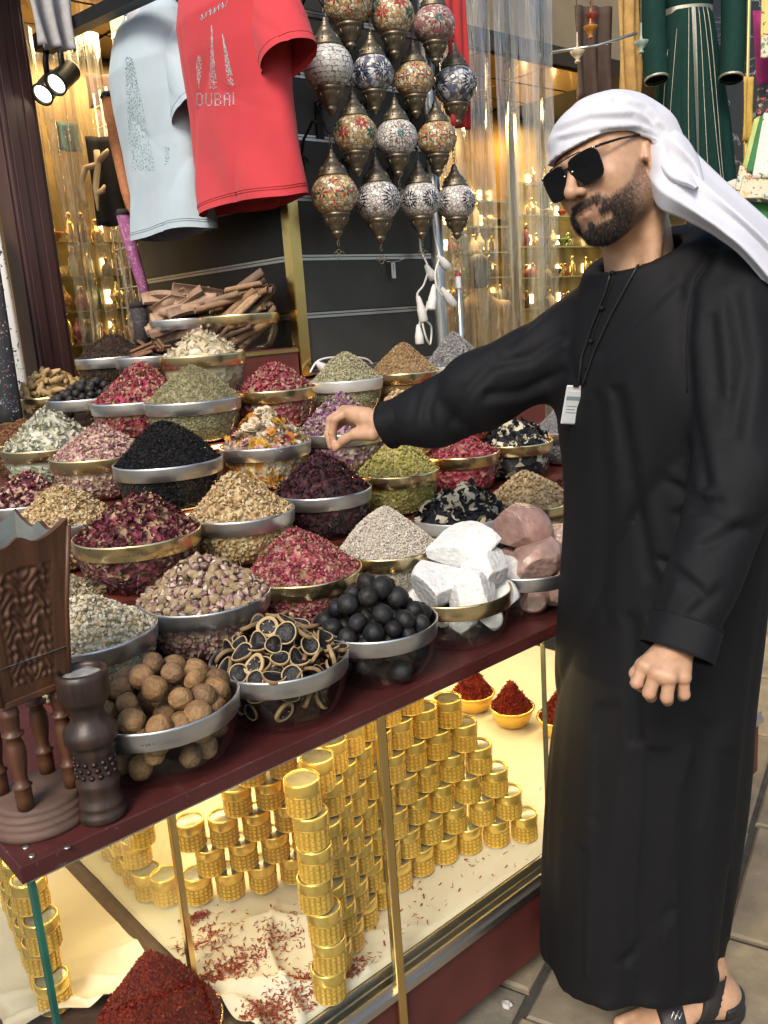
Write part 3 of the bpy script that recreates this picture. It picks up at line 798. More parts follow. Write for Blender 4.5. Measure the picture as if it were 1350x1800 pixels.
ML = [lump_mesh('dried_lime', .0198, limem, rg, .06, 5, rg.uniform(.88, 1.0), .028) for _ in range(5)]
b = getb('brown dried limes'); strew(b, ML, .0195, 'dried_lime', 'brown dried lime in the bowl at the counter edge', 'dried lime', 'brown dried limes in the front bowl', 34, 34, rg, 1.72, layers=(0, .030))
blm = rnd_mat('black_lime', [(.012, .012, .014), (.020, .019, .021), (.009, .009, .011), (.024, .020, .019)], .55, .4, 45, .45)
MBL = [lump_mesh('black_lime', .0186, blm, rg, .075, 5, rg.uniform(.86, 1.0), .045) for _ in range(5)]
b = getb('whole black limes'); strew(b, MBL, .0178, 'black_lime', 'round black lime in the steel rimmed front bowl', 'black lime', 'whole black limes in the front bowl', 42, 18, rg, 1.72, layers=(0, .028))
# lime slices: rind, pith and dark flesh with spokes
rind = rnd_mat('lime_rind', [(.30, .19, .08), (.42, .28, .13), (.22, .13, .06), (.46, .33, .17)], .7, .45, 60, .4)
pith = plain('lime_pith', (.46, .34, .18), .8, 0, .2, 60)
flesh = plain('lime_flesh', (.010, .008, .009), .4, 0, .6, 160, .8, 260)
def slice_mesh(rg, dark):
    mb = MB(); n = 40; r = .0190; h = .0034; p0, p1 = rg.uniform(0, 6, 2); wob = [1+.06*math.sin(2*6.283*k/n+p0)+.035*math.sin(3*6.283*k/n+p1) for k in range(n)]; warp = rg.uniform(-.55, .55)
    def ring(rr, z): return [(rr*wob[k]*math.cos(6.283*k/n), rr*wob[k]*.94*math.sin(6.283*k/n), z + warp*rr*math.cos(2*6.283*k/n)*.8) for k in range(n)]
    rings = [(r*.92, -h, 0), (r, -h*.5, 0), (r*1.02, h*.4, 0), (r*.985, h, 0), (r*.95, h*.97, 1), (r*(.88 if dark else .70), h*.9, 1), (r*.86 if dark else r*.66, h*.6, 2), (r*.45, h*.25, 2), (r*.12, h*.35, 2)]
    v = []; f = []; mi = []
    for q in rings: v += ring(q[0], q[1])
    for i in range(len(rings)-1):
        for k in range(n):
            k2 = (k+1) % n; f.append((i*n+k, i*n+k2, (i+1)*n+k2, (i+1)*n+k)); m_ = rings[i+1][2]
            if m_ == 2 and i >= 6 and k % 8 == 0 and not dark and i < 7: m_ = 1
            mi.append(m_)
    f.append(tuple(range(n-1, -1, -1))); mi.append(2); f.append(tuple((len(rings)-1)*n+k for k in range(n))); mi.append(2)
    me = bpy.data.meshes.new('lime_slice'); me.from_pydata(v, [], f)
    for m_ in (rind, pith, flesh): me.materials.append(m_)
    me.polygons.foreach_set('material_index', mi); me.polygons.foreach_set('use_smooth', [True]*len(f)); me.update(); return me
MS = [slice_mesh(rg, d) for d in (True, False, True, False, True, True, False, True)]
b = getb('sliced black limes'); strew(b, MS, .0175, 'lime_slice', 'dried lime slice with pale rind and black flesh', 'lime slice', 'dried lime slices in the front bowl', 60, 24, rg, 1.45, .42, layers=(0, .012), lift=.005)
# rocks
def rock_mesh(name, r, mat_, rg, npl=9, amp=.10, sc=3.2, rounded=.28, sub=4):
    bm = bmesh.new(); bmesh.ops.create_icosphere(bm, subdivisions=sub, radius=1.0)
    P = np.array([tuple(v.co) for v in bm.verts]); N = rg.normal(size=(npl, 3)); N /= np.linalg.norm(N, axis=1)[:, None]; d = rg.uniform(.60, .92, npl)
    t = np.full(len(P), 1.0)
    for n_, dd in zip(N, d):
        c = P @ n_; lim = np.where(c > 1e-3, dd/np.maximum(c, 1e-3), 9)
        t = smin(t, lim, rounded) if rounded > 0 else np.minimum(t, lim)
    t = t*(1+amp*vnoise(P, sc, int(rg.integers(1e6))) + amp*.40*vnoise(P, sc*3.5, int(rg.integers(1e6))) + amp*.18*vnoise(P, sc*11, int(rg.integers(1e6))))
    ax = np.array([rg.uniform(1.0, 1.3), rg.uniform(.8, 1.0), rg.uniform(.62, .85)])
    for v, p, k in zip(bm.verts, P, t): v.co = Vector(p*k*r*ax)
    me = bpy.data.meshes.new(name); bm.to_mesh(me); bm.free(); me.materials.append(mat_)
    me.polygons.foreach_set('use_smooth', [False]*len(me.polygons)); return me
rk = np.random.default_rng(77)
alum = rnd_mat('alum_rock', [(.74, .74, .73), (.70, .71, .71), (.77, .76, .74)], .65, .1, 34, .7, .006, .25)
salt = rnd_mat('salt_rock', [(.40, .24, .21), (.48, .33, .29), (.34, .19, .165), (.50, .37, .33)], .28, .4, 30, .6, .005, .2, .5)
def place_rocks(sub, mat_, name, cat, rows, rounded, npl, amp, labels):
    lv, pos, R, hm, bh, _ = getb(sub); d0 = depth(pos); pos_rim = proj((pos[0], pos[1], pos[2]+bh))[1]+18
    for i, (px, py, w, dz, ax) in enumerate(rows):
        P = atd(px, py, d0 + dz); r = (1.22 if py < pos_rim else .92)*w*(d0+dz)/FPX/2
        me = rock_mesh(name, r, mat_, rk, npl, amp, 3.0, rounded, 5)
        o = link(name, me, None, P); o.rotation_euler = (rk.uniform(-.4, .4), rk.uniform(-.4, .4), ax); tag(o, labels[i], cat, name.replace('_', ' ') + 's in a front bowl')
place_rocks('white alum rocks', alum, 'alum_rock', 'rock', [(818, 957, 104, .02, -.9), (768, 1022, 92, -.03, .6), (853, 998, 84, -.02, .4), (832, 1042, 88, -.06, -.3), (884, 1045, 60, .0, 1.0), (815, 1096, 66, -.03, .2), (862, 1086, 54, -.015, .8), (778, 1085, 50, .0, .3), (800, 1000, 90, .06, .1), (880, 1010, 70, .07, .5), (735, 1050, 50, .05, 0)], .03, 15, .035,
  ['long white alum rock on top of the heap', 'broad white alum rock at the left of the bowl', 'rounded white alum rock at the upper right', 'white alum rock at the front rim of the bowl', 'small white alum rock at the right rim', 'white alum rock pressed to the glass below the rim', 'small alum rock behind the glass below the rim', 'alum rock low at the left behind the glass', 'white alum rock hidden in the middle of the heap', 'white alum rock at the back right of the heap', 'white alum rock at the back left of the heap'])
place_rocks('pinkish salt rocks', salt, 'salt_rock', 'rock', [(916, 930, 96, .03, -.75), (944, 982, 86, -.03, .3), (985, 950, 70, .05, .8), (900, 985, 60, .05, .2), (1000, 990, 80, .0, .5), (938, 1055, 62, -.03, .3), (985, 1050, 60, -.02, 1.2), (960, 1010, 90, .05, .2)], .004, 12, .022,
  ['long pink salt rock slanting at the top', 'large pale pink salt rock with a flat face', 'pink salt rock beside the black robe at the top', 'small pink salt rock at the left of its bowl', 'pink salt rock half hidden by the black robe', 'pink salt rock behind the glass below the rim', 'pink salt rock low behind the glass by the robe', 'pink salt rock in the middle of its heap'])
# large pale rosebuds, each its own thing on the top of the heap
budm = [island('rosebud_petals', [(.60, .42, .35), (.68, .53, .43), (.52, .31, .30), (.72, .60, .49), (.44, .24, .25), (.62, .46, .38)], .8, .35), rnd_mat('rosebud_leaf', [(.30, .21, .11), (.42, .32, .19)], .8, .3)]
def rosebud_mesh(rg):
    mb = MB(); s = .0104
    for layer, (r0, h, n, mi) in enumerate([(.55, 1.0, 5, 0), (.80, .95, 5, 0), (.86, .30, 5, 1)]):
        for k in range(n):
            a = 6.283*k/n + layer*.6 + rg.uniform(-.15, .15); w = 6.283/n*.66; hh = h*rg.uniform(.85, 1.1)
            def pt(u, v_):
                t = -.9 + (hh+.9)*v_; rr = r0*math.sqrt(max(1-((t+.25)/1.25)**2, .02))*(1+.30*layer*max(v_-.6, 0)); aa = a + (u-.5)*2*w*(1-.85*v_*v_)
                return (s*rr*math.cos(aa), s*rr*math.sin(aa), s*t*1.15)
            mb.grid(pt, 3, 4, mi, True)
    mb.lathe([(.02*s, -.9*s), (.5*s, -.7*s), (.6*s, -.1*s), (.4*s, .5*s), (.02*s, .9*s)], 6)
    return mb.mesh('rosebud', budm)
MRB = [rosebud_mesh(rg) for _ in range(5)]
b = getb('large pale pink rosebuds')
heap(b[1], b[2]-.006, b[3]*.86, ['petal', 'bud'], .0125, PINKB, 'pale pink rosebuds packed below the top layer', seed=90, n=900, side=1.0)
strew(b, MRB, .0085, 'rosebud', 'pale pink dried rosebud on the heap between resin and red petals', 'rosebud', 'large pale pink rosebuds on their heap', 230, 0, rg, 1.55, None, layers=(0,), lift=.003, sides=False)
# mixed dried flowers
fcol = {'yellow': ((.62, .36, .04), 'yellow'), 'orange': ((.58, .22, .03), 'orange'), 'white': ((.66, .58, .44), 'creamy white'), 'pink': ((.60, .34, .34), 'pale pink'), 'crimson': ((.22, .03, .06), 'crimson')}
def flower_mesh(c, rg):
    m_ = bpy.data.materials.get('flower_' + c) or plain('flower_' + c, fcol[c][0], .7, 0, .3, 90)
    core = bpy.data.materials.get('flower_eye') or plain('flower_eye', (.45, .24, .05), .8, 0, .4, 200)
    mb = MB(); s = .0145
    for layer, (r, n, up) in enumerate([(1.0, 11, .15), (.75, 9, .5), (.5, 7, .85)]):
        for k in range(n):
            a = 6.283*k/n + layer*.3 + rg.uniform(-.12, .12); w = .30*r
            def pt(u, v_):
                rr = r*(.12+.88*v_); y = (u-.5)*2*w*math.sin(math.pi*min(v_*.75+.2, 1)); z = up*v_*v_*r*.8 + .12*layer
                return (s*(rr*math.cos(a)-y*math.sin(a)), s*(rr*math.sin(a)+y*math.cos(a)), s*z)
            mb.grid(pt, 2, 4, 0, True)
    mb.lathe([(.3*s, .0), (.28*s, .3*s), (.02*s, .42*s)], 7, 1)
    return mb.mesh('dried_flower', [m_, core])
b = getb('mixed yellow')
heap(b[1], b[2]-.004, b[3]*.85, ['petal', 'rosette'], .014, [(.62, .54, .40), (.60, .34, .05), (.55, .38, .30), (.5, .42, .3), (.5, .2, .04)], 'mixed petals packed under the yellow and white flowers', seed=91, n=500, side=1.0)
FM = {c: [flower_mesh(c, rg) for _ in range(2)] for c in fcol}
lv, pos, R, hm, bh, _ = b
for j, (p, n) in enumerate(poisson(64, .0172, R-.006, hm, rg)):
    c = ['white', 'yellow', 'white', 'pink', 'white', 'orange', 'white', 'crimson', 'yellow', 'white'][j % 10]
    o = link('dried_flower', FM[c][j % 2], None, (pos[0]+p[0], pos[1]+p[1], pos[2]+p[2]))
    o.rotation_euler = Matrix([list(q) for q in flat_rot(n[None], rg, .45)[0]]).to_euler(); k = rg.uniform(.8, 1.15); o.scale = (k, k, k)
    tag(o, fcol[c][1] + ' dried flower in the bowl of mixed flowers', 'dried flower', fcol[c][1] + ' flowers in the mixed bowl')
# turmeric roots, nuts, cinnamon, bark
def finger_mesh(name, L, r, mat_, rg, n=8):
    mb = MB(); pts = []; rr = []; bend = rg.uniform(-.25, .25)
    for i in range(9):
        t = i/8; pts.append(((t-.5)*L, bend*L*(t-.5)**2*2, .08*L*math.sin(3*t+rg.uniform(0, .3)))); rr.append(r*(.45+.75*math.sin(math.pi*min(max(t, .06), .94))**.6)*rg.uniform(.88, 1.12))
    mb.tube(pts, rr, n); return mb.mesh(name, mat_)
turm = rnd_mat('turmeric', [(.46, .31, .14), (.54, .38, .18), (.38, .25, .11)], .8, .4, 60, .6)
b = getb('turmeric'); strew(b, [finger_mesh('turmeric_root', .046, .0075, turm, rg) for _ in range(5)], .0125, 'turmeric_root', 'dry yellow brown turmeric root in the left bowl', 'turmeric root', 'turmeric roots in the left bowl', 60, 16, rg, 1.15, .5, layers=(0, .014))
nutm = rnd_mat('black_nut', [(.020, .018, .019), (.034, .03, .03), (.026, .02, .018)], .5, .4, 40, .4)
b = getb('small black nuts'); strew(b, [lump_mesh('black_nut', .0135, nutm, rg, .05, 4, .9, 0, 2) for _ in range(3)], .0135, 'black_nut', 'small round black nut in the left bowl', 'nut', 'small black nuts in the left bowl', 42, 14, rg, 1.7, layers=(0, .02))
def roll_mesh(name, L, r, mat_, rg, turns=1.5, th=.0016, n=22, double=False):
    mb = MB()
    for sgn in ((1, -1) if double else (1,)):
        def pt(u, v_, off=0):
            a = u*turns*6.283*sgn; rad = r*(1-.45*u) + off; cx = r*1.02 if double else 0
            return ((v_-.5)*L*(1+.05*math.sin(9*u)), sgn*cx - sgn*rad*math.cos(a), rad*math.sin(a))
        mb.grid(lambda u, v_: pt(u, v_), n, 4, 0, True); mb.grid(lambda u, v_: pt(u, v_, -th), n, 4, 0, True)
        v = [pt(i/(n-1), e, o) for e in (0, 1) for i in range(n) for o in (0, -th)]
        mb.add(v, [(e*2*n+2*i, e*2*n+2*i+1, e*2*n+2*i+3, e*2*n+2*i+2) for e in (0, 1) for i in range(n-1)])
    return mb.mesh(name, mat_)
cinm = rnd_mat('cinnamon', [(.17, .085, .045), (.24, .125, .07), (.12, .06, .035)], .75, .4, 60, .5)
def sticks(sub, meshes, name, label, cat, grp, n, rg, zlo, zhi, tilt, spread=.75, yaw=None):
    lv, pos, R, hm, bh, _ = getb(sub)
    for j in range(n):
        a = rg.uniform(0, 6.283); q = math.sqrt(rg.uniform(0, 1))*R*spread
        o = link(name, meshes[j % len(meshes)], None, (pos[0]+q*math.cos(a), pos[1]+q*math.sin(a), pos[2]+bh+zlo+(zhi-zlo)*(j/n)*max(1-.55*q/R, .2)))
        yw = rg.uniform(0, 6.283) if yaw is None else yaw+rg.uniform(-.5, .5)
        o.rotation_euler = (rg.uniform(0, 6.283), rg.uniform(*tilt), yw); k = rg.uniform(.8, 1.15); o.scale = (k, k, k)
        tag(o, label, cat, grp)
sticks('thin cinnamon quills', [roll_mesh('cinnamon_quill', .068, .0050, cinm, rg, 1.4, .0012, 16, True) for _ in range(3)], 'cinnamon_quill', 'thin brown cinnamon quill beside the cloves', 'cinnamon quill', 'thin cinnamon quills', 30, rg, -.045, .050, (-.4, .4), .5)
barkm = rnd_mat('bark', [(.42, .27, .185), (.50, .34, .24), (.30, .19, .13), (.46, .32, .23)], .85, .35, 30, .6)
def plank_mesh(name, L, w, th, mat_, rg):
    mb = MB(); cv = rg.uniform(.2, .6)
    def pt(u, v_, off):
        x = (v_-.5)*L; y = (u-.5)*w*(1-.25*abs(v_-.5)); return (x, y, cv*y*y/w*2 + off + .004*math.sin(5*v_+u))
    mb.grid(lambda u, v_: pt(u, v_, th/2), 6, 8); mb.grid(lambda u, v_: pt(1-u, v_, -th/2), 6, 8)
    for u in (0, 1): mb.grid(lambda a, v_: pt(u, v_, (a-.5)*th*(1 if u else -1)), 2, 8)
    for v0 in (0, 1): mb.grid(lambda u, a: pt(u, v0, (a-.5)*th*(1 if v0 else -1)), 6, 2)
    return mb.mesh(name, mat_)
MBK = [finger_mesh('bark_piece', .125, .0165, barkm, rg, 9) for _ in range(2)] + [plank_mesh('bark_piece', .14, .036, .013, barkm, rg) for _ in range(3)]
sticks('thick pale bark', MBK, 'bark_piece', 'thick pale pinkish bark piece in the back bowl', 'bark', 'thick pale bark pieces', 30, rg, -.05, .125, (-.5, .2), .55, math.radians(-35))
casm = rnd_mat('cassia', [(.26, .15, .085), (.40, .24, .13), (.16, .11, .085), (.46, .30, .17)], .8, .4, 40, .6)
MCS = [roll_mesh('cassia_roll', .13, .013, casm, rg, 1.2, .002, 20) for _ in range(3)] + [roll_mesh('cassia_roll', .12, .010, casm, rg, 1.1, .0018, 16, True) for _ in range(2)]
sticks('rolled cassia', MCS, 'cassia_roll', 'rolled brown cassia bark stick on the red box', 'cassia bark', 'rolled cassia bark sticks', 34, rg, -.055, .100, (-.85, -.1), .55, math.radians(-35))
# ------------------------------------------------------------------ gold jars, cloth and saffron in the case
goldg = plain('jar_gold_groove', (.58, .35, .06), .5, .3, .15, 30)
goldj = plain('jar_gold', (.86, .56, .11), .36, .35, .12, 30, spec=.5)
goldl = plain('lid_gold', (.90, .63, .16), .20, .7, .10, 30)
jwin = plain('lid_window', (.24, .22, .15), .15, 0, .3, 60, spec=.6)
JR, JH = .0305, .0630
def jar_template():
    n = 72; rows = 4; v = []; f = []
    prof = [(JR*.90, 0.0), (JR*.97, .002)]
    zs = []
    for r in range(rows):
        z0 = .003 + r*.0088
        zs += [(z0, 0), (z0+.0008, 1), (z0+.0072, 1), (z0+.0080, 0)]
    pr = [(JR*.90, 0, 0), (JR*.955, .0015, 0)] + [(None, z, h) for z, h in zs] + [(JR*.955, .0385, 0), (JR*.93, .040, 0)]
    for r, z, h in pr:
        for k in range(n):
            a = 6.283185*k/n; rr = r
            if rr is None: rr = JR*(.930 + ((.055 if k % 4 else 0) + (.018 if k % 4 == 2 else 0) if h else 0))
            v.append((rr*math.cos(a), rr*math.sin(a), z))
    body = MB(); fa, fb = [], []
    for i in range(len(pr)-1):
        for k in range(n):
            k2 = (k+1) % n; pad = pr[i][2] and pr[i+1][2] and k % 4 in (1, 2)
            (fa if pad or not (1 < i < len(pr)-3) else fb).append((i*n+k, i*n+k2, (i+1)*n+k2, (i+1)*n+k))
    fa.append(tuple(range(n-1, -1, -1)))
    body.add(v, fa, 0, False); o_ = 0
    for q_ in fb: body.f.append(q_); body.m.append(1); body.sm.append(False)
    lid = MB().lathe([(JR*.90, .0408), (JR*1.03, .0412), (JR*1.035, .0425), (JR*1.03, .0595), (JR*1.0, .0622), (JR*.93, .0628), (JR*.89, .0618), (JR*.87, .0585)], 36)
    win = MB().lathe([(JR*.885, .0590), (JR*.5, .0594), (.0005, .0596)], 24)
    return body.mesh('jar_body', [goldj, goldg]), lid.mesh('lid_ring', goldl), win.mesh('lid_window', jwin)
JM = jar_template()
def jar(x, y, z, label, grp, rz=0):
    t = thing('gold_jar', label, 'jar', (x, y, z), (0, 0, rz), grp)
    link('jar_body', JM[0], t); l_ = link('lid_ring', JM[1], t); link('lid_window', JM[2], l_)
ZF = .2645
rj = np.random.default_rng(5)
def along(poly, s):
    P = [np.array(p) for p in poly]
    for a, b in zip(P[:-1], P[1:]):
        L = np.linalg.norm(b-a)
        if s <= L: return a + (b-a)*s/L
        s -= L
    return P[-1] + (P[-1]-P[-2])/np.linalg.norm(P[-1]-P[-2])*s
ARC = [(.80, 1.150), (.86, 1.185), (.94, 1.222), (1.01, 1.240), (1.07, 1.247), (1.13, 1.247), (1.20, 1.236), (1.26, 1.214), (1.32, 1.182), (1.375, 1.145)]
for lvl in range(7):
    for i in range(10):
        s = (i + .5*(lvl % 2))*.0665
        if lvl > [7, 7, 7, 7, 7, 6, 5, 4, 2, 0][i]: continue
        x, y = along(ARC, s)
        lab = 'gold jar in the bottom row of the curved wall' if lvl == 0 else 'gold jar at the top of the curved wall' if lvl == 6 else 'gold jar in a middle row of the curved wall'
        jar(x+rj.uniform(-.002, .002), y+rj.uniform(-.002, .002), ZF+lvl*JH, lab, lab.replace('gold jar', 'gold jars'), rj.uniform(0, 6))
ords = ['lowest', 'second', 'third', 'fourth', 'fifth', 'sixth', 'top']
for lvl in range(7):
    jar(.752 + .003*math.sin(lvl*1.7) - .006*lvl*(lvl > 2)*.4, 1.105 + .004*math.cos(lvl*2.1), ZF+lvl*JH, ords[lvl] + ' gold jar of the single tower by the front glass' if lvl not in (0, 6) else ('lowest' if lvl == 0 else 'top') + ' gold jar of the single tower by the front glass', 'gold jars of the front tower', lvl)
ARC2 = [(.675, 1.575), (.737, 1.515), (.80, 1.478), (.86, 1.448), (.93, 1.425), (1.0, 1.41)]
for lvl in range(6):
    for i in range(6):
        if lvl > [0, 2, 3, 5, 6, 6][i]: continue
        x, y = along(ARC2, (i + .5*(lvl % 2))*.069)
        jar(x, y, ZF+lvl*JH, 'gold jar of the stepped row left of the tower', 'gold jars of the stepped row', rj.uniform(0, 6))
for lvl in range(4):
    for i in range(5):
        jar(.655 + .004*i, 1.62+.067*i + .033*(lvl % 2), ZF+lvl*JH, 'gold jar of the stack behind the glass partition', 'gold jars behind the partition', rj.uniform(0, 6))
for lvl in range(4):
    for i in range(6):
        jar(.385 + .010*i*(1 if i > 0 else 0), 1.455+.068*i + .033*(lvl % 2), ZF+lvl*JH, 'gold jar of the stack beside the end glass', 'gold jars beside the end glass', rj.uniform(0, 6))
# cloth over the case floor
def cloth_z(x, y):
    x = np.asarray(x, float); y = np.asarray(y, float); P = np.stack([x, y, 0*x], -1).reshape(-1, 3)
    w = np.clip((1.02-x)/.30, 0, 1); w = w*w*(3-2*w)*np.clip((1.42-y)/.1, 0, 1)
    nz = lambda sc, sd: vnoise(P, sc, sd).reshape(x.shape)
    ridge = lambda t, p: (1-np.abs(np.sin(t)))**p
    f = .030*ridge(13*x+19*y+2.2*nz(14, 3), 2.2) + .022*ridge(24*x-9*y+2.0*nz(18, 13), 2.5) + .006*np.abs(nz(50, 4))
    return .2585 + .0015*(1+nz(12, 9)) + .003*ridge(9*x+6*y+1.5*nz(7, 31), 5) + w*np.maximum(f, 0)
def cz(u, v_):
    x, y = .60 + (X1-.03-.60)*u, 1.095 + (2.13-1.095)*v_
    return np.stack([x, y, np.where(v_ > 0, cloth_z(x, y), .2575)], -1)
V, F = np_grid(cz, 260, 130)
tag(link('display_cloth', np_mesh('display_cloth', V, F, [M['cloth']], True)), 'cream cloth spread wrinkled over the display case floor', 'cloth')
def cz2(u, v_):
    x, y = .30 + (.566-.30)*u, 1.42 + (2.12-1.42)*v_ - .10*np.maximum(0, .5-np.abs(u-.6))*(1-v_)
    P = np.stack([x, y, 0*x], -1).reshape(-1, 3); nz = lambda sc, sd: vnoise(P, sc, sd).reshape(x.shape)
    return np.stack([x, y, .2588 + .0015*(1+nz(14, 5)) + (.026*np.abs(nz(34, 6)) + .012*(1-np.abs(np.sin(20*x+30*y+2*nz(20, 8))))**3 + .02*np.exp(-(v_/.05)**2))*(1-np.minimum(v_*3, 1))], -1)
V, F = np_grid(cz2, 80, 110)
tag(link('display_cloth', np_mesh('display_cloth', V, F, [M['cloth']], True)), 'cream cloth at the left end of the case with a bunched edge', 'cloth')
# saffron
SAF = [(.17, .008, .005), (.25, .016, .007), (.11, .005, .005), (.33, .034, .008), (.21, .011, .006)]
safm = island('saffron_threads', SAF, .6, .25)
def saffron(name, c, R, h, n, size, label, seed, z0):
    rg = np.random.default_rng(seed)
    r = R*np.sqrt(rg.uniform(0, 1, n)); a = rg.uniform(0, 6.283, n); q = r/R
    z = z0 + h*(1-q)**.9 + rg.uniform(-.2, 1, n)*size*.25 + .05*h*vnoise(np.stack([r*np.cos(a), r*np.sin(a), r], 1), 40, seed)
    P = np.stack([c[0]+r*np.cos(a), c[1]+r*np.sin(a), z], 1)
    V, F = scatter(['needle', 'curl'], P, rand_rot(n, rg), size*rg.uniform(.6, 1.2, n)*np.where(rg.uniform(size=n) < .5, .7, .45), rg)
    o = link(name, np_mesh(name, V - np.array([c[0], c[1], z0]), F, [safm]), None, (c[0], c[1], z0)); tag(o, label, 'saffron', kind='stuff')
    k = MB().lathe([(R*.99, -.002)] + [(R*t, h*(1-t)**.9-.003) for t in (.9, .75, .55, .35, .15, .01)], 30).build('core', core_mat(name+'_core', SAF, 90), o); tag(k, kind='stuff')
c = (.492, 1.262)
dish = thing('saffron_dish', 'shallow gold dish under the big saffron heap at the lower left', 'dish', (c[0], c[1], .2575))
MB().lathe([(.05, .0), (.105, .006), (.112, .020), (.109, .021), (.10, .010), (.001, .006)], 36).build('dish', M['gold'], dish)
saffron('saffron_heap', c, .108, .150, 14000, .0085, 'large heap of deep red saffron threads at the lower left', 1, .276)
for i, (px, py, lab) in enumerate([(900, 1250, 'left of the two red saffron cones in the case'), (985, 1268, 'red saffron cone half hidden behind the black robe'), (832, 1225, 'orange red saffron behind the upper jars')]):
    p = onz(px, py, .30); R = .062
    b = thing('saffron_basket', 'gold basket bowl under the ' + lab, 'basket', (p[0], p[1], .262))
    MB().lathe([(.036, .0), (.045, .004), (.058, .032), (R+.003, .052), (R, .053), (.055, .034), (.001, .02)], 30).build('basket', goldj, b)
    MB().lathe([(R+.001, .050), (R+.006, .052), (R+.004, .056), (R-.002, .055)], 30).build('basket_rim', goldl, b)
    saffron('saffron_cone', (p[0], p[1]), R-.003, .085, 1500, .010, lab, 20+i, .312)
# loose threads on the cloth
def threads():
    rg = np.random.default_rng(8); P = []
    for (cx, cyy, s, n) in [(.70, 1.14, .05, 500), (.64, 1.16, .03, 260), (.645, 1.30, .03, 300), (.66, 1.40, .04, 260), (.75, 1.30, .05, 300), (.78, 1.16, .03, 200), (.95, 1.18, .12, 90), (1.15, 1.14, .12, 60), (.69, 1.48, .015, 160), (.80, 1.12, .03, 250)]:
        P.append(np.stack([rg.normal(cx, s, n), rg.normal(cyy, s*.6, n)], 1))
    P = np.concatenate(P); P = P[(P[:, 0] > .605) & (P[:, 1] > 1.10) & (P[:, 1] < 2.0)]
    z = cloth_z(P[:, 0], P[:, 1]) + .0022
    N = np.tile([0, 0, 1.0], (len(P), 1))
    V, F = scatter(['needle', 'curl'], np.column_stack([P, z]), flat_rot(N, rg, .25), .0055*rg.uniform(.6, 1.3, len(P)), rg)
    tag(link('saffron_threads', np_mesh('saffron_threads', V, F, [island('loose_threads', [(.30, .04, .02), (.38, .07, .03), (.22, .025, .015)], .6, .2)])), 'loose red saffron threads scattered on the cream cloth', 'saffron', kind='stuff')
threads()
# ------------------------------------------------------------------ carved wooden burner and dark turned holder on the counter corner
wdark = wood('burner_wood', (.050, .019, .009), (.125, .052, .025), .45, 6, (1, 1, .10), .4)
wpale = wood('burner_base', (.075, .042, .030), (.16, .095, .070), .65, 5, (.3, .3, 1), .5)
zinc = plain('zinc_lining', (.32, .34, .32), .5, .8, .25, 20, .2, 60)
bp = onz(74, 1435, ZB1)
burner = thing('wooden_burner', 'carved wooden incense burner on four turned legs and stepped base', 'incense burner', (bp[0], bp[1], ZB1+.0005), (0, 0, math.radians(8)))
SB = depth(bp)/FPX            # metres for one photograph pixel there
BR = 86*SB
MB().lathe([(BR*.99, 0), (BR*1.0, .006), (BR*.985, .011), (BR*.955, .0125), (BR*.965, .016), (BR*.95, .020), (BR*.905, .0215), (BR*.915, .025), (BR*.90, .029), (BR*.855, .0305), (BR*.86, .034), (BR*.84, .039), (BR*.80, .041), (.001, .0415)], 48, cap0=True).build('base', wpale, burner)
Z1, Z2 = .0415, .0415+195*SB
lr = 14.5*SB
for sx, sy in ((-1, -1), (1, -1), (1, 1), (-1, 1)):
    L = Z2-Z1; pr = []
    for t, r in [(0, .92), (.10, .95), (.20, .95), (.215, 1.15), (.23, .80), (.30, .72), (.40, .95), (.50, 1.12), (.60, 1.0), (.66, .72), (.685, 1.22), (.70, 1.22), (.715, .80), (.76, .88), (.86, 1.0), (.875, 1.1), (.89, .95), (1, 1.0)]: pr.append((lr*r, L*t))
    MB().lathe(pr, 16, cap0=True, cap1=True).build('leg', wdark, burner, (sx*43*SB, sy*43*SB, Z1))
# tapered square bucket with scalloped top
zb0, zb1 = Z2-.001, Z2 + 268*SB
hb, ht = 58*SB, 86*SB
def bucket():
    mb = MB(); N = 22; V = []
    def half(t): return hb + (ht-hb)*t**1.15
    for side in range(4):
        ca, sa = [(1, 0), (0, 1), (-1, 0), (0, -1)][side]
        def pt(u, t, inn=0, side=side, ca=ca, sa=sa):
            s = (u-.5)*2
            top = zb1 - zb0; sc = (.18*s*s + .10*math.exp(-(s/.22)**2) - .10)*.62*1.0
            z = zb0 + top*t*(1 + (sc if t > .999 else sc*t**6))
            w = half(t)-inn; rel = 0
            if not inn and .10 < t < .82 and abs(s) < .62:
                a = 1.0; rel = .0030*(math.sin(abs(s)*15+2.2*math.sin(t*30)) * math.cos(t*52+2.5*math.cos(abs(s)*11)))*min(1, (.62-abs(s))*9) - .001
            x, y = s*w, -(w+rel)
            return (x*ca - y*sa, x*sa + y*ca, z)
        mb.grid(lambda u, t: pt(u, t), 64, 90, 0, True)
        mb.grid(lambda u, t: pt(1-u, max(t, .0), .006), 24, 12, 1, True)
        for j in range(63):
            u0, u1 = j/63, (j+1)/63
            mb.add([pt(u0, 1), pt(u1, 1), pt(u1, 1, .006), pt(u0, 1, .006)], [(0, 1, 2, 3)], 0)
    mb.add([(-hb, -hb, zb0), (hb, -hb, zb0), (hb, hb, zb0), (-hb, hb, zb0)], [(0, 3, 2, 1)])
    mb.add([(-hb*1.15, -hb*1.15, zb0+.05), (hb*1.15, -hb*1.15, zb0+.05), (hb*1.15, hb*1.15, zb0+.05), (-hb*1.15, hb*1.15, zb0+.05)], [(0, 1, 2, 3)], 1)
    return mb
bkt = bucket().build('bucket', [wdark, zinc], burner)
mbx = MB()
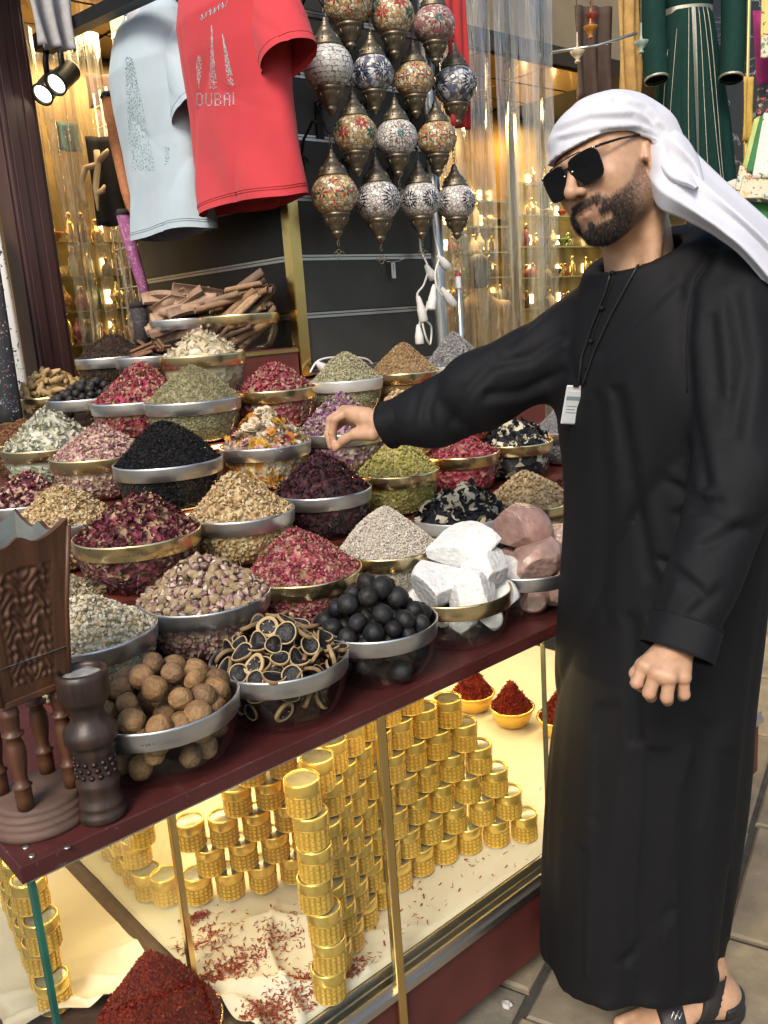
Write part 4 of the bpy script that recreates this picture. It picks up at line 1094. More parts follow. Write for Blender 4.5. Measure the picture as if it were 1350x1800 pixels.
for sx, sy in ((-1, -1), (1, -1), (1, 1), (-1, 1)):
    mbx.tube([(sx*(hb+.001), sy*(hb+.001), zb0), (sx*((hb+ht)/2-.002), sy*((hb+ht)/2-.002), (zb0+zb1)/2), (sx*ht, sy*ht, zb1*1.0)], .0035, 8)
mbx.build('corner_bead', wdark, bkt)
MB().box((-hb-.003, -hb-.003, zb0-.006), (hb+.003, hb+.003, zb0+.004), bev=.002).build('bucket_foot', wdark, burner)
hp = onz(182, 1432, ZB1)
S2 = depth(hp)/FPX
holder = thing('turned_holder', 'dark turned wooden holder with ash in its cup beside the burner', 'holder', (hp[0], hp[1], ZB1+.0005))
tdark = wood('holder_wood', (.014, .010, .010), (.055, .030, .022), .42, 6, (1, 1, .15), .4)
prof = [(40, 0), (43, 4), (43, 16), (38, 20), (40, 26), (40, 32), (35, 38), (35, 58), (38, 64), (38, 72), (34, 78), (34, 122), (38, 128), (34, 134), (40, 142), (46, 148), (46, 166), (38, 176), (30, 186), (28, 200), (34, 212), (40, 220), (44, 226), (45, 262), (43, 272), (38, 274), (36, 266), (34, 258), (.5, 256)]
MB().lathe([(r*S2*.98, z*S2) for r, z in prof], 40, cap0=True).build('turned_body', tdark, holder)
mbr = MB()
for k in range(14):
    a = 6.283*k/14
    for z in (88, 100, 112): mbr.lathe([(.0005, -.0016), (.0042, 0), (.0005, .0016)], 8, 0, Matrix.Translation((34.5*S2*math.cos(a+z), 34.5*S2*math.sin(a+z), z*S2)) @ Matrix.Rotation(a+z, 4, 'Z') @ Matrix.Rotation(math.radians(90), 4, 'Y'))
tag(mbr.build('carved_band', tdark, holder), kind='stuff')
MB().lathe([(34*S2, 262*S2), (22*S2, 264*S2), (.0005, 265*S2)], 24).build('ash', plain('ash', (.30, .30, .29), .9, .2, .5, 60, .6, 120), holder)
# screw marks on the board
for i, (px, py) in enumerate([(56, 1503), (118, 1488), (45, 1488)]):
    q = onz(px, py, ZB1+.0012)
    o = cpart('screw_head', MB().lathe([(.0042, -.001), (.0042, .0004), (.003, .0008), (.0005, .0006)], 14, 0, Matrix.Translation((q[0], q[1], ZB1+.0008))), M['alu'])
# ------------------------------------------------------------------ slatwall column behind the tiers
CX0, CY0 = 1.54, 2.10
slat = plain('slat_board', (.046, .044, .039), .42, 0, .25, 8, .1, 60)
slat_shaded = plain('slat_board_shaded', (.006, .006, .0065), .4, 0, .25, 8)  # boards of the left face, their shade put into the base colour
col_t = thing('slatwall_column', 'dark grey slatwall column with metal rails and gold corner strip', 'display column', (CX0, CY0, 0))
ci = Matrix.Translation((-CX0, -CY0, 0))
def colpart(name, mb, m):
    o = mb.build(name, m, col_t); o.matrix_parent_inverse = ci; return o
colpart('column_core', MB().box((CX0+.02, CY0+.02, 0), (2.14, 3.04, 3.3)), M['mortar'])
railz = [1.30+.165*k for k in range(0, 12)]
for k, z in enumerate(railz):
    z0 = z+.008; z1 = z+.157
    colpart('slat_board', MB().box((CX0+.020, CY0, z0), (2.13, CY0+.02, z1), bev=.002), slat)
    colpart('slat_board', MB().box((CX0, CY0+.020, z0), (CX0+.02, 3.04, z1), bev=.002), slat_shaded)
    colpart('rail', MB().box((CX0+.022, CY0-.003, z-.009), (2.128, CY0+.012, z-.0015)).box((CX0+.022, CY0-.001, z+.001), (2.128, CY0+.012, z+.007)), M['alu'])
    colpart('rail', MB().box((CX0-.003, CY0+.022, z-.009), (CX0+.012, 3.035, z-.0015)).box((CX0-.001, CY0+.022, z+.001), (CX0+.012, 3.035, z+.007)), M['alu'])
colpart('corner_strip', MB().box((CX0-.006, CY0-.007, 1.29), (CX0+.030, CY0-.0035, 3.2)).box((CX0-.0065, CY0-.0034, 1.29), (CX0-.0035, CY0+.030, 3.2)), M['goldstrip'])
# galvanised pole and the short tube beside it
galv = plain('galvanised', (.42, .44, .44), .38, .9, .25, 10, .1, 40)
pp = ony(775, 560, 2.03)
t = MB().lathe([(.021, 1.25), (.021, 3.2)], 24, cap1=True).build('metal_pole', galv, None, (pp[0], pp[1], 0)); tag(t, 'galvanised upright pole right of the slatwall column', 'pole')
tp = ony(808, 545, 1.99)
tt = thing('tube_holder', 'short bright metal tube with a paper label beside the pole', 'tube', (tp[0], tp[1], 1.30))
zt = ony(806, 476, 1.99)[2]
MB().lathe([(.0085, 0), (.0085, zt-1.30)], 16, cap1=True).build('tube', M['alu'], tt)
MB().lathe([(.0095, zt-1.355), (.0095, zt-1.318)], 16).build('paper_label', plain('label_paper', (.72, .74, .78), .6, 0, .1), tt)
MB().lathe([(.0097, zt-1.317), (.0097, zt-1.308)], 16).build('red_stripe', plain('label_red', (.5, .04, .04), .6), tt)
# price tag hook on the rail
hk = ony(690, 472, 2.09)
h = thing('price_tag', 'small white price tag on a wire hook on the rail', 'tag', (hk[0], 2.088, hk[2]))
MB().box((-.008, -.003, -.030), (.008, -.001, .018)).build('card', plain('tag_card', (.75, .74, .70), .6, 0, .05), h)
mb = MB()
for k in range(5): mb.box((-.002, -.0036, -.006+k*.004), (.002, -.0031, -.0042+k*.004))
mb.build('print', plain('tag_ink', (.03, .03, .03), .7), h)
MB().tube([(-.02, .006, .022), (0, .004, .020), (.02, -.012, .022), (.028, -.03, .030)], .0015, 6).build('hook', M['alu'], h)
# white cords with lamp sockets
whitep = plain('white_plastic', (.74, .73, .70), .4, 0, .06)
def cord(pts, y, label, socks=()):
    P = [ony(px, py, y+dy) for px, py, dy in pts]
    # smooth the path
    Q = []
    for i in range(len(P)-1):
        p0, p1, p2, p3 = P[max(i-1, 0)], P[i], P[i+1], P[min(i+2, len(P)-1)]
        for t in np.linspace(0, 1, 8, endpoint=False): Q.append(.5*((2*p1)+(-p0+p2)*t+(2*p0-5*p1+4*p2-p3)*t*t+(-p0+3*p1-3*p2+p3)*t**3))
    Q.append(P[-1]); o0 = Q[0]
    th = thing('power_cord', label, 'power cord', o0)
    MB().tube([q-o0 for q in Q], .0032, 8).build('cable', whitep, th)
    for (x0, y0, x1, y1, dy) in socks:
        a, b = ony(x0, y0, y+dy)-o0, ony(x1, y1, y+dy)-o0; d = b-a; L = np.linalg.norm(d)
        rot = Vector(d).to_track_quat('Z', 'Y').to_matrix().to_4x4(); 
        MB().lathe([(.004, 0), (.0075, L*.12), (.010, L*.35), (.0135, L*.55), (.0145, L*.95), (.012, L), (.001, L)], 16, 0, Matrix.Translation(Vector(a)) @ rot).build('plug', whitep, th)
cord([(737, 400, 0), (740, 440, 0), (752, 470, -.02), (745, 500, -.01), (733, 520, 0), (738, 560, 0), (735, 600, 0)], 2.0, 'white cord looping down left of the pole', [(748, 465, 762, 490, -.02), (735, 570, 738, 605, 0)])
cord([(760, 380, 0), (765, 420, 0), (772, 450, -.02), (765, 480, -.02), (768, 505, -.02), (778, 520, -.02)], 1.97, 'white cord with plugs hanging in front of the pole', [(768, 448, 788, 472, -.02), (775, 505, 798, 537, -.02), (763, 500, 758, 545, -.01)])
cord([(750, 545, 0), (742, 560, 0), (748, 590, 0), (756, 605, .01), (758, 575, .01), (748, 560, 0), (752, 530, 0)], 1.98, 'white cord with a square plug above the cumin', [(735, 520, 745, 565, 0)])
cord([(545, 655, 0), (556, 637, 0), (572, 630, 0), (600, 628, 0), (640, 630, 0), (655, 640, 0)], 2.07, 'white cord lying behind the fennel cone', [(556, 637, 572, 650, 0)])

# ------------------------------------------------------------------ mosaic lamps
bronze = plain('lamp_bronze', (.20, .165, .115), .42, .85, .35, 40, .25, 120)
def mosaic(name, cols, scale=95):
    m, nt, b = new_mat(name)
    v = objvec(nt); vo = nt.nodes.new('ShaderNodeTexVoronoi'); vo.inputs['Scale'].default_value = scale; nt.links.new(v, vo.inputs['Vector'])
    ve = nt.nodes.new('ShaderNodeTexVoronoi'); ve.feature = 'DISTANCE_TO_EDGE'; ve.inputs['Scale'].default_value = scale; nt.links.new(v, ve.inputs['Vector'])
    sp = nt.nodes.new('ShaderNodeSeparateColor'); nt.links.new(vo.outputs['Color'], sp.inputs[0])
    r = ramp(nt, cols, 'CONSTANT'); nt.links.new(sp.outputs[1], r.inputs[0])
    r2 = ramp(nt, [[.04, 0, 0, 0], [.10, 1, 1, 1]]); nt.links.new(ve.outputs['Distance'], r2.inputs[0])
    mx = nt.nodes.new('ShaderNodeMix'); mx.data_type = 'RGBA'; mx.inputs[6].default_value = (.20, .18, .15, 1)
    nt.links.new(r2.outputs[0], mx.inputs[0]); nt.links.new(r.outputs[0], mx.inputs[7]); nt.links.new(mx.outputs[2], b.inputs['Base Color'])
    b.inputs['Roughness'].default_value = .12; b.inputs['Specular IOR Level'].default_value = .6
    bump(nt, b, r2.outputs[0], .5, .002); return m
AMB = [(.58, .40, .18), (.68, .54, .32), (.48, .30, .11), (.74, .64, .46), (.42, .22, .07)]
WHT = [(.70, .68, .66), (.80, .78, .76), (.60, .56, .54), (.74, .68, .64), (.50, .46, .44)]
CRM = [(.70, .66, .55), (.78, .74, .65), (.60, .56, .45)]
BLU = [(.50, .52, .58), (.10, .12, .22), (.62, .62, .64), (.04, .05, .10), (.55, .56, .60)]
PNK = [(.50, .30, .28), (.40, .14, .14), (.60, .48, .44), (.30, .10, .10), (.55, .40, .36)]
tile = {c: plain('tile_' + c, v, .15, 0, .2, 60, spec=.6) for c, v in {'red': (.40, .03, .025), 'green': (.02, .10, .07), 'blue': (.015, .025, .07), 'black': (.012, .012, .018), 'white': (.62, .62, .62), 'amber': (.55, .30, .06), 'teal': (.03, .16, .20)}.items()}
gm = {'amber': mosaic('mosaic_amber', AMB), 'white': mosaic('mosaic_white', WHT), 'cream': mosaic('mosaic_cream', CRM, 55), 'blue': mosaic('mosaic_blue', BLU, 60), 'pink': mosaic('mosaic_pink', PNK)}
TI = list(tile.keys())
TOCAM = Vector((-.64, -.75, .12)).normalized()
def lamp_globe(r, motif):
    mb = MB(); zs = .90
    def sp(a, el, k=1.0): return Vector((r*k*math.cos(el)*math.cos(a), r*k*math.cos(el)*math.sin(a), r*k*zs*math.sin(el)))
    def rosette(a0, e0, n, size, cols, r0=.12, w=.30):
        for k in range(n):
            t = 6.283*k/n
            def pt(rr, off): return sp(a0 + size*rr*math.cos(t+off)/math.cos(e0), e0 + size*rr*math.sin(t+off), 1.022)
            q = [pt(r0, 0), pt(.55, w), pt(1, 0), pt(.55, -w)]
            mb.add(q, [(0, 1, 2, 3)], TI.index(cols[k % len(cols)]))
    base = math.atan2(TOCAM.y, TOCAM.x)
    if motif == 'stars':
        for da, e, c in [(-.55, -.05, ['red']), (.35, .35, ['red']), (-.95, .3, ['green']), (.85, -.1, ['green']), (1.6, .2, ['red']), (-1.9, 0, ['red']), (2.6, .1, ['green'])]: rosette(base+da, e, 7, .36, c, .12, .34)
    elif motif == 'band':
        for k in range(12):
            rosette(base+k*6.283/12, .0, 6, .30, ['red', 'green'] if k % 2 else ['red', 'amber', 'green'])
        for k in range(5): rosette(base+k*6.283/5, .55, 4, .22, ['red']); rosette(base+k*6.283/5, -.55, 4, .22, ['red'])
    elif motif == 'medallion':
        for da in (.15, 2.2, 4.3):
            rosette(base+da, .05, 8, .22, ['teal', 'green']); rosette(base+da, .05, 14, .40, ['amber', 'black'], .62, .12); rosette(base+da, .05, 18, .62, ['black', 'red'], .74, .09)
    elif motif == 'fan':
        for da in (-1.0, .75, 2.8):
            for rr, n in ((.22, 7), (.42, 12), (.62, 17)): rosette(base+da, .0, n, rr, ['blue', 'black'], .55 if rr > .3 else .2, .13 if rr > .3 else .25)
    elif motif == 'tiles':
        for e in np.arange(-.75, .8, .21):
            n = max(8, int(26*math.cos(e)))
            for k in range(n):
                a = 6.283*(k+.5*(int(e*10) % 2))/n; da, de = 6.283/n*.36, .075
                mb.add([sp(a-da, e-de, 1.015), sp(a+da, e-de, 1.015), sp(a+da, e+de, 1.015), sp(a-da, e+de, 1.015)], [(0, 1, 2, 3)], TI.index('white'))
    elif motif == 'bluetiles':
        for da in (-.6, .5, 1.7, 2.9, 4.2):
            for rr, n in ((.2, 6), (.36, 11), (.52, 15)): rosette(base+da, .05*(-1)**int(da*3), n, rr, ['blue', 'black', 'white'] if rr < .3 else ['blue', 'black'], .5 if rr > .3 else .15, .16 if rr > .3 else .3)
    return mb
LAMPS = [(612, 8, 80, 'amber', 'band', 'amber mosaic lamp with red band cut by the top edge, left'), (690, 28, 73, 'amber', 'stars', 'amber mosaic lamp with red and green stars in the top row'), (763, 44, 70, 'pink', 'medallion', 'pinkish red mosaic lamp at the right of the top row'),
 (577, 118, 83, 'cream', 'tiles', 'cream mosaic lamp with plain pale tiles beside the red shirt'), (655, 130, 70, 'blue', 'bluetiles', 'dark blue and white mosaic lamp right of the cream lamp'), (728, 140, 66, 'amber', 'band', 'amber mosaic lamp with red flower band in the second row'), (800, 151, 72, 'blue', 'fan', 'blue and white mosaic lamp at the far right of the second row'),
 (624, 236, 73, 'amber', 'stars', 'amber mosaic lamp with red stars in the third row'), (697, 243, 70, 'white', 'medallion', 'white mosaic lamp with a round flower medallion in the third row'), (768, 244, 66, 'amber', 'band', 'amber mosaic lamp with red band at the right of the third row'),
 (588, 342, 78, 'amber', 'band', 'amber mosaic lamp with red flowers at the left of the bottom row'), (664, 353, 76, 'white', 'fan', 'white mosaic lamp with dark fan flowers second in the bottom row'), (738, 352, 69, 'white', 'bluetiles', 'white mosaic lamp with mixed dark petals third in the bottom row'), (801, 355, 66, 'white', 'fan', 'white mosaic lamp with blue flower at the right of the bottom row')]
ROWY = [2.0, 1.96, 1.97, 1.93, 1.96, 1.97, 2.0, 1.92, 1.94, 1.96, 1.93, 1.94, 1.95, 1.97]
for i, (px, py, w, g, mo, lab) in enumerate(LAMPS):
    c = ony(px, py, ROWY[i]); r = 1.06*w*depth(c)/FPX/2
    t = thing('mosaic_lamp', lab, 'lamp', c, group='mosaic lamps hanging in front of the slatwall')
    gl = MB().lathe([(max(r*math.cos(e), .002), r*.90*math.sin(e)) for e in np.linspace(-1.25, 1.25, 18)], 36).build('globe', gm[g], t)
    o = lamp_globe(r, mo).build('petal_tiles', [tile[k] for k in TI], gl); tag(o, kind='stuff')
    k = r/.055
    capm = MB().lathe([(a*k, (z)*k) for a, z in [(.033, .037), (.036, .040), (.036, .044), (.031, .047), (.032, .050), (.028, .058), (.022, .066), (.0155, .073), (.016, .076), (.012, .079), (.009, .086), (.010, .089), (.006, .092), (.005, .098)]], 28)
    for q in range(10):
        a = 6.283*q/10; capm.tube([(math.cos(a)*.0325*k, math.sin(a)*.0325*k, .050*k), (math.cos(a)*.024*k, math.sin(a)*.024*k, .064*k)], .0016*k, 5)
    cp_ = capm.build('cap', bronze, t)
    cup = MB().lathe([(a*k, z*k) for a, z in [(.030, -.040), (.033, -.043), (.033, -.048), (.029, -.051), (.029, -.054), (.024, -.066), (.016, -.073), (.017, -.076), (.0125, -.080), (.012, -.084), (.014, -.086), (.011, -.090), (.006, -.096), (.002, -.10)]], 28)
    for q in range(8):
        a = 6.283*q/8; cup.tube([(math.cos(a)*.0295*k, math.sin(a)*.0295*k, -.054*k), (math.cos(a)*.022*k, math.sin(a)*.022*k, -.068*k)], .0014*k, 5)
    cu_ = cup.build('cup', bronze, t)
    ch = MB()
    nl = 3 + (i % 3)
    for q in range(nl):
        z = .101*k + q*.0105
        ch.tube([((.0042*math.cos(a) if q % 2 else 0), (0 if q % 2 else .0042*math.cos(a)), z+.0072*math.sin(a)) for a in np.linspace(0, 6.283, 11)[:-1]], .0011, 5, closed=True)
    ch.build('chain', bronze, cp_)
    if i >= 10 or i == 8:
        tr = MB()
        for q in range(2):
            z = -.104*k - q*.0095; tr.tube([((.0035*math.cos(a) if q % 2 else 0), (0 if q % 2 else .0035*math.cos(a)), z+.006*math.sin(a)) for a in np.linspace(0, 6.283, 10)[:-1]], .001, 5, closed=True)
        z = -.134*k
        for dx, dz in ((-.008, 0), (.008, 0), (0, .006), (0, -.008)):
            tr.tube([(_r0[0]*(dx+.0062*math.cos(a)), _r0[1]*(dx+.0062*math.cos(a)), z+dz+.0062*math.sin(a)) for a in np.linspace(0, 6.283, 12)[:-1]], .0010, 5, closed=True)
        tr.build('pendant', bronze, cu_)
    # scrolled wall arm that carries the lamp
    arm = MB(); top = .10*k + nl*.0105; bk = 2.097 - c[1]
    pts = [(0, 0, top-.004), (0, bk*.15, top+.03), (.01, bk*.5, top+.045), (.02, bk*.85, top+.01), (.02, bk, top-.05), (.02, bk, top-.12)]
    arm.tube(pts, .0045, 8)
    arm.tube([(.02+.02*math.cos(a)*(1-a/9), bk-.012, top-.05+.02*math.sin(a)*(1-a/9)) for a in np.linspace(0, 7.5, 22)], .0028, 6)
    arm.box((.008, bk-.004, top-.13), (.032, bk+.001, top-.03))
    arm.build('wall_arm', plain('iron%d' % i, (.02, .02, .022), .45, .6, .2), t)
# ------------------------------------------------------------------ garments
def loft_fn(rows, ax_u, ax_v, c0):
    """distance to an upright body of elliptical sections: rows of (z, half width, half depth, shift u, shift v)"""
    A = np.array(rows, float); A = A[np.argsort(A[:, 0])]
    # smooth the table so that the sections flow into one another
    zf = np.linspace(A[0, 0], A[-1, 0], 160); B_ = np.stack([zf] + [np.interp(zf, A[:, 0], A[:, k]) for k in range(1, 5)], 1)
    w_ = np.hanning(25); w_ /= w_.sum()
    for k in range(1, 5): B_[:, k] = np.convolve(np.pad(B_[:, k], 12, mode='reflect', reflect_type='odd'), w_, 'valid')
    A = B_
    c0 = np.asarray(c0, float); ax_u = np.asarray(ax_u, float); ax_v = np.asarray(ax_v, float)
    def fn(P, p=2.3):
        z = P[:, 2]; a = np.interp(z, A[:, 0], A[:, 1]); b = np.interp(z, A[:, 0], A[:, 2])
        q = P - c0; u = q @ ax_u - np.interp(z, A[:, 0], A[:, 3]); v = q @ ax_v - np.interp(z, A[:, 0], A[:, 4])
        k = (np.abs(u/a)**p + np.abs(v/b)**p)**(1/p)
        d = (k-1)*np.minimum(a, b)
        return np.maximum(d, np.maximum(A[0, 0]-z, z-A[-1, 0])), np.arctan2(v/b, u/a), u, v
    return fn
def knit(name, c):
    m = plain(name, c, .9, 0, .05, 20, .15, 900, sheen=.1); m['tone'] = c; return m
def tshirt(name, label, c, zb, colm, skinm, seed, hw=.235, sleeve_len=.25):
    au, av = np.array([0, -1.0, 0]), np.array([-1.0, 0, 0])      # u: to the viewer's right, v: outward
    K = np.array([(0, 1.0, .078), (.12, .97, .074), (.26, .91, .080), (.38, .90, .100), (.47, .91, .104), (.55, .88, .080), (.60, .78, .062), (.64, .58, .052), (.665, .40, .050), (.68, .33, .052)])
    crs = lambda t, p: (1-np.abs(np.sin(t)))**p
    def body(U_, V_):
        z = .68*V_; ph = 2*np.pi*U_
        ha = hw*np.interp(z, K[:, 0], K[:, 1]); hb_ = np.interp(z, K[:, 0], K[:, 2])
        cu, sv = np.cos(ph), np.sin(ph); k = (np.abs(cu)**2.4+np.abs(sv)**2.4)**(-1/2.4)
        u, v = ha*k*cu, hb_*k*sv
        P = np.stack([u, v, z], -1).reshape(-1, 3); nz = lambda sc, sd: vnoise(P, sc, sd).reshape(u.shape)
        low = np.clip((.42-z)/.4, 0, 1)
        f = low*.007*np.sin(5*ph+2.2*np.sin(z*9+seed)+seed) + .004*nz(13, seed) - .008*crs(9*(u*1.15-.5*z)+seed+1.2*nz(6, seed+1), 5)*(.3+.7*low) - .007*crs(10*(np.abs(u)*.9+.75*z)+seed*2+1.2*nz(7, seed+2), 6)*np.clip((z-.18)*5, 0, 1)*np.clip((.6-z)*9, 0, 1)
        u, v = u+f*cu, v+f*sv*.9
        dip = np.clip((z-.60)/.08, 0, 1)
        z = z - .055*dip*np.clip(sv, 0, 1) + low*.004*np.sin(3*ph+seed)
        return np.stack([au[0]*u+av[0]*v, au[1]*u+av[1]*v, z], -1)
    t = thing('tshirt_form', label, 'T-shirt', (c[0], c[1], zb))
    V, F = np_grid(body, 160, 110)
    o = link('shirt', np_mesh('shirt', V, F, [colm], True), t)
    hemm = plain(name+'_hem', [k*.72 for k in colm['tone']], .9, 0, .06)
    for zr in (.018, .024):
        ring = body(np.linspace(0, 1, 90, endpoint=False)[None], np.full((1, 90), zr/.68))[0]*np.array([1.004, 1.004, 1])
        MB().tube([tuple(p) for p in ring], .0011, 5, closed=True).build('hem_stitch', hemm, o)
    ring = body(np.linspace(0, 1, 60, endpoint=False)[None], np.full((1, 60), .985))[0]
    MB().tube([tuple(p) for p in ring], .0075, 8, closed=True).build('neck_rib', colm, o)
    zs = .555
    for s_, (A, B) in ((1, ((hw*.66, -.004, zs), (hw*.66+.092, .012, zs-sleeve_len))), (-1, ((-hw*.62, -.01, zs-.01), (-hw*.70, -.055, zs-sleeve_len)))):
        A = au*A[0]+av*A[1]+np.array([0, 0, A[2]]); B = au*B[0]+av*B[1]+np.array([0, 0, B[2]])
        ax = (B-A)/np.linalg.norm(B-A); n1 = np.cross(ax, av); n1 /= np.linalg.norm(n1); n2 = np.cross(ax, n1)
        def sl(U_, V_):
            ph = 2*np.pi*U_; r = .060 + .028*V_**.8 - .02*(1-V_)**3 + .0045*np.sin(3*ph+4*V_+seed) - .006*crs(2*ph+5*V_+seed, 5)
            return A + ax*(V_[..., None]*np.linalg.norm(B-A)) + n1*(r*1.0*np.cos(ph))[..., None] + n2*(r*.74*np.sin(ph))[..., None]
        V2, F2 = np_grid(sl, 60, 26); so = link('sleeve', np_mesh('sleeve', V2, F2, [colm], True), t)
        ring = sl(np.linspace(0, 1, 40, endpoint=False)[None], np.full((1, 40), .93))[0]
        MB().tube([tuple(p) for p in ring], .0011, 5, closed=True).build('hem_stitch', hemm, so)
    def pt(u, v, z): return au*u + av*v + np.array([0, 0, z])
    def bust(P):
        d = loft_fn([(.50, hw*.70, .075, 0, .005), (.56, hw*.70, .058, 0, 0), (.64, hw*.34, .044, 0, 0)], au, av, (0, 0, 0))(P)[0]
        return smin(d, sd_cap(P, pt(0, .0, .60), pt(0, -.01, .82), .050, .048), .04)
    V2, Q2 = surface_net(bust, (-.15, -.3, .45), (.15, .3, .86), .012)
    link('bust', np_mesh('bust', relax(V2, Q2, 2), Q2, [skinm], True), t)
    from mathutils.bvhtree import BVHTree
    off = np.array([c[0], c[1], zb])
    bvh = BVHTree.FromPolygons([tuple(p) for p in V+off], [tuple(int(i) for i in q) for q in F])
    return t, bvh
manq = plain('mannequin', (.68, .68, .72), .3, 0, .04)
redT, bvhR = tshirt('red', 'red T-shirt with a glittering tower print hanging by the lamps', (1.40, 2.082), 1.765, knit('red_jersey', (.54, .042, .055)), manq, 3, .226)
bluT, bvhB = tshirt('blue', 'pale blue T-shirt with a faint glitter print left of the red one', (1.40, 2.520), 1.738, knit('blue_jersey', (.42, .51, .58)), manq, 5, .212)
ston = plain('rhinestone', (.80, .80, .82), .12, .9, .2, 200)
stonb = plain('rhinestone_pale', (.45, .62, .66), .15, .8, .2, 200)
def print_dots(parent, bvh, pts, mat_, size, name='glitter_print'):
    V = []; F = []; base = parent.location
    for px, py in pts:
        r = ray(px, py); h = bvh.ray_cast(Vector(CAM), Vector(r).normalized())
        if h[0] is None: continue
        p = h[0] + h[1]*size*.2*(1 if h[1].dot(Vector(r)) < 0 else -1) - base; o = len(V)
        for d in ((1, 0, 0), (-1, 0, 0), (0, 1, 0), (0, -1, 0), (0, 0, 1), (0, 0, -1)): V.append(p + Vector(d)*size)
        F += [tuple(o+i for i in f) for f in ((0, 2, 4), (2, 1, 4), (1, 3, 4), (3, 0, 4), (2, 0, 5), (1, 2, 5), (3, 1, 5), (0, 3, 5))]
    me = bpy.data.meshes.new(name); me.from_pydata([tuple(v) for v in V], [], F); me.materials.append(mat_); me.update()
    tag(link(name, me, [c_ for c_ in parent.children if c_.name.startswith('shirt')][0]), kind='stuff')
FONT = {'D': ['1110', '1001', '1001', '1001', '1001', '1001', '1110'], 'U': ['1001', '1001', '1001', '1001', '1001', '1001', '0110'], 'B': ['1110', '1001', '1001', '1110', '1001', '1001', '1110'], 'A': ['0110', '1001', '1001', '1111', '1001', '1001', '1001'], 'I': ['1', '1', '1', '1', '1', '1', '1']}
pts = []; x = 346.0
rr = random.Random(4)
for chh in 'DUBAI':
    g = FONT[chh]
    for j, row in enumerate(g):
        for i, q in enumerate(row):
            if q == '1':
                for sx in (0, 1.3):
                    for sy in (0, 1.6): pts.append((x+i*3.1+sx, 165+j*3.3+sy - (x-346)*.03))
    x += len(g[0])*3.1 + 3.6
for k in range(900):                                   # towers
    t = rr.random()
    a = rr.choice([0, 0, 1, 1, 2])
    if a == 0: w = 1.0+9*(t**1.3); pts.append((372+3*t+rr.uniform(-w, w)*.75, 45+112*t))
    elif a == 1: w = 1+11*t; pts.append((391+10*t+rr.uniform(-.1, 1)*w, 60+90*t))
    else: w = 7*math.sin(math.pi*min(t+.12, 1)); pts.append((350+rr.uniform(-w, w)*.7, 98+58*t))
for k in range(170):                                   # script line over the towers
    t = k/169; pts.append((352+46*t+2*math.sin(t*40), 32-26*t+4.2*math.sin(t*55)))
print_dots(redT, bvhR, pts, ston, .0016)
pts = []
for k in range(1300):
    t = rr.random(); w = 6+18*t**.8
    pts.append((226+26*t+rr.uniform(-1, 1)*w*.9, 100+200*t))
for k in range(60): pts.append((292+rr.uniform(-3, 6), 258+rr.uniform(0, 32)))
print_dots(bluT, bvhB, pts, stonb, .0013)
# third red garment edge seen behind the lamps
def sheet(name, label, cat, fn, nu, nv, mat_, thick=.004, group=None, kind=None):
    mb = MB(); mb.grid(fn, nu, nv)
    o = mb.build(name, mat_); m_ = o.modifiers.new('thickness', 'SOLIDIFY'); m_.thickness = thick; tag(o, label, cat, group, kind); return o
def hang(px0, py0, px1, py1, d0, d1, folds, amp, flare=.0, ph=0):
    """hanging cloth between two upper corners, falling to py1"""
    A = atd(px0, py0, d0); B = atd(px1, py0, d1); C_ = atd((px0+px1)/2, py1, (d0+d1)/2); H = A[2]-C_[2]
    dirv = (B-A); nrm = np.cross(dirv/np.linalg.norm(dirv), [0, 0, 1.0])
    def fn(u, v_):
        p = A + dirv*(.5+(u-.5)*(1+flare*v_)) + nrm*amp*(.35+.65*v_)*math.sin(folds*6.283*u+ph+.8*math.sin(3*v_)); p = p.copy(); p[2] = A[2]-H*v_; return tuple(p)
    return fn
sheet('red_cloth', 'red cloth hanging behind the lamps at the right', 'cloth', hang(780, -30, 816, 215, 2.62, 2.68, 2, .012), 20, 14, knit('red_cloth', (.48, .03, .03)))
# ------------------------------------------------------------------ shop interior behind the stall
YB = 3.62
wallm = plain('shop_wall', (.30, .22, .12), .45, .1, .25, 3, .1, 20)
floorm = plain('shop_floor', (.10, .07, .045), .4, 0, .3, 4)
tag(MB().box((.6, 3.05, -.005), (6.2, YB+.02, .004)).build('shop_floor', floorm), kind='structure')
tag(MB().box((.6, YB+.02, 0), (6.2, YB+.12, 3.4)).build('shop_wall', wallm), kind='structure')
mir = plain('ceiling_mirror', (.42, .33, .20), .12, .85, .3, 2.5)
ceil = MB().box((.6, 2.75, 2.56), (6.2, YB+.019, 2.64)).build('ceiling', plain('ceiling_base', (.05, .04, .03), .6)); tag(ceil, kind='structure')
for i in range(7):
    for j in range(3):
        MB().box((.66+.5*i, 2.77+.28*j, 2.548), (1.145+.5*i, 3.035+.28*j, 2.5595), bev=.003).build('ceiling_panel', mir, ceil)
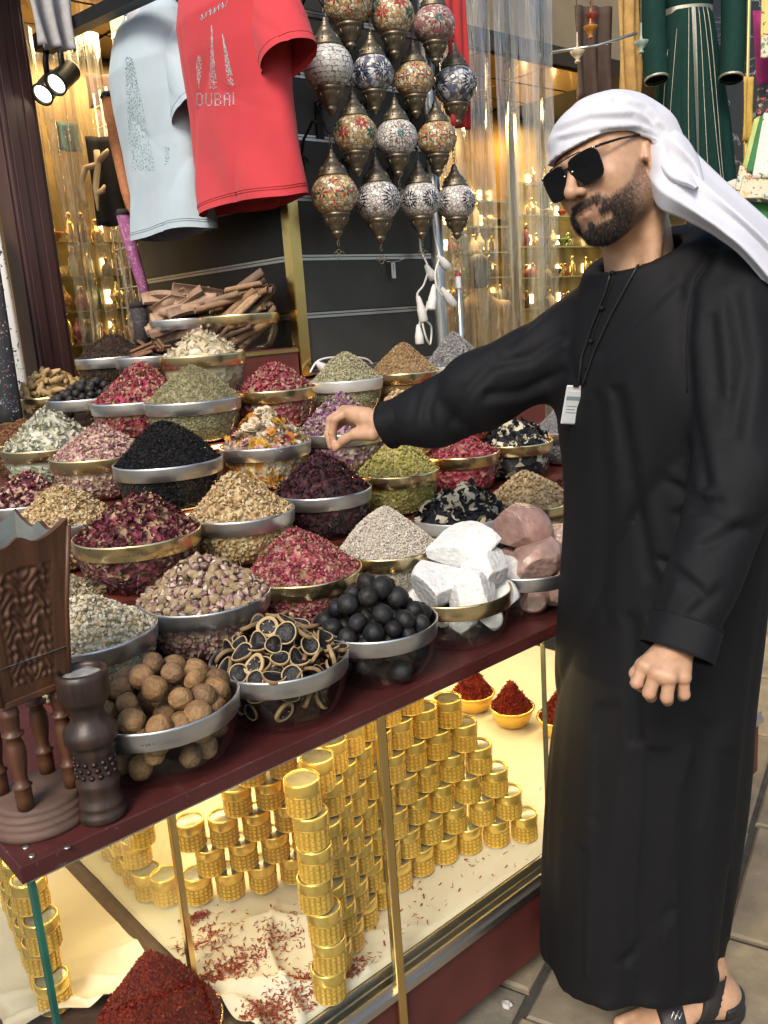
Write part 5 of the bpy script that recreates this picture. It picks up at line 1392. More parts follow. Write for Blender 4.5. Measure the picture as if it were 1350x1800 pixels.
# shelf units: glass shelves, light strips and rows of small goods
shelfg = thin_glass('shelf_glass', (.92, .97, .93), 1.0, .02, .06)
ledw = emit('shelf_led', (1.0, .80, .45), 7.0)
gmats = {'gold': plain('goods_gold', (.75, .50, .16), .25, .9, .2), 'amber': plain('goods_amber', (.42, .17, .03), .2, 0, .3, 60, spec=.6), 'green': plain('goods_green', (.10, .16, .05), .3, 0, .3), 'pale': plain('goods_pale', (.60, .50, .34), .5, 0, .2), 'brown': plain('goods_brown', (.10, .05, .025), .5, 0, .3), 'red': plain('goods_red', (.22, .04, .025), .4, 0, .3), 'teal': plain('goods_teal', (.05, .16, .16), .35, 0, .3), 'glass': thin_glass('goods_glass', (.95, .88, .70), 1.3, .03, .12)}
def bottle(kind, c):
    P = {'round': [(.022, 0), (.026, .01), (.028, .035), (.022, .055), (.010, .064), (.009, .078), (.013, .080), (.013, .092), (.001, .094)],
         'tall': [(.016, 0), (.018, .004), (.018, .075), (.013, .085), (.007, .092), (.007, .104), (.011, .106), (.011, .122), (.001, .124)],
         'bowl': [(.016, 0), (.020, .004), (.012, .014), (.030, .034), (.040, .050), (.038, .052), (.026, .036), (.001, .022)],
         'urn': [(.014, 0), (.018, .004), (.009, .014), (.020, .028), (.031, .050), (.026, .070), (.014, .080), (.016, .086), (.006, .096), (.008, .104), (.001, .112)]}[kind]
    return P
BM = {}
for kd in ('round', 'tall', 'bowl', 'urn'):
    for c in gmats: BM[kd, c] = None
def goods(kd, c):
    if BM[kd, c] is None:
        P = bottle(kd, c); n = len(P)
        if kd in ('round', 'tall'):
            k = n-5
            BM[kd, c] = (MB().lathe(P[:k+2], 14, cap0=True).mesh('body', gmats[c]), MB().lathe(P[k+1:], 12).mesh('stopper', gmats['gold']))
        else: BM[kd, c] = (MB().lathe(P, 16, cap0=True).mesh('body', gmats[c]), None)
    return BM[kd, c]
rs = random.Random(11)
def unit(x0, x1, zlist, label, where, y=YB, dy=.20, step=.085, cols=('gold', 'amber', 'gold', 'pale', 'brown', 'green', 'glass', 'red')):
    t = thing('shelf_unit', label, 'shelf', (x0, y, 0)); inv_ = Matrix.Translation((-x0, -y, 0))
    def sp(name, mb, m_): o = mb.build(name, m_, t); o.matrix_parent_inverse = inv_
    sp('back_panel', MB().box((x0, y-.012, .6), (x1, y+.015, 2.54)), plain('unit_back', (.34, .23, .09), .3, .35, .4, 9))
    for xx in (x0, x1-.02): sp('side_panel', MB().box((xx, y-dy, .6), (xx+.02, y-.013, 2.54)), M['goldstrip'])
    for z in zlist:
        sp('shelf_board', MB().box((x0+.021, y-dy, z-.006), (x1-.021, y-.014, z)), shelfg)
        sp('shelf_edge', MB().box((x0+.021, y-dy-.003, z-.007), (x1-.021, y-dy-.0002, z+.001)), M['goldstrip'])
        n = int((x1-x0)/.28)
        for k in range(n+1):
            xx = x0+.06+k*(x1-x0-.12)/max(n, 1); sp('light_strip', MB().box((xx-.012, y-.022, z+.03), (xx+.012, y-.0125, z+.085)), ledw)
        x = x0+.06
        while x < x1-.05:
            kd = rs.choice(['round', 'tall', 'bowl', 'urn', 'round']); c = rs.choice(cols)
            b_, s_ = goods(kd, c)
            o = thing('shelf_jar', {'round': 'round', 'tall': 'tall', 'bowl': 'footed', 'urn': 'urn shaped'}[kd] + ' ' + {'gold': 'gold', 'amber': 'amber', 'green': 'green', 'pale': 'cream', 'brown': 'dark brown', 'red': 'red', 'teal': 'teal', 'glass': 'clear glass'}[c] + (' bottle' if kd in ('round', 'tall') else ' dish' if kd == 'bowl' else ' urn') + ' on ' + where, 'bottle' if kd in ('round', 'tall') else 'vessel', (x, y-dy*rs.uniform(.35, .75), z+.0005), group='small goods on ' + where)
            k = rs.uniform(.8, 1.15); o.scale = (k, k, k)
            link('body', b_, o)
            if s_: link('stopper', s_, o)
            x += step*rs.uniform(.75, 1.2)
unit(1.30, 2.02, [1.16, 1.29, 1.42, 1.55, 1.68, 1.81], 'gold lit shelf unit behind the left strip curtain', 'the gold shelves behind the left curtain', step=.062)
unit(2.75, 4.10, [1.20, 1.34, 1.48, 1.62, 1.76, 1.90, 2.04], 'gold lit shelf unit behind the right strip curtain', 'the gold shelves behind the right curtain', step=.062)
unit(4.15, 5.4, [1.25, 1.43, 1.61, 1.79, 1.97, 2.15], 'gold lit shelf unit behind the man', 'the gold shelves behind the man', step=.08)
# lamps of the shop
for x, y, e in ((1.65, 3.2, 10), (3.2, 3.15, 22), (4.5, 3.1, 22)):
    l = bpy.data.lights.new('shop_lamp', 'AREA'); l.size = .5; l.energy = e; l.color = (1.0, .74, .40); o = bpy.data.objects.new('shop_lamp', l); COL.objects.link(o); o.location = (x, y, 2.53)
# hanging dark clothes with pale branches pattern inside, left
clothd = plain('dark_cloth', (.02, .018, .02), .9, 0, .4)
sheet('hanging_cloth', 'black cloth hanging inside behind the left curtain', 'cloth', hang(150, 240, 215, 395, 3.15, 3.2, 2, .02), 20, 16, clothd)
sheet('hanging_cloth', 'teal cloth hanging inside beside the spotlights', 'cloth', hang(98, 215, 135, 265, 3.2, 3.25, 1.5, .015), 14, 10, plain('teal_cloth', (.02, .13, .16), .8, 0, .3))
sheet('hanging_cloth', 'dark red brown cloth high inside at the left', 'cloth', hang(150, 130, 215, 190, 3.3, 3.35, 2, .02), 14, 10, plain('rust_cloth', (.08, .04, .03), .8, 0, .3))
br = thing('antler_branch', 'pale dry branch hanging against the black cloth', 'branch', atd(175, 300, 3.08))
b0 = atd(175, 300, 3.08)
mb = MB()
for pth in ([(170, 265), (172, 290), (168, 330), (172, 370)], [(172, 285), (185, 270), (190, 262)], [(171, 290), (150, 295), (142, 330), (145, 350), (152, 362)], [(171, 340), (180, 335), (184, 325)]):
    P = [atd(a, b_, 3.08)-b0 for a, b_ in pth]; mb.tube(P, [.011 if i < len(P)-1 else .004 for i in range(len(P))], 7)
mb.build('twig', plain('dry_wood', (.55, .40, .22), .7, 0, .2), br)
# clear plastic strip curtains
def pvc():
    m, nt, b = new_mat('curtain_plastic'); nt.nodes.remove(b); out = nt.nodes['Material Output']
    tr = nt.nodes.new('ShaderNodeBsdfTransparent'); tr.inputs[0].default_value = (.93, .90, .82, 1)
    gl = nt.nodes.new('ShaderNodeBsdfGlossy'); gl.inputs['Roughness'].default_value = .10
    bv = objvec(nt, (40, 40, 5)); bn = noise(nt, 1.0, 3, bv, .5, .5); bp2 = nt.nodes.new('ShaderNodeBump'); bp2.inputs['Strength'].default_value = .55; bp2.inputs['Distance'].default_value = .02; nt.links.new(bn.outputs[0], bp2.inputs['Height']); nt.links.new(bp2.outputs[0], gl.inputs['Normal'])
    df = nt.nodes.new('ShaderNodeBsdfTranslucent'); df.inputs[0].default_value = (.80, .74, .62, 1)
    d2 = nt.nodes.new('ShaderNodeBsdfDiffuse'); d2.inputs[0].default_value = (.74, .70, .60, 1)
    lw = nt.nodes.new('ShaderNodeLayerWeight'); lw.inputs[0].default_value = .45
    a = nt.nodes.new('ShaderNodeMixShader'); a.inputs[0].default_value = .5; nt.links.new(df.outputs[0], a.inputs[1]); nt.links.new(d2.outputs[0], a.inputs[2])
    v = objvec(nt, (26, 26, .5)); n = noise(nt, 1.0, 6, v, .65, .4); r = ramp(nt, [[.42, .03, .03, .03], [.60, .20, .20, .20], [.74, .70, .70, .70]]); nt.links.new(n.outputs[0], r.inputs[0])
    c = nt.nodes.new('ShaderNodeMixShader'); nt.links.new(r.outputs[0], c.inputs[0]); nt.links.new(tr.outputs[0], c.inputs[1]); nt.links.new(a.outputs[0], c.inputs[2])
    pw = nt.nodes.new('ShaderNodeMath'); pw.operation = 'MULTIPLY_ADD'; pw.inputs[1].default_value = .60; pw.inputs[2].default_value = .12; nt.links.new(lw.outputs['Facing'], pw.inputs[0])
    e = nt.nodes.new('ShaderNodeMixShader'); nt.links.new(pw.outputs[0], e.inputs[0]); nt.links.new(c.outputs[0], e.inputs[1]); nt.links.new(gl.outputs[0], e.inputs[2]); nt.links.new(e.outputs[0], out.inputs[0]); return m
pv = pvc()
def strip_curtain(x0, x1, y, n, z0, z1, label, grp, seed, gather=0):
    rg_ = random.Random(seed)
    w = (x1-x0)/n
    for k in range(n):
        c = x0+(k+.5)*w + rg_.uniform(-.01, .01); yy = y + rg_.uniform(-.02, .02) + .022*(k % 2); ww = w*rg_.uniform(.9, 1.3); ph = rg_.uniform(0, 6); sk = rg_.uniform(-.04, .04)
        am = rg_.uniform(.008, .024); nf = rg_.choice([1, 1.5, 2, 2.5])
        def fn(u, v_):
            g = 1-gather*math.exp(-((v_-.55)/.18)**2)
            return ((u-.5)*ww*g + sk*v_, am*math.sin(nf*6.283*u+ph+1.5*v_) + .004*math.sin(14*v_+5*u), -(z1-z0)*v_)
        mb = MB(); mb.grid(fn, 26, 18); o = mb.build('curtain_strip', pv, None, (c, yy, z1)); tag(o, ['first', 'second', 'third', 'fourth', 'fifth', 'sixth', 'seventh', 'eighth', 'ninth'][k] + ' ' + label, 'curtain strip', grp)
strip_curtain(1.17, 1.58, 3.22, 7, .9, 2.52, 'clear plastic curtain strip counted from the brown post', 'left clear curtain strips', 4, .35)
strip_curtain(2.17, 3.25, 2.42, 8, .6, 2.75, 'clear plastic curtain strip counted from the metal pole', 'right clear curtain strips', 9)
# shopkeeper seen from behind through the right curtain
kp = atd(843, 525, 3.95)
def keeper(P):
    q = P - kp
    q = q/.88
    d = sd_ell(q, (0, 0, -.22), (.15, .11, .24)); d = smin(d, sd_ell(q, (0, 0, -.05), (.11, .07, .07)), .06); d = smin(d, sd_cap(q, (0, 0, -.02), (0, 0, .06), .035), .03); d = smin(d, sd_ell(q, (0, 0, .14), (.062, .075, .09)), .02)
    for s in (-1, 1): d = smin(d, sd_cap(q, (s*.13*_r0[0], s*.13*_r0[1], -.06), (s*.17*_r0[0], s*.17*_r0[1], -.32), .05, .04), .03)
    return d*.88
V, Q = surface_net(keeper, kp-np.array([.3, .3, .5]), kp+np.array([.3, .3, .3]), .015)
kt = thing('person', 'person in a tan top with dark hair seen from behind through the curtain', 'person', (kp[0], kp[1], kp[2]-.405))
zc = V[Q].mean(1)[:, 2]-kp[2]; mi = np.where(zc > .044, 1, 0)
link('body', np_mesh('body', relax(V, Q, 2)-np.array([kp[0], kp[1], kp[2]-.405]), Q, [plain('tan_top', (.42, .27, .12), .8), plain('keeper_hair', (.02, .015, .012), .6)], True, mi), kt)
# stool under the shopkeeper
st = thing('stool', 'dark stool under the person behind the curtain', 'stool', (kp[0], kp[1], 0))
MB().lathe([(.17, kp[2]-.465), (.18, kp[2]-.445), (.17, kp[2]-.4055), (.001, kp[2]-.405)], 20, cap0=True).build('seat', clothd, st)
for k in range(4): MB().tube([(.11*math.cos(1.57*k), .11*math.sin(1.57*k), kp[2]-.465), (.16*math.cos(1.57*k), .16*math.sin(1.57*k), 0)], .014, 8).build('leg', M['alu'], st)
# hanging ornaments behind the right curtain
for i, (px, py, c, lab) in enumerate([(1040, 30, 'red', 'red footed cup ornament hanging above the man'), (1038, 52, 'amber', 'orange bowl ornament hanging above the man'), (1127, 78, 'teal', 'pale green globe ornament beside the green dress'), (1015, 95, 'pale', 'cream shell ornament on the wire above the man')]):
    p = atd(px, py, 3.5); o = thing('hanging_ornament', lab, 'ornament', p)
    MB().lathe([(.001, -.034), (.010, -.033), (.012, -.028), (.006, -.020), (.020, -.006), (.030, .010), (.029, .012), (.012, .0), (.004, .03), (.003, .08)], 18).build('body', gmats[c] if c != 'teal' else plain('pale_green', (.30, .40, .32), .3), o)
    MB().tube([(0, 0, .08), (0, 0, .5)], .0025, 6).build('cord', M['alu'], o)
wp = [atd(970, 92, 3.55), atd(1050, 80, 3.55), atd(1120, 58, 3.55)]
tag(MB().tube([q-wp[0] for q in wp], .006, 6).build('wire_rail', M['alu'], None, wp[0]), 'thin wire rail carrying ornaments above the man', 'rail')
sheet('hanging_cloth', 'tan cloth hanging behind the ornaments above the man', 'cloth', hang(1085, -20, 1125, 165, 3.75, 3.8, 2, .03), 16, 12, plain('tan_cloth', (.46, .28, .09), .8, 0, .25))
sheet('hanging_cloth', 'dark cloth hanging inside above the man', 'cloth', hang(1010, 10, 1075, 170, 3.8, 3.85, 2.5, .03), 16, 12, plain('brown_cloth', (.06, .035, .025), .8, 0, .3))
# ------------------------------------------------------------------ brown timber post, track light, left hangings
pb = onz(0, 0, 2)  # placeholder direction, not used
pc = atd(88, 650, 2.98)
post = thing('timber_post', 'dark brown painted timber post at the left edge', 'post', (pc[0], pc[1], 0))
postm = wood('post_paint', (.050, .022, .020), (.075, .034, .030), .45, 4, (1, 1, .08), .15, .2)
ang = math.radians(6)
MB().box((-.060, -.060, 0), (.060, .060, 3.2), bev=.004).build('shaft', postm, post, None, (0, 0, ang))
for xx in (-.046, .016): MB().box((xx, -.066, .9), (xx+.030, -.0605, 3.19), bev=.002).build('raised_strip', postm, post, None, (0, 0, ang))
MB().box((-.0665, -.045, .9), (-.0605, .045, 3.19), bev=.002).build('raised_strip', postm, post, None, (0, 0, ang))
blackm = plain('black_metal', (.012, .012, .013), .4, .3, .2)
ta, tb = atd(85, 68, 2.80), atd(245, -8, 2.35)
tr_ = thing('track_light', 'black ceiling track with two lit spotlights', 'track light', ta)
dv = Vector(tb-ta); rq = dv.to_track_quat('X', 'Z').to_matrix().to_4x4()
MB().box((0, -.022, -.018), (dv.length*1.15, .022, .018)).build('track', blackm, tr_, None, rq.to_euler())
spotm = emit('spot_lens', (1.0, .90, .66), 7.0)
for i, (px, py, tx, ty) in enumerate([(112, 135, 84, 162), (86, 152, 62, 182)]):
    p = atd(px, py, 2.72 + .06*i)-ta; q = atd(tx, ty, 2.66+.06*i)-ta; dd = Vector(q-p).normalized()
    R_ = Matrix.Translation(Vector(p)) @ dd.to_track_quat('Z', 'Y').to_matrix().to_4x4()
    head = MB().lathe([(.001, -.050), (.030, -.050), (.033, -.045), (.033, .045), (.036, .048), (.036, .054), (.031, .054), (.028, .043)], 26, 0, R_).build('spot_head', blackm, tr_)
    o = MB().lathe([(.0275, .044), (.016, .047), (.001, .048)], 20, 0, R_).build('lens', spotm, head)
    MB().tube([p, p+np.array([0, 0, .07]), atd(px-4, py-75, 2.74)-ta], .010, 8).build('stem', blackm, tr_)
    MB().box(tuple(atd(px-4, py-75, 2.74)-ta-np.array([.03, .03, .02])), tuple(atd(px-4, py-75, 2.74)-ta+np.array([.03, .03, .03]))).build('adapter', blackm, tr_)
sheet('hanging_cloth', 'whitish sequinned garment hanging at the top left', 'garment', hang(36, -60, 120, 78, 2.5, 2.6, 2.5, .03, -.25), 30, 20, plain('grey_white_cloth', (.42, .41, .42), .8, 0, .15, 60, .4, 300))
def floral(name, base, cols, scale, thr=.35):
    m, nt, b = new_mat(name); v = objvec(nt); vo = nt.nodes.new('ShaderNodeTexVoronoi'); vo.inputs['Scale'].default_value = scale
    nz = noise(nt, scale*1.3, 3, v); ad = nt.nodes.new('ShaderNodeMix'); ad.data_type = 'RGBA'; ad.blend_type = 'ADD'; ad.inputs[0].default_value = .06
    nt.links.new(v, ad.inputs[6]); nt.links.new(nz.outputs['Color'], ad.inputs[7]); nt.links.new(ad.outputs[2], vo.inputs['Vector'])
    r = ramp(nt, [[thr-.02, 1, 1, 1], [thr, 0, 0, 0]]); nt.links.new(vo.outputs['Distance'], r.inputs[0])
    sp = nt.nodes.new('ShaderNodeSeparateColor'); nt.links.new(vo.outputs['Color'], sp.inputs[0]); rc = ramp(nt, cols, 'CONSTANT'); nt.links.new(sp.outputs[0], rc.inputs[0])
    mx = nt.nodes.new('ShaderNodeMix'); mx.data_type = 'RGBA'; mx.inputs[6].default_value = rgb(base); nt.links.new(r.outputs[0], mx.inputs[0]); nt.links.new(rc.outputs[0], mx.inputs[7]); nt.links.new(mx.outputs[2], b.inputs['Base Color']); b.inputs['Roughness'].default_value = .8; return m
# white wire grid and rolled scarves hanging from it
gx = 1.60
gr = thing('wire_grid', 'white wire display grid behind the blue T-shirt', 'wire grid', (gx, 3.0, 1.4))
mb = MB()
for k in range(8): mb.tube([(0, -.02+.055*k, -.05), (0, -.02+.055*k, .95)], .0035, 6)
for k in range(13): mb.tube([(.004, -.03, .0+.075*k), (.004, .375, .0+.075*k)], .003, 6)
mb.build('wires', whitep, gr)
def roll(pts, d, radii, mat_, label):
    P = [atd(a, b_, d) for a, b_ in pts]; t = thing('rolled_scarf', label, 'scarf', P[-1])
    MB().tube([p-P[-1] for p in P], radii, 14).build('cloth_roll', mat_, t)
    MB().tube([P[0]-P[-1]+np.array([0, 0, .0]), P[0]-P[-1]+np.array([0, 0, .018])], [radii[0]*1.15, radii[0]*.8], 14).build('end_cap', clothd, t)
roll([(190, 172), (205, 255), (222, 335), (236, 392)], 2.92, [.024, .022, .019, .012], floral('rust_print', (.42, .16, .07), [(.55, .30, .14), (.26, .09, .05)], 70, .3), 'rust and orange printed scarf rolled up left of the blue shirt')
roll([(216, 378), (232, 440), (248, 492), (262, 535)], 2.88, [.022, .021, .018, .014], floral('purple_print', (.22, .05, .16), [(.60, .50, .55), (.40, .2, .35)], 90, .3), 'purple speckled scarf rolled up above the cinnamon')
roll([(243, 540), (248, 570), (252, 605)], 2.80, [.026, .026, .026], floral('dark_print', (.03, .025, .03), [(.20, .16, .15)], 90, .25), 'dark speckled roll standing behind the cloves')
# ------------------------------------------------------------------ right background: green dress, marble pillar, embroidered garments
green = plain('green_crepe', (.0040, .030, .024), .8, 0, .2, 30, .15, 500, spec=.2)
trim = plain('silver_trim', (.40, .38, .32), .35, .7, .3, 200, .5, 500)
D0 = 3.85
gd = atd(1216, 20, D0)
dress = thing('green_dress', 'dark green long dress with silver trim and belt on a hanger', 'dress', (gd[0], gd[1], gd[2]-.95))
px_m = D0/FPX
hu = np.array([_r0[0], _r0[1], 0]); hv = np.array([-math.cos(TH), -math.sin(TH), 0])
def sk(a, v_, off=0.0):
    t = v_; hw = (.098 + .115*t**.8 - .03*max(t-.6, 0)); ctr = -.012 + .012*t
    fold = 1 + .09*math.sin(11*a+2*t)*t + .06*math.sin(23*a+t)*t
    u = ctr + hw*fold*math.cos(a); w = hw*.62*fold*math.sin(a)
    z = .95 - .80*t + .015*math.sin(5*a)*t
    return hu*u*(1+off) + hv*(w*(1+off)) + np.array([0, 0, z])
MB().grid(lambda u, v_: tuple(sk(6.283*u, v_)), 96, 26, closed_u=True).build('skirt', green, dress)
def bod(a, t):
    hw = .098 + .10*t; return hu*(-.012+hw*math.cos(a)) + hv*(hw*.55*math.sin(a)) + np.array([0, 0, .95+.42*t])
MB().grid(lambda u, v_: tuple(bod(6.283*u, v_)), 40, 10, closed_u=True).build('bodice', green, dress)
MB().grid(lambda u, v_: tuple(bod(6.283*u, .0)*1.0 + np.array([0, 0, -.012+.026*v_]) + (hu*math.cos(6.283*u)+hv*math.sin(6.283*u)*.6)*.006), 40, 2, closed_u=True).build('belt', trim, dress)
for a, w, t0 in [(1.80, .0022, .0), (1.60, .016, 0), (1.38, .0022, 0), (1.16, .0022, 0), (.92, .0022, 0), (2.25, .0016, .1), (2.55, .0016, .2)]:
    P = [sk(a + .05*math.sin(4*t)*t, t, .03) for t in np.linspace(t0, 1, 24)]
    if w < .01: MB().tube(P, w, 6).build('trim_cord', trim, dress)
    else: MB().grid(lambda u, v_: tuple(sk(a+(u-.5)*.16*(1-.7*v_), t0+(1-t0)*v_, .025)), 6, 30).build('trim_panel', trim, dress)
MB().tube([sk(6.283*k/60, 1.0, .015) for k in range(60)], .0035, 6, closed=True).build('hem_cord', trim, dress)
for s, px, py, lab in ((1, 1285, 138, 'r'), (-1, 1154, 140, 'l')):
    top = gd + hu*s*.16 + np.array([0, 0, .45]) - np.array(dress.location); end = atd(px, py, D0-.10) - np.array(dress.location); mid = (top+end)/2 + hu*s*.035
    P = [top*(1-t)**2+2*mid*t*(1-t)+end*t*t for t in np.linspace(0, 1, 14)]
    MB().tube(P, [.062-.012*t for t in np.linspace(0, 1, 14)], 22, cap=False).build('sleeve', green, dress); slv = dress.children[-1]
    ax = Vector(P[-1]-P[-2]).normalized(); Rq = Matrix.Translation(Vector(P[-1])) @ ax.to_track_quat('Z', 'Y').to_matrix().to_4x4()
    MB().lathe([(.0495, -.008), (.053, -.004), (.053, .004), (.048, .005)], 26, 0, Rq).build('cuff_trim', trim, dress)
def marble():
    m, nt, b = new_mat('black_marble'); v = objvec(nt); n = noise(nt, 2.2, 8, v, .6, 1.5)
    ma = nt.nodes.new('ShaderNodeMath'); ma.operation = 'SUBTRACT'; ma.inputs[1].default_value = .5; nt.links.new(n.outputs[0], ma.inputs[0]); mb_ = nt.nodes.new('ShaderNodeMath'); mb_.operation = 'ABSOLUTE'; nt.links.new(ma.outputs[0], mb_.inputs[0])
    r = ramp(nt, [[0, .45, .42, .36], [.006, .05, .05, .05], [.02, .010, .010, .011]]); nt.links.new(mb_.outputs[0], r.inputs[0]); nt.links.new(r.outputs[0], b.inputs['Base Color']); b.inputs['Roughness'].default_value = .12; return m
pm_ = atd(1275, 240, 4.25)
mt = thing('marble_pillar', 'black marble pillar with pale veins behind the green dress', 'pillar', (pm_[0], pm_[1], 0))
MB().box((-.20, -.05, 0), (.30, .40, 3.4), bev=.006).build('shaft', marble(), mt, None, (0, 0, TH-math.radians(90)))
gp = atd(1314, 100, 3.7)
tag(MB().lathe([(.009, .3), (.009, 3.3)], 14).build('gold_pole', M['goldstrip'], None, (gp[0], gp[1], 0)), 'thin gold upright pole right of the green dress', 'pole')
ochre = plain('ochre_cloth', (.50, .32, .06), .8, 0, .25)
sheet('hanging_cloth', 'ochre yellow scarf hanging along the gold pole', 'scarf', hang(1307, 135, 1324, 245, 3.68, 3.7, 1.5, .01), 12, 12, ochre)
# embroidered garments at the right edge
emb = floral('embroidery', (.60, .50, .36), [(.05, .22, .30), (.55, .12, .05), (.55, .34, .08), (.03, .03, .04), (.10, .25, .12)], 42, .38)
emb2 = floral('dark_embroidery', (.03, .025, .03), [(.10, .20, .32), (.45, .10, .08), (.50, .42, .30)], 48, .34)
whitec = floral('white_print', (.62, .58, .52), [(.12, .15, .08), (.30, .22, .16)], 26, .20)
greenc = plain('bright_green_cloth', (.03, .17, .06), .8, 0, .2)
limec = plain('pale_green_cloth', (.40, .44, .14), .8, 0, .2)
mag = plain('magenta_cloth', (.26, .01, .10), .8, 0, .3)
yel = floral('yellow_print', (.56, .46, .16), [(.05, .05, .04), (.40, .30, .10)], 34, .18)
def garment_panels(name, label, cat, base, rows):
    g0 = atd(*base); t = thing(name, label, cat, g0)
    for nm, m_, poly, d0, d1, folds, amp in rows:
        (xa, ya), (xb, yb), (xc, yc_), (xd, yd) = poly
        A, B, C_, D_ = atd(xa, ya, d0)-g0, atd(xb, yb, d0)-g0, atd(xc, yc_, d1)-g0, atd(xd, yd, d1)-g0
        nr = np.cross(B-A, D_-A); nr /= np.linalg.norm(nr)
        o = MB().grid(lambda u, v_: tuple((A*(1-u)+B*u)*(1-v_) + (D_*(1-u)+C_*u)*v_ + nr*amp*math.sin(folds*6.283*u+v_)*(.3+.7*v_)), 22, 14).build(nm, m_, t)
        md = o.modifiers.new('thickness', 'SOLIDIFY'); md.thickness = .006
garment_panels('hanging_dress', 'black dress with small pale flowers at the left edge', 'dress', (10, 740, 2.45), [
  ('body', floral('black_floral', (.010, .010, .014), [(.40, .42, .44), (.10, .22, .28), (.30, .10, .10), (.45, .42, .36)], 65, .22), ((-70, 455), (0, 470), (38, 742), (-70, 750)), 2.45, 2.42, 2, .014)])
garment_panels('hanging_dress', 'white dress with black scroll pattern beside the brown post', 'dress', (20, 700, 2.75), [
  ('body', floral('white_scroll', (.62, .61, .58), [(.02, .02, .025)], 38, .30), ((-70, 330), (-2, 400), (50, 700), (-70, 720)), 2.75, 2.72, 2, .012)])
garment_panels('embroidered_tunic', 'white and green tunic with embroidered border at the right edge', 'tunic', (1340, 400, 2.9), [
  ('white_panel', whitec, ((1342, 200), (1400, 195), (1400, 318), (1322, 312)), 2.9, 2.85, 1.5, .006),
  ('green_panel', greenc, ((1336, 205), (1346, 202), (1326, 306), (1312, 302)), 2.915, 2.87, 1, .004),
  ('pale_panel', limec, ((1325, 210), (1338, 205), (1315, 300), (1304, 296)), 2.93, 2.89, 1, .004),
  ('border', emb, ((1306, 310), (1400, 320), (1400, 362), (1298, 346)), 2.86, 2.83, 1.5, .006),
  ('side_border', emb, ((1300, 292), (1322, 302), (1312, 344), (1292, 332)), 2.885, 2.85, 1, .004),
  ('under_skirt', greenc, ((1318, 355), (1400, 362), (1400, 470), (1300, 470)), 2.88, 2.86, 2, .008)])
garment_panels('embroidered_sleeve', 'magenta garment with dark embroidered cuff at the right edge', 'garment', (1338, 200, 3.2), [
  ('sleeve', mag, ((1322, 20), (1380, 15), (1385, 145), (1332, 150)), 3.2, 3.18, 1.5, .012),
  ('cuff', emb2, ((1332, 148), (1390, 143), (1390, 200), (1330, 202)), 3.17, 3.16, 1.5, .010)])
garment_panels('yellow_tunic', 'yellow printed tunic at the top right corner', 'tunic', (1345, 100, 3.05), [
  ('body', yel, ((1338, -30), (1400, -30), (1400, 68), (1338, 64)), 3.05, 3.03, 1.5, .01),
  ('border', emb, ((1337, 63), (1400, 67), (1400, 104), (1338, 100)), 3.03, 3.02, 1.5, .008)])
garment_panels('striped_cloth', 'pale cloth with dark brush stripes below the green dress', 'cloth', (1280, 350, 3.4), [
  ('body', floral('striped_print', (.52, .50, .46), [(.04, .04, .04)], 40, .28), ((1240, 328), (1300, 315), (1320, 420), (1230, 430)), 3.4, 3.38, 2, .02)])
bp_ = thing('shop_plinth', 'low black stone plinth of the shop at the right edge', 'plinth', (4.6, 1.3, 0))
MB().box((0, 0, 0), (1.6, .9, .42), bev=.01).build('stone_block', marble(), bp_)
# ------------------------------------------------------------------ the man in the black robe
nrm_ = lambda v: np.asarray(v, float)/np.linalg.norm(v)
BV = nrm_((-.97, .24, 0)); BU = np.array([BV[1], -BV[0], 0])         # facing direction and his right
BC = np.array([1.428, .846, 0])
man = thing('person', 'man in a long black robe, white head wrap and sunglasses reaching over the bowls', 'person', (BC[0], BC[1], 0))
MI = Matrix.Translation((-BC[0], -BC[1], 0))
def mpart(name, me, parent=None):
    o = link(name, me, parent or man); o.matrix_parent_inverse = MI if parent is None else Matrix.Identity(4); return o
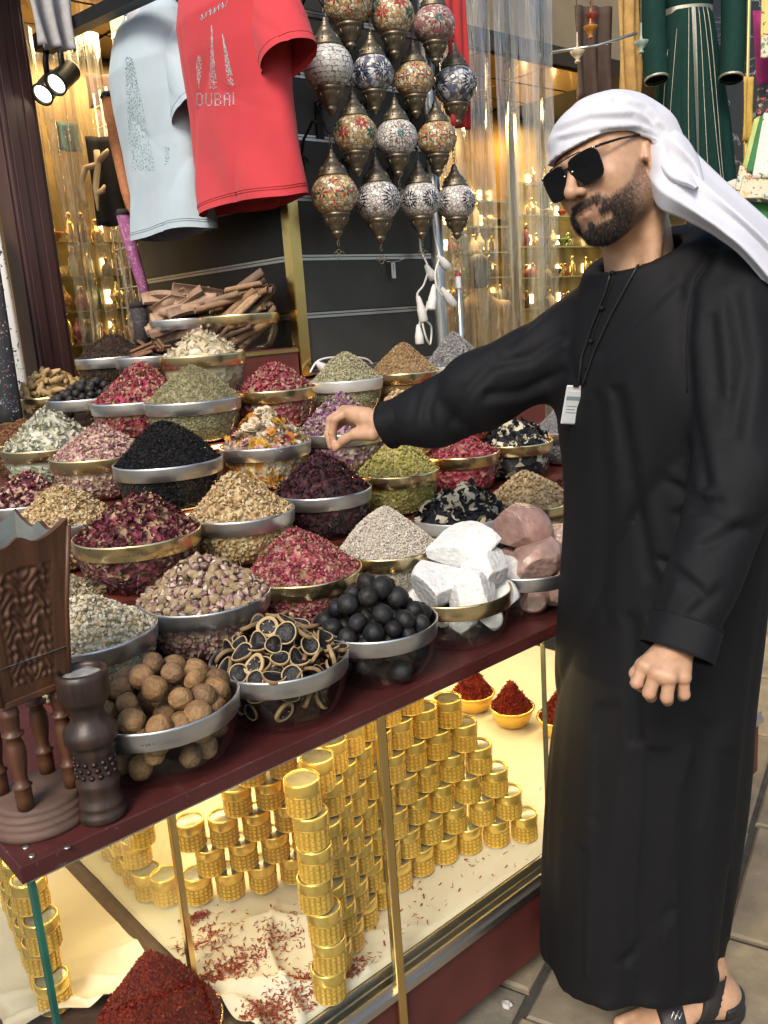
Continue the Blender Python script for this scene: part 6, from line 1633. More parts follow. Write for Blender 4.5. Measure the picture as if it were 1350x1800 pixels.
# --- head frame
al, ro = math.radians(10), math.radians(15)
fh0 = nrm_((-.996, .087, 0)); lh0 = np.array([-fh0[1], fh0[0], 0]); zz = np.array([0, 0, 1.0])
fh = math.cos(al)*fh0 - math.sin(al)*zz; uh0 = math.cos(al)*zz + math.sin(al)*fh0
lh = math.cos(ro)*lh0 + math.sin(ro)*uh0; uh = math.cos(ro)*uh0 - math.sin(ro)*lh0
HB = np.stack([lh, fh, uh], 1)                                     # columns: left, forward, up
HS = .955
H0 = atd(1076, 305, 1.432)
def to_head(P): return ((P - H0) @ HB)/HS
def from_head(q): return H0 + HS*(np.asarray(q) @ HB.T)
neck_base = BC + BV*.045 + BU*.005 + zz*1.44
nb = to_head(neck_base[None])[0]
def face_sdf(q):
    x, y, z = q[:, 0], q[:, 1], q[:, 2]; ax_ = np.abs(x); s = np.stack([ax_, y, z], 1)
    d = sd_ell(q, (0, -.012, .042), (.0755, .098, .076))
    d = smin(d, sd_ell(q, (0, .022, -.02), (.0620, .072, .082)), .03)
    d = smin(d, sd_ell(s, (.0315, .028, -.062), (.036, .048, .033)), .03)          # jaw
    d = smin(d, sd_ell(q, (0, .065, -.085), (.027, .022, .019)), .028)           # chin
    d = smin(d, sd_sphere(s, (.0415, .058, -.012), .0255), .025)                   # cheekbone
    d = smin(d, sd_cap(s, (.008, .0885, .034), (.046, .074, .034), .0115, .010), .016)   # brow
    d = smax(d, -sd_ell(s, (.031, .100, .016), (.019, .014, .013)), .012)        # eye sockets
    d = smin(d, sd_sphere(s, (.031, .0775, .016), .0125), .004)                  # lids
    d = smin(d, sd_cap(q, (0, .088, .026), (0, .1150, -.013), .0080, .0100), .012)
    d = smin(d, sd_sphere(q, (0, .1160, -.0170), .0104), .008)
    d = smin(d, sd_ell(s, (.0112, .1025, -.0205), (.0072, .0105, .0075)), .006)   # nostril wings
    d = smin(d, sd_ell(q, (0, .083, -.052), (.034, .016, .022)), .014)           # muzzle
    d = smax(d, -sd_ell(s, (.0060, .1095, -.0275), (.0036, .0055, .0032)), .003)
    lipu = sd_cap(s, (0, .0965, -.0495), (.0255, .0850, -.0530), .0044, .0020)
    lipl = sd_cap(s, (0, .0955, -.0585), (.0225, .0850, -.0550), .0056, .0024)
    d = smin(d, lipu, .005); d = smin(d, lipl, .005)
    d = smax(d, -sd_cap(s, (0, .1025, -.0540), (.026, .0885, -.0538), .0013, .001), .002)
    d = smin(d, sd_ell(q, (0, .061, -.091), (.030, .023, .013)), .02)
    # ears
    ear = sd_ell(s, (.0745, -.016, -.003), (.0080, .0170, .029)); ear = smax(ear, -sd_ell(s, (.0830, -.012, -.001), (.0066, .0105, .0185)), .004)
    ear = smin(ear, sd_ell(s, (.0755, -.009, -.026), (.0055, .0080, .009)), .006); ear = smin(ear, sd_sphere(s, (.0745, .0025, -.005), .0052), .005)
    d = smin(d, ear, .006)
    # neck
    n1 = sd_cap(q, (0, -.030, -.045), tuple(nb), .056, .066)
    d = smin(d, n1, .028)
    d = smin(d, sd_cap(s, (.060, -.025, -.05), (nb[0]*0+.018, nb[1]+.06, nb[2]+.03), .015, .012), .03)
    return d*HS
# --- arms and hands
def J(px, py, d): return atd(px, py, d)
RW, RF = J(683, 747, 1.800), J(760, 722, 1.760)
RMCP = [J(613, 724, 1.852), J(605, 722, 1.872), J(604, 728, 1.890), J(608, 738, 1.905)]
RFIN = [[J(589, 737, 1.860), J(584, 760, 1.872), J(586, 780, 1.880)], [J(581, 738, 1.882), J(577, 764, 1.888), J(582, 785, 1.888)],
        [J(579, 745, 1.900), J(579, 768, 1.905), J(585, 785, 1.900)], [J(586, 754, 1.918), J(587, 772, 1.918), J(593, 783, 1.910)]]
RTH = [J(655, 762, 1.815), J(626, 763, 1.835), J(605, 773, 1.858), J(590, 788, 1.874)]
def hand_sdf(P, W, Fa, MCP, FIN, THB, rf=(.0092, .0083, .0070), wr=.0240, pt=1.0):
    d = sd_cap(P, Fa, W, wr*1.12, wr)
    for k in range(4):
        d = smin(d, sd_cap(P, W + (MCP[k]-W)*.12, MCP[k], (.0175 if k < 3 else .0160)*pt, .0116), .012)
    palm = sd_cap(P, (W+MCP[1])/2, (MCP[1]+MCP[2])/2, .021*pt, .012); d = smin(d, palm, .012)
    for k in range(4): d = smin(d, sd_sphere(P, MCP[k] - _f*.0035, .0098), .004)
    for k in range(4):
        q = [MCP[k]] + FIN[k]; c = (1.0, 1.04, 1.0, .88)[k]
        fd = sd_cap(P, q[0], q[1], rf[0]*1.10*c, rf[0]*c); fd = smin(fd, sd_cap(P, q[1], q[2], rf[0]*.98*c, rf[1]*c), .004); fd = smin(fd, sd_cap(P, q[2], q[3], rf[1]*.98*c, rf[2]*c), .004)
        d = smin(d, fd, .0022)
    fd = sd_cap(P, THB[0], THB[1], .0165, .0128); fd = smin(fd, sd_cap(P, THB[1], THB[2], .0120, .0108), .006); fd = smin(fd, sd_cap(P, THB[2], THB[3], .0108, .0084), .005)
    return smin(d, fd, .010)
LW, LF = J(1205, 1112, 1.330), J(1240, 1020, 1.345)
LMCP = [J(1132, 1170, 1.292), J(1153, 1183, 1.276), J(1177, 1190, 1.270), J(1201, 1190, 1.278)]
LFIN = [[J(1119, 1200, 1.294), J(1128, 1207, 1.318), J(1138, 1192, 1.332)], [J(1141, 1218, 1.282), J(1144, 1224, 1.310), J(1150, 1205, 1.325)],
        [J(1172, 1226, 1.276), J(1173, 1231, 1.305), J(1173, 1210, 1.320)], [J(1203, 1221, 1.282), J(1200, 1224, 1.308), J(1195, 1205, 1.318)]]
LTH = [J(1160, 1150, 1.318), J(1132, 1170, 1.318), J(1119, 1184, 1.326), J(1121, 1196, 1.338)]
# --- feet
heel = onz(1288, 1756, .03); FD = nrm_((-.90, .43, 0)); FS = np.array([-FD[1], FD[0], 0])
def foot_pts(hl): return hl*np.array([1, 1, 0])
def foot_sdf(P, hl, side):
    q = P - np.array([hl[0], hl[1], 0]); l = np.stack([q @ FD, (q @ FS)*side, q[:, 2]], 1)      # along, outward.., up
    d = sd_ell(l, (.030, 0, .046), (.042, .034, .034))
    d = smin(d, sd_cap(l, (.040, 0, .055), (.105, 0, .26), .036, .042), .03)
    d = smin(d, sd_cap(l, (.05, 0, .062), (.15, .004, .046), .034, .030), .03)
    d = smin(d, sd_ell(l, (.165, .004, .038), (.05, .044, .022)), .025)
    for k, (x, y, r) in enumerate([(.245, -.030, .0135), (.240, -.006, .0105), (.230, .014, .0098), (.217, .031, .0092), (.200, .045, .0085)]):
        d = smin(d, sd_cap(l, (.175, y*.8, .036), (x, y, .026), r*1.1, r), .010)
    return np.maximum(d, .0215 - l[:, 2] if True else d)
heel2 = heel + BU*.19 - BV*.07
def skin_mat():
    m, nt, b = new_mat('skin')
    v = objvec(nt); n = noise(nt, 60, 4, v); n2 = noise(nt, 420, 3, v)
    r = ramp(nt, [[.3, .45, .258, .158], [.7, .55, .338, .218]]); nt.links.new(n.outputs[0], r.inputs[0])
    at = nt.nodes.new('ShaderNodeAttribute'); at.attribute_name = 'tone'
    sp = nt.nodes.new('ShaderNodeSeparateColor'); nt.links.new(at.outputs['Color'], sp.inputs[0])
    m1 = nt.nodes.new('ShaderNodeMix'); m1.data_type = 'RGBA'; m1.inputs[7].default_value = (.018, .013, .011, 1); nt.links.new(sp.outputs[0], m1.inputs[0]); nt.links.new(r.outputs[0], m1.inputs[6])
    m2 = nt.nodes.new('ShaderNodeMix'); m2.data_type = 'RGBA'; m2.inputs[7].default_value = (.33, .155, .115, 1); nt.links.new(sp.outputs[1], m2.inputs[0]); nt.links.new(m1.outputs[2], m2.inputs[6]); m2.clamp_factor = False
    nt.links.new(m2.outputs[2], b.inputs['Base Color']); b.inputs['Roughness'].default_value = .48
    b.inputs['Subsurface Weight'].default_value = .12; b.inputs['Subsurface Radius'].default_value = (.9, .35, .2); b.inputs['Subsurface Scale'].default_value = .006
    bump(nt, b, n2.outputs[0], .12, .0015); return m
skin = skin_mat()
def sstep(a, b, x): t = np.clip((x-a)/(b-a), 0, 1); return t*t*(3-2*t)
def beard_mask(q):
    x, y, z = np.abs(q[:, 0]), q[:, 1], q[:, 2]
    zb = np.interp(y, [-.01, .02, .045, .065, .085, .10], [.012, -.012, -.034, -.043, -.050, -.060])
    m = sstep(.010, -.006, z-zb)*sstep(-.020, -.004, y)
    lowz = np.interp(y, [-.01, .03, .07], [-.072, -.098, -.128]); m = m*sstep(-.012, .004, z-lowz)
    mus = sstep(.040, .028, x)*sstep(-.0535, -.049, z)*sstep(-.0285, -.036, z)*sstep(.078, .084, y); m = np.maximum(m, mus)
    side = sstep(.028, .033, x)*sstep(.045, .038, x)*sstep(-.09, -.075, z)*sstep(-.036, -.046, z)*sstep(.06, .07, y); m = np.maximum(m, side)
    lips = sstep(.027, .022, x)*sstep(-.071, -.068, z)*sstep(-.046, -.049, z)*(y > .08)
    patch = sstep(.022, .018, np.abs(x-.017))*sstep(-.082, -.076, z)*sstep(-.064, -.069, z)*(y > .075)*.75*(x > .006)
    m = m*(1-sstep(.066, .071, x)*sstep(-.040, -.033, z)*sstep(.012, .004, y))
    return np.clip(m*(1-lips)*(1-patch), 0, 1), lips
def body_mesh():
    VV, QQ, TT, off = [], [], [], 0
    # head and neck
    c8 = np.array([from_head((a, b, c)) for a in (-.10, .10) for b in (-.13, .135) for c in (-.27, .14)])
    lo, hi = c8.min(0), c8.max(0); lo[2] = neck_base[2]-.05
    V, Q = surface_net(lambda P: face_sdf(to_head(P)), lo, hi, .0026); V = relax(V, Q, 2, .4)
    m, l = beard_mask(to_head(V)); bz = m*(.80+.25*vnoise(V, 900, 2))
    dens = .62 + .38*np.clip((to_head(V)[:, 1]-.02)/.06, 0, 1)
    VV.append(V); QQ.append(Q); TT.append(np.stack([np.clip(bz*dens, 0, .97), np.clip(l*.5 + .16*sstep(-.2, .6, vnoise(V, 70, 5)) + .12*np.exp(-np.sum((to_head(V)-np.array([0, .112, -.016]))**2, 1)/.0004), 0, 1)], 1)); off += len(V)
    hv_ = (V, Q, m)
    for (W, Fa, MC, FI, THB, pt_) in ((RW, RF, RMCP, RFIN, RTH, 1.0), (LW, LF, LMCP, LFIN, LTH, .84)):
        A = np.array([W, Fa, *MC, *[p for f_ in FI for p in f_], *THB])
        V, Q = surface_net(lambda P: hand_sdf(P, W, Fa, MC, FI, THB, pt=pt_), A.min(0)-.04, A.max(0)+.04, .0021); V = relax(V, Q, 2, .4)
        k = np.zeros((len(V), 2))
        tips = np.array([f_[2] for f_ in FI] + [THB[3]]); dist = np.min(np.linalg.norm(V[:, None]-tips[None], axis=2), 1); k[:, 1] = .22*sstep(.02, .006, dist)
        knk = np.array(list(MC) + [f_[0] for f_ in FI]); dk = np.min(np.linalg.norm(V[:, None]-knk[None], axis=2), 1); k[:, 1] = np.maximum(k[:, 1], .22*sstep(.018, .009, dk))
        if pt_ == 1.0:
            nc = THB[2]*.22+THB[3]*.78 - _f*.0085 + _U*.0015; dn = np.linalg.norm(V-nc, axis=1); k[:, 1] = np.where(dn < .0062, -.55, k[:, 1])
        VV.append(V); QQ.append(Q+off); TT.append(k); off += len(V)
    for hl, sd in ((heel, 1), (heel2, -1)):
        c = np.array([hl[0], hl[1], 0]); A = np.array([c-FS*.09-FD*.06, c+FS*.09+FD*.30, c+FS*.09-FD*.06, c-FS*.09+FD*.30])
        V, Q = surface_net(lambda P: foot_sdf(P, hl, sd), A.min(0)+np.array([0, 0, .0]), A.max(0)+np.array([0, 0, .24]), .0045); V = relax(V, Q, 2, .4)
        VV.append(V); QQ.append(Q+off); TT.append(np.zeros((len(V), 2))); off += len(V)
    # torso and legs under the clothes
    def trunk(P):
        d = loft_fn([(.80, .17, .12, 0, .0), (1.0, .175, .12, 0, 0), (1.2, .18, .115, 0, .0), (1.38, .17, .10, 0, .02), (1.44, .07, .07, 0, .04)], BU, BV, BC)(P)[0]
        for s in (-1, 1):
            d = smin(d, sd_cap(P, BC+BU*.09*s+zz*.85, (heel if s < 0 else heel2)*np.array([1, 1, 0])+FD*.10+zz*.22, .075, .040), .05)
        d = smin(d, sd_cap(P, BC+BU*.17+BV*.05+zz*1.38, RF, .05, .03), .04); d = smin(d, sd_cap(P, BC-BU*.17+zz*1.38, LF, .05, .03), .04)
        return d
    V, Q = surface_net(trunk, (.95, .45, .18), (1.75, 1.45, 1.47), .022); V = relax(V, Q, 2)
    VV.append(V); QQ.append(Q+off); TT.append(np.zeros((len(V), 2)))
    V = np.concatenate(VV); Q = np.concatenate(QQ); T = np.concatenate(TT)
    me = np_mesh('body', V, Q, [skin], True)
    ca = me.color_attributes.new('tone', 'FLOAT_COLOR', 'POINT'); arr = np.ones((len(V), 4), np.float32); arr[:, 0] = T[:, 0]; arr[:, 1] = T[:, 1]; arr[:, 2] = 0; ca.data.foreach_set('color', arr.ravel())
    return me, hv_
bme, (hV, hQ, hM) = body_mesh()
mpart('body', bme)
# short beard hairs
def beard():
    rg_ = np.random.default_rng(3)
    N = np.zeros_like(hV); e = np.cross(hV[hQ[:, 1]]-hV[hQ[:, 0]], hV[hQ[:, 3]]-hV[hQ[:, 0]])
    for k in range(4): np.add.at(N, hQ[:, k], e)
    N /= np.maximum(np.linalg.norm(N, axis=1), 1e-12)[:, None]
    q = to_head(hV); chin = sstep(.03, .08, q[:, 1])
    w = hM**2*(.25+.75*chin); pick = rg_.choice(len(hV), 16000, p=w/w.sum())
    P = hV[pick] + rg_.normal(size=(len(pick), 3))*.0012; n = N[pick]
    dirs = n*.45 - uh*.85 + fh*.15 + rg_.normal(size=n.shape)*.25; dirs /= np.linalg.norm(dirs, axis=1)[:, None]
    L = (.0022+.0045*chin[pick])*rg_.uniform(.6, 1.2, len(pick)); sd = np.cross(dirs, rg_.normal(size=n.shape)); sd /= np.linalg.norm(sd, axis=1)[:, None]
    A = P + sd*.00024; B = P - sd*.00024; T = P + dirs*L[:, None]
    V = np.stack([A, B, T], 1).reshape(-1, 3); F = np.arange(len(V)).reshape(-1, 3)
    o = mpart('beard', np_mesh('beard', V, F, [plain('beard_hair', (.016, .012, .010), .55, 0, .4)])); o['label'] = 'short dark trimmed beard'
beard()
# --- robe
robe_rows = [(.05, .172, .188, .0, .086), (.10, .172, .186, .0, .088), (.3, .182, .190, 0, .070), (.5, .190, .188, 0, .052), (.8, .198, .170, 0, .022), (1.0, .205, .156, 0, .006), (1.2, .212, .150, 0, .010), (1.32, .218, .145, 0, .022), (1.40, .190, .122, 0, .032), (1.445, .150, .104, 0, .040), (1.475, .120, .100, 0, .044), (1.50, .105, .097, 0, .046), (1.60, .092, .090, 0, .040)]
RS, RE, RC = BC + BU*.150 + BV*.050 + zz*1.388, J(845, 688, 1.70), J(686, 746, 1.795)
LS, LE, LC = BC - BU*.165 + BV*.02 + zz*1.395, J(1300, 830, 1.355), J(1193, 1140, 1.318)
def robe_sdf(P):
    d, ph, u, v = loft_fn(robe_rows, BU, BV, BC)(P, 2.15)
    z = P[:, 2]; low = np.clip((1.15-z)/.9, 0, 1)
    d = d + low*(.007*np.sin(5*ph+1.2*np.sin(3*z)+.6) + .003*np.sin(11*ph+2*z)) + .0025*vnoise(P, 16, 4)
    crs = lambda t, p: (1-np.abs(np.sin(t)))**p
    d = d + .009*low*crs(2.5*ph+.9*np.sin(2.2*z)+.4*vnoise(P, 5, 12), 3.5) + .012*np.clip((1.42-z)*3, 0, 1)*crs(8*(u*.8+z*.45)+2.2*vnoise(P, 4, 21), 4)
    # pull folds from the reaching shoulder across the chest
    tt_ = (P-RS) @ nrm_(np.array([.25, -.3, -1.0])); ss = (P-RS) @ nrm_(np.array([.75, -.65, 0]))
    d = d + .004*np.sin(70*(ss*.8+.25*tt_))*np.exp(-((tt_-.18)/.2)**2)*np.clip(1-np.abs(ss)/.3, 0, 1)
    def sleeve(S, E, C_, r0, r1, r2, sag, seed):
        s1 = sd_cap(P, S, E, r0, r1); s2 = sd_cap(P, E, C_, r1, r2)
        s = smin(s1, s2, .03)
        if sag is not None: s = smin(s, sd_ell(P, sag[0], sag[1]), .05)
        ax_ = nrm_(C_-S); t = (P-S) @ ax_
        s = s + .010*np.clip(.4+vnoise(P, 7, 33)*1.5, 0, 1)*(1-np.abs(np.sin(13*t + 11*((P-S) @ nrm_(np.cross(ax_, [.3, .2, 1]))) + 1.6*vnoise(P, 9, int(seed*10)))))**3.5*np.clip(t*4, 0, 1)*np.clip((np.linalg.norm(C_-S)-t)*12, 0, 1)
        s = s + .0012*np.sin(46*t + 2.5*np.sin(9*((P-S) @ nrm_(np.cross(ax_, [.3, .2, 1]))) + seed) + seed)*np.clip(t*4, 0, 1)*np.clip((np.linalg.norm(C_-S)-t)*12, 0, 1)
        n = nrm_(C_-E); cut = (P-C_) @ n
        s = np.maximum(s, cut)
        hollow = np.maximum(sd_cap(P, E, C_+n*.03, r1-.02, r2-.013), -(cut+.03))
        return np.maximum(s, -hollow)
    sr = sleeve(RS, RE, RC, .076, .074, .046, (J(765, 745, 1.745), (.060, .060, .042)), .3)
    sl = sleeve(LS, LE, LC, .080, .067, .049, None, 1.7)
    d = smin(d, sd_cap(P, neck_base - BU*.050 - BV*.03 + zz*.085, LS - BV*.03 + zz*.040, .044, .072), .03); d = smin(d, sd_cap(P, neck_base + BU*.050 + zz*.03, RS, .045, .060), .03)
    d = smin(d, sr, .05); d = smin(d, sl, .022)
    neck = sd_cap(P, neck_base + zz*.0, from_head((0, -.03, -.10)), .0690, .0635); d = smax(d, -neck, .006)
    fc = neck_base + BV*.075 + zz*.060; bk_ = neck_base - BV*.075 + zz*.125          # collar: low in front, high at the nape
    cn = nrm_(np.cross(BU, bk_-fc)); cn = cn if cn[2] > 0 else -cn
    d = smax(d, np.where(np.abs(u) < .125, (P-fc) @ cn, -1.0), .005)
    return np.maximum(d, np.maximum(.118 + .018*np.clip(-u/.17, 0, 1) - .045*np.clip(-v/.14, 0, 1) - z + .006*np.sin(3*ph+1), z-1.62))
V, Q = surface_net(robe_sdf, (1.0, .46, .04), (1.76, 1.42, 1.62), .0068); V = relax(V, Q, 1, .5)
def press_folds(V, Q, LINES):
    N = np.zeros_like(V); e = np.cross(V[Q[:, 1]]-V[Q[:, 0]], V[Q[:, 3]]-V[Q[:, 0]])
    for k in range(4): np.add.at(N, Q[:, k], e)
    N /= np.maximum(np.linalg.norm(N, axis=1), 1e-12)[:, None]
    v = V - CAM; w = v @ _f; px = ICX + FPX*(v @ _R)/w; py = ICY - FPX*(v @ _U)/w
    face_ = np.clip(-(N @ _f)*2.0, 0, 1)
    D = np.zeros(len(V))
    for pts, wd, dp in LINES:
        for (a, b), (c_, d_) in zip(pts[:-1], pts[1:]):
            dx, dy = c_-a, d_-b; L2 = dx*dx+dy*dy; t = np.clip(((px-a)*dx+(py-b)*dy)/L2, 0, 1); r = ((px-a)*dy - (py-b)*dx)/math.sqrt(L2)
            inside = np.exp(-np.maximum(0, np.hypot(px-a-t*dx, py-b-t*dy)-np.abs(r))**2/60.0)
            tot = dp*(-np.exp(-(r/wd)**2) + .55*np.exp(-((r-1.9*wd)/(1.2*wd))**2))*inside
            D = np.where(np.abs(tot) > np.abs(D), tot, D)
    return V + N*(D*face_)[:, None]
ROBE_FOLDS = [([(1252, 440), (1216, 500), (1206, 600), (1214, 720), (1240, 850)], 11, .009), ([(1190, 492), (1120, 560), (1060, 622)], 9, .004), ([(1085, 690), (1113, 850), (1142, 1010)], 12, .007), ([(1050, 700), (1065, 900), (1058, 1080)], 12, .005),
        ([(1180, 850), (1235, 878)], 8, .006), ([(1196, 905), (1262, 884)], 9, .006), ([(1176, 1015), (1148, 1085)], 8, .005), ([(1165, 985), (1232, 1040)], 9, .006), ([(1240, 960), (1300, 930)], 10, .006), ([(1215, 1080), (1260, 1040)], 8, .005), ([(1290, 520), (1310, 640), (1290, 760)], 14, .007), ([(1250, 560), (1262, 690)], 10, .005),
        ([(985, 590), (930, 628), (875, 640)], 9, .007), ([(990, 655), (915, 690), (860, 694)], 9, .007), ([(870, 632), (815, 690), (800, 740)], 10, .007), ([(770, 668), (752, 720), (760, 775)], 9, .006), ([(735, 690), (720, 750)], 7, .004), ([(940, 560), (900, 600)], 8, .005), ([(1010, 540), (1000, 620), (1015, 700)], 9, .005),
        ([(1000, 1150), (992, 1400), (985, 1740)], 22, .005), ([(1070, 1250), (1058, 1500), (1050, 1750)], 26, .005), ([(1165, 1330), (1150, 1550), (1140, 1750)], 28, .005), ([(1245, 1280), (1215, 1450), (1215, 1740)], 24, .005), ([(1285, 1330), (1270, 1500), (1268, 1700)], 18, .004), ([(1110, 1090), (1120, 1300)], 14, .006), ([(1030, 1500), (1022, 1750)], 18, .003), ([(1180, 1600), (1100, 1690)], 12, .005)]
V = press_folds(V, Q, ROBE_FOLDS)
# even out the hem
_lowv = np.clip((.20-V[:, 2])/.06, 0, 1)[:, None]; _W = relax(V, Q, 10, .5); _W[:, 2] = np.minimum(_W[:, 2], V[:, 2]+.004); V = V*(1-_lowv)+_W*_lowv
V = relax(V, Q, 1, .4)
robem = plain('black_robe', (.0034, .0037, .0056), .74, 0, .12, 6, .12, 700, spec=.26)
robe = mpart('robe', np_mesh('robe', V, Q, [robem], True)); robe['label'] = 'long plain black robe with wide sleeves'
from mathutils.bvhtree import BVHTree
rbvh = BVHTree.FromPolygons([tuple(p) for p in V], [tuple(int(i) for i in q) for q in Q])
def on_robe(px, py, off=.003):
    r = Vector(ray(px, py)).normalized(); h = rbvh.ray_cast(Vector(CAM), r)
    if h[0] is None: return np.array(atd(px, py, 1.5))
    n = h[1] if h[1].dot(r) < 0 else -h[1]
    return np.array(h[0] + n*off)
def strand(name, pts, r, mat_, off=.003, n=6):
    P = [on_robe(a, b, off) for a, b in pts]
    return mpart(name, MB().tube(P, r, n).mesh(name, mat_))
def dense(pts, k=8):
    out = []
    for (a, b), (c, d_) in zip(pts[:-1], pts[1:]):
        for t in np.linspace(0, 1, k, endpoint=False): out.append((a+(c-a)*t, b+(d_-b)*t))
    return out + [pts[-1]]
def cuff(C_, E, r, w, name='cuff'):
    n = nrm_(C_-E); Rq = Matrix.Translation(Vector(C_)) @ Vector(n).to_track_quat('Z', 'Y').to_matrix().to_4x4()
    mb = MB(); k = 40
    def pt(u, v_):
        a = 6.283185*u; rr = r*(1+.03*math.sin(3*a+1)+.02*math.sin(5*a)) + .002*v_
        return tuple(Rq @ Vector((rr*1.06*math.cos(a), rr*.96*math.sin(a), -w+(w+.006)*v_)))
    mb.grid(pt, k, 8, closed_u=True)
    mb.grid(lambda u, v_: tuple(Rq @ (Vector(Rq.inverted() @ Vector(pt(u, 1)))*1.0 - Vector((0, 0, .03*v_)) - Vector((math.cos(6.283*u), math.sin(6.283*u), 0))*.004)), k, 3, closed_u=True)
    mb.tube([Vector(pt(i/k, 1)) for i in range(k)], .0022, 6, closed=True); mb.tube([Vector(pt(i/k, .02)) for i in range(k)], .0016, 6, closed=True)
    mpart(name, mb.mesh(name, robem))
cuff(RC, RE, .0495, .046); cuff(LC, LE, .0530, .045)
strand('seam', dense([(1252, 445), (1222, 490), (1210, 545), (1206, 610), (1208, 690)]), .0013, robem, .0002)
strand('placket', dense([(1082, 462), (1076, 500), (1058, 545), (1040, 600), (1030, 650)]), .0022, robem, .0005)
for a, b in ((1078, 482), (1060, 542), (1041, 600)):
    p = on_robe(a, b, .003); mpart('button', MB().lathe([(.0005, .004), (.0045, .003), (.006, .0), (.004, -.003)], 10, 0, Matrix.Translation(Vector(p))).mesh('button', robem))
# lanyard and badge
cordm = plain('lanyard_cord', (.006, .006, .007), .5, 0, .2)
strand('lanyard', dense([(1178, 382), (1150, 425), (1115, 480), (1075, 555), (1045, 620), (1026, 678)], 10), .0022, cordm, .0025)
strand('lanyard', dense([(1082, 456), (1064, 520), (1040, 580), (1024, 630), (1019, 678)], 10), .0020, cordm, .0025)
bc = on_robe(1013, 712, .008)
badge = mpart('badge', None); badge.empty_display_size = .02
ub = nrm_(on_robe(1020, 680, .008) - on_robe(1008, 742, .008)); side_ = nrm_(np.cross(ub, _f)); outn = nrm_(np.cross(side_, ub)); outn = outn if outn @ _f < 0 else -outn
side_ = np.cross(ub, outn); 
badge.matrix_parent_inverse = MI; badge.location = bc
Bm = Matrix(((side_[0], outn[0], ub[0], 0), (side_[1], outn[1], ub[1], 0), (side_[2], outn[2], ub[2], 0), (0, 0, 0, 1)))
def bpart(name, mb, m_): o = mb.build(name, m_, badge); o.matrix_local = Bm @ Matrix.Scale(1.25, 4); return o
bpart('holder', MB().box((-.0125, -.002, -.031), (.0125, .001, .030), bev=.0015), plain('badge_plastic', (.62, .64, .66), .2, 0, .05, spec=.6))
bpart('card', MB().box((-.0105, .0012, -.028), (.0105, .0018, .022)), plain('badge_card', (.60, .63, .66), .5, 0, .06))
bpart('print', MB().box((-.0105, .0019, .008), (.0105, .0021, .014)).box((-.008, .0019, -.002), (.006, .0021, -.0008)).box((-.008, .0019, -.007), (.004, .0021, -.0058)).box((-.008, .0019, -.012), (.006, .0021, -.0108)), plain('badge_print', (.20, .27, .30), .5, 0, .1))
bpart('clip', MB().box((-.004, -.001, .029), (.004, .003, .040)), cordm)
# --- sunglasses (in the head frame)
black = plain('frame_black', (.008, .008, .009), .25, .2, .1)
lensm = plain('dark_lens', (.004, .004, .005), .04, 0, .05, spec=.8)
sil = plain('rivet', (.7, .7, .68), .25, 1, .05)
gl = mpart('sunglasses', None); gl.empty_display_size = .02; gl.location = H0; gl['label'] = 'black square sunglasses with a double bridge'
Hm = Matrix([[*(HB[i]*HS), 0] for i in range(3)] + [[0, 0, 0, 1]])
def gpart(name, mb, m_): o = mb.build(name, m_, gl); o.matrix_local = Hm; return o
def yfront(x): return .1075 - 2.0*x*x
for s in (-1, 1):
    out = []
    for k in range(32):
        a = 6.283*k/32; ca, sa = math.cos(a), math.sin(a); p = 4.2
        rr = (abs(ca)**p+abs(sa)**p)**(-1/p); x = .0290*rr*ca; z = .0248*rr*sa; x *= 1 + .05*(z/.0245); out.append((s*.0340+x, z+.0100))
    v = []; 
    for k_, (sc, dy) in enumerate([(1, .0012), (1, -.0012)]): v += [(x, yfront(x)+dy - .10*(z-.0125)*0 - .10*(.03-z), z) for x, z in out]
    n = 32; fs = [tuple(range(n)), tuple(range(2*n-1, n-1, -1))] + [(k, (k+1) % n, n+(k+1) % n, n+k) for k in range(n)]
    gpart('lens', MB().add(v, fs), lensm)
    gpart('rim', MB().tube([(x, yfront(x)-.10*(.03-z), z) for x, z in out], .0011, 6, closed=True), black)
    gpart('temple', MB().tube([(s*.0630, yfront(.062), .0315), (s*.0665, .090, .0320), (s*.0735, .05, .0330), (s*.0785, -.005, .0310)], [.0022, .0024, .0020, .0020], 8), black)
    for xx, z in ((.0590, .0330), (.0090, .0150)): gpart('rivet', MB().lathe([(.0002, .0026), (.0016, .0020), (.0018, 0)], 10, 0, Matrix.Translation((s*xx, yfront(xx)-.10*(.03-z), z)) @ Matrix.Rotation(-math.pi/2, 4, 'X')), sil)
gpart('bridge', MB().tube([(x, yfront(x)+.001, .0365+.002*math.cos(x*40)) for x in np.linspace(-.036, .036, 11)], .0011, 6).tube([(x, yfront(x)-.0015, .0235) for x in np.linspace(-.0075, .0075, 5)], .0022, 6), black)
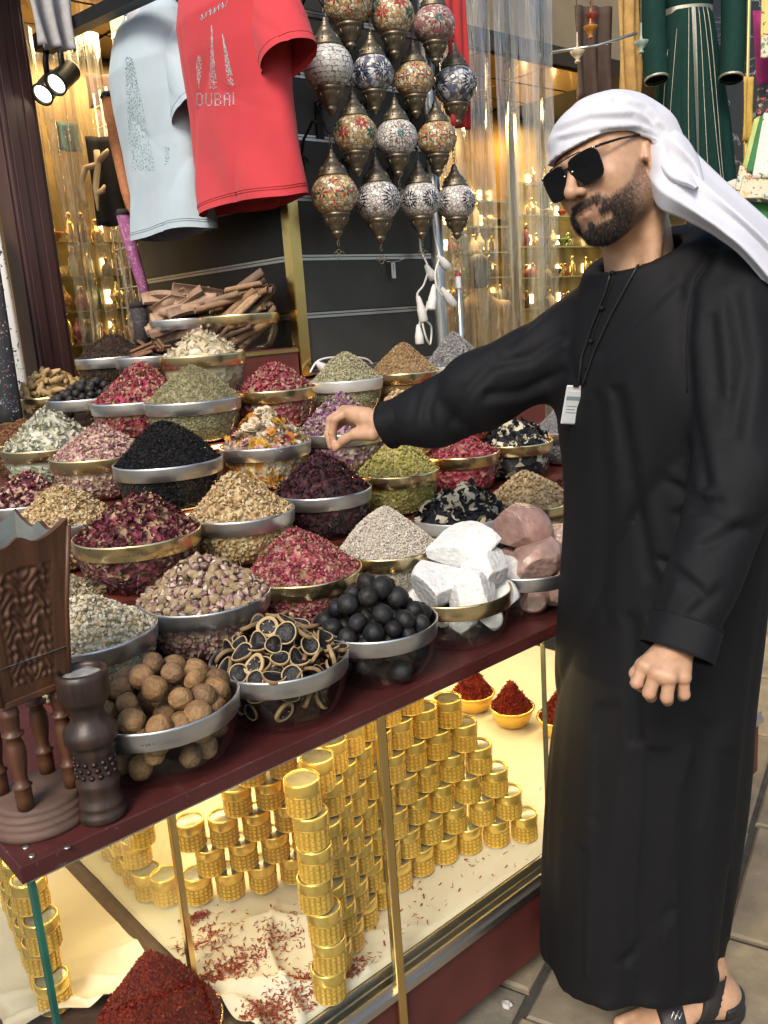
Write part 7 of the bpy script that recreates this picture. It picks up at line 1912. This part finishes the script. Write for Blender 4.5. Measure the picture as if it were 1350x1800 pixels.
# --- head wrap
def wrap_sdf(P):
    q = to_head(P); x, y, z = q[:, 0], q[:, 1], q[:, 2]
    d = sd_ell(q, (0, -.012, .050), (.0930, .1175, .0840))
    d = smin(d, sd_ell(q, (0, -.050, -.015), (.086, .070, .095)), .03)
    # wrapped folds rising round the side and gathering behind the ear
    ang_ = np.arctan2(z-.00, y+.085)                                   # fan of folds round the knot behind the ear
    fold = np.sin(8.5*ang_ + .8*np.sin(14*x) + .9*vnoise(q, 9, 5)); crease = (1-np.abs(fold))**1.8
    side_w = sstep(.02, .05, np.abs(x))*.8 + .2
    d = d + .0020*crease*sstep(.128, .09, z)*side_w*sstep(-.09, -.05, y+.02) + .0016*vnoise(q, 45, 8)
    edge = np.interp(y, [-.04, -.022, -.01, .02, .06, .11], [-.20, -.004, .020, .040, .049, .049])
    e = (edge + .0015*np.sin(y*25) - z)*.8
    hgt = sstep(.0, .040, z-edge)*sstep(-.035, -.020, y) + (1-sstep(-.035, -.020, y))
    d = d*hgt + (face_sdf(q)-.0115)*(1-hgt)
    d = smax(d, e, .003)
    # gathered knot behind the ear
    A, B = from_head((.062, -.062, .03)), J(1186, 292, 1.405)
    d = smin(d, sd_cap(P, A, B, .034, .030), .03)
    d = d + .0012*vnoise(P, 60, 9)
    hole = face_sdf(q) - .0015
    return smax(d, -hole, .003)
A_ = np.array([H0-.17, H0+.17, J(1230, 330, 1.40)])
V, Q = surface_net(wrap_sdf, A_.min(0)-.03, A_.max(0)+.04, .0036); V = relax(V, Q, 2, .45)
V = press_folds(V, Q, [([(975, 232), (1037, 209), (1108, 207), (1156, 226)], 5, .0042), ([(990, 246), (1054, 232), (1119, 229), (1160, 241)], 4.5, .0042), ([(1085, 177), (1130, 192), (1165, 230)], 5.5, .0040), ([(1120, 204), (1163, 236)], 4.5, .0034), ([(1040, 243), (1110, 239), (1162, 248)], 3.5, .003), ([(1010, 192), (1075, 183), (1120, 190)], 6, .003), ([(1168, 262), (1176, 320), (1170, 365)], 5, .004)])
V = relax(V, Q, 1, .35)
wm = plain('white_wrap', (.56, .57, .64), .85, 0, .02, 40, .15, 900, sheen=.2)
w_ = mpart('head_wrap', np_mesh('head_wrap', V, Q, [wm], True)); w_['label'] = 'white cloth wrapped round the head with tails over the shoulder'
def curve(pts):
    P = [np.array(p, float) for p in pts]
    def f(t):
        x = t*(len(P)-1); i = min(int(x), len(P)-2); u = x-i; p0, p1, p2, p3 = P[max(i-1, 0)], P[i], P[i+1], P[min(i+2, len(P)-1)]
        return .5*((2*p1)+(-p0+p2)*u+(2*p0-5*p1+4*p2-p3)*u*u+(-p0+3*p1-3*p2+p3)*u**3)
    return f
def tail(name, up, low, bulge, folds, amp, seed, nu=70, nv=44):
    fu, fl = curve(up), curve(low)
    def fn(u, v_):
        a, b = fu(u), fl(u); p = a*(1-v_)+b*v_
        f = bulge*math.sin(math.pi*v_)**.8 + amp*(.25+.75*u**.5)*((1-abs(math.sin(folds*v_+1.1*u+seed+.5*math.sin(5*u+seed))))**1.6) + amp*.5*math.sin(folds*2.3*v_+3*u+seed*2)*u
        q = atd(p[0], p[1], p[2]-f); return tuple(q)
    mb = MB(); mb.grid(fn, nu, nv); me = mb.mesh(name, wm); o = link(name, me, w_); m_ = o.modifiers.new('thickness', 'SOLIDIFY'); m_.thickness = .0025; m_.offset = 0
    return o
tail('cloth_tail', [(1118, 200, 1.445), (1172, 214, 1.405), (1230, 276, 1.395), (1292, 335, 1.385), (1348, 385, 1.385), (1430, 462, 1.40)], [(1138, 315, 1.420), (1158, 364, 1.364), (1203, 386, 1.348), (1262, 418, 1.332), (1318, 466, 1.322), (1420, 600, 1.345)], .030, 6.5, .016, .4)
tail('cloth_tail', [(1138, 220, 1.425), (1188, 228, 1.376), (1222, 268, 1.368), (1238, 325, 1.362)], [(1140, 280, 1.415), (1166, 314, 1.364), (1190, 330, 1.356), (1214, 334, 1.354)], .022, 5.0, .012, 1.9, 40, 30)
# hair edge under the wrap at the temple
# --- sandals
rub = plain('sandal_black', (.014, .014, .016), .5, 0, .2, 40, .2, 300)
for hl, sd in ((heel, 1), (heel2, -1)):
    c = np.array([hl[0], hl[1], 0])
    def sandal(P):
        q = P - c; l = np.stack([q @ FD, (q @ FS)*sd, q[:, 2]], 1)
        out_ = smin(sd_ell(l*np.array([1, 1, 0]), (.045, 0, 0), (.070, .042, 1)), sd_ell(l*np.array([1, 1, 0]), (.18, .004, 0), (.092, .054, 1)), .04)
        sole = smax(out_, np.abs(l[:, 2]-.011)-.0115, .004)
        ft = foot_sdf(P, hl, sd) - .0055
        b1 = np.abs(l[:, 0]-.155-.25*l[:, 1])-.026; b2 = np.abs(l[:, 0]-.085+.30*(l[:, 2]-.05))-.016; b3 = np.maximum(np.abs(l[:, 2]-.045)-.013, l[:, 0]-.05)
        st_ = np.minimum(np.minimum(b1, b2), b3)
        return smin(sole, np.maximum(np.maximum(ft, st_), .015-l[:, 2]), .003)
    A = np.array([c-FS*.09-FD*.06, c+FS*.09+FD*.30, c+FS*.09-FD*.06, c-FS*.09+FD*.30])
    V, Q = surface_net(sandal, A.min(0)-np.array([0, 0, .012]), A.max(0)+np.array([0, 0, .13]), .0040); V = relax(V, Q, 2, .4)
    sn = mpart('sandal', np_mesh('sandal', V, Q, [rub], True))
    if sd == 1:
        sb = BVHTree.FromPolygons([tuple(p) for p in V], [tuple(int(i) for i in q) for q in Q])
        def on_s(a, b):
            r = Vector(ray(a, b)).normalized(); h = sb.ray_cast(Vector(CAM), r)
            return None if h[0] is None else np.array(h[0]) - np.array(r)*.0012
        mb = MB()
        for st in ([(1180, 1790), (1184, 1778), (1188, 1788), (1193, 1776)], [(1186, 1793), (1190, 1783), (1194, 1791), (1199, 1780)]):
            P_ = [on_s(*q) for q in st]
            if all(p is not None for p in P_): mb.tube(P_, .0011, 5)
        if mb.v: o = mb.build('emblem', plain('emblem_silver', (.75, .75, .74), .3, .6, .05), sn)
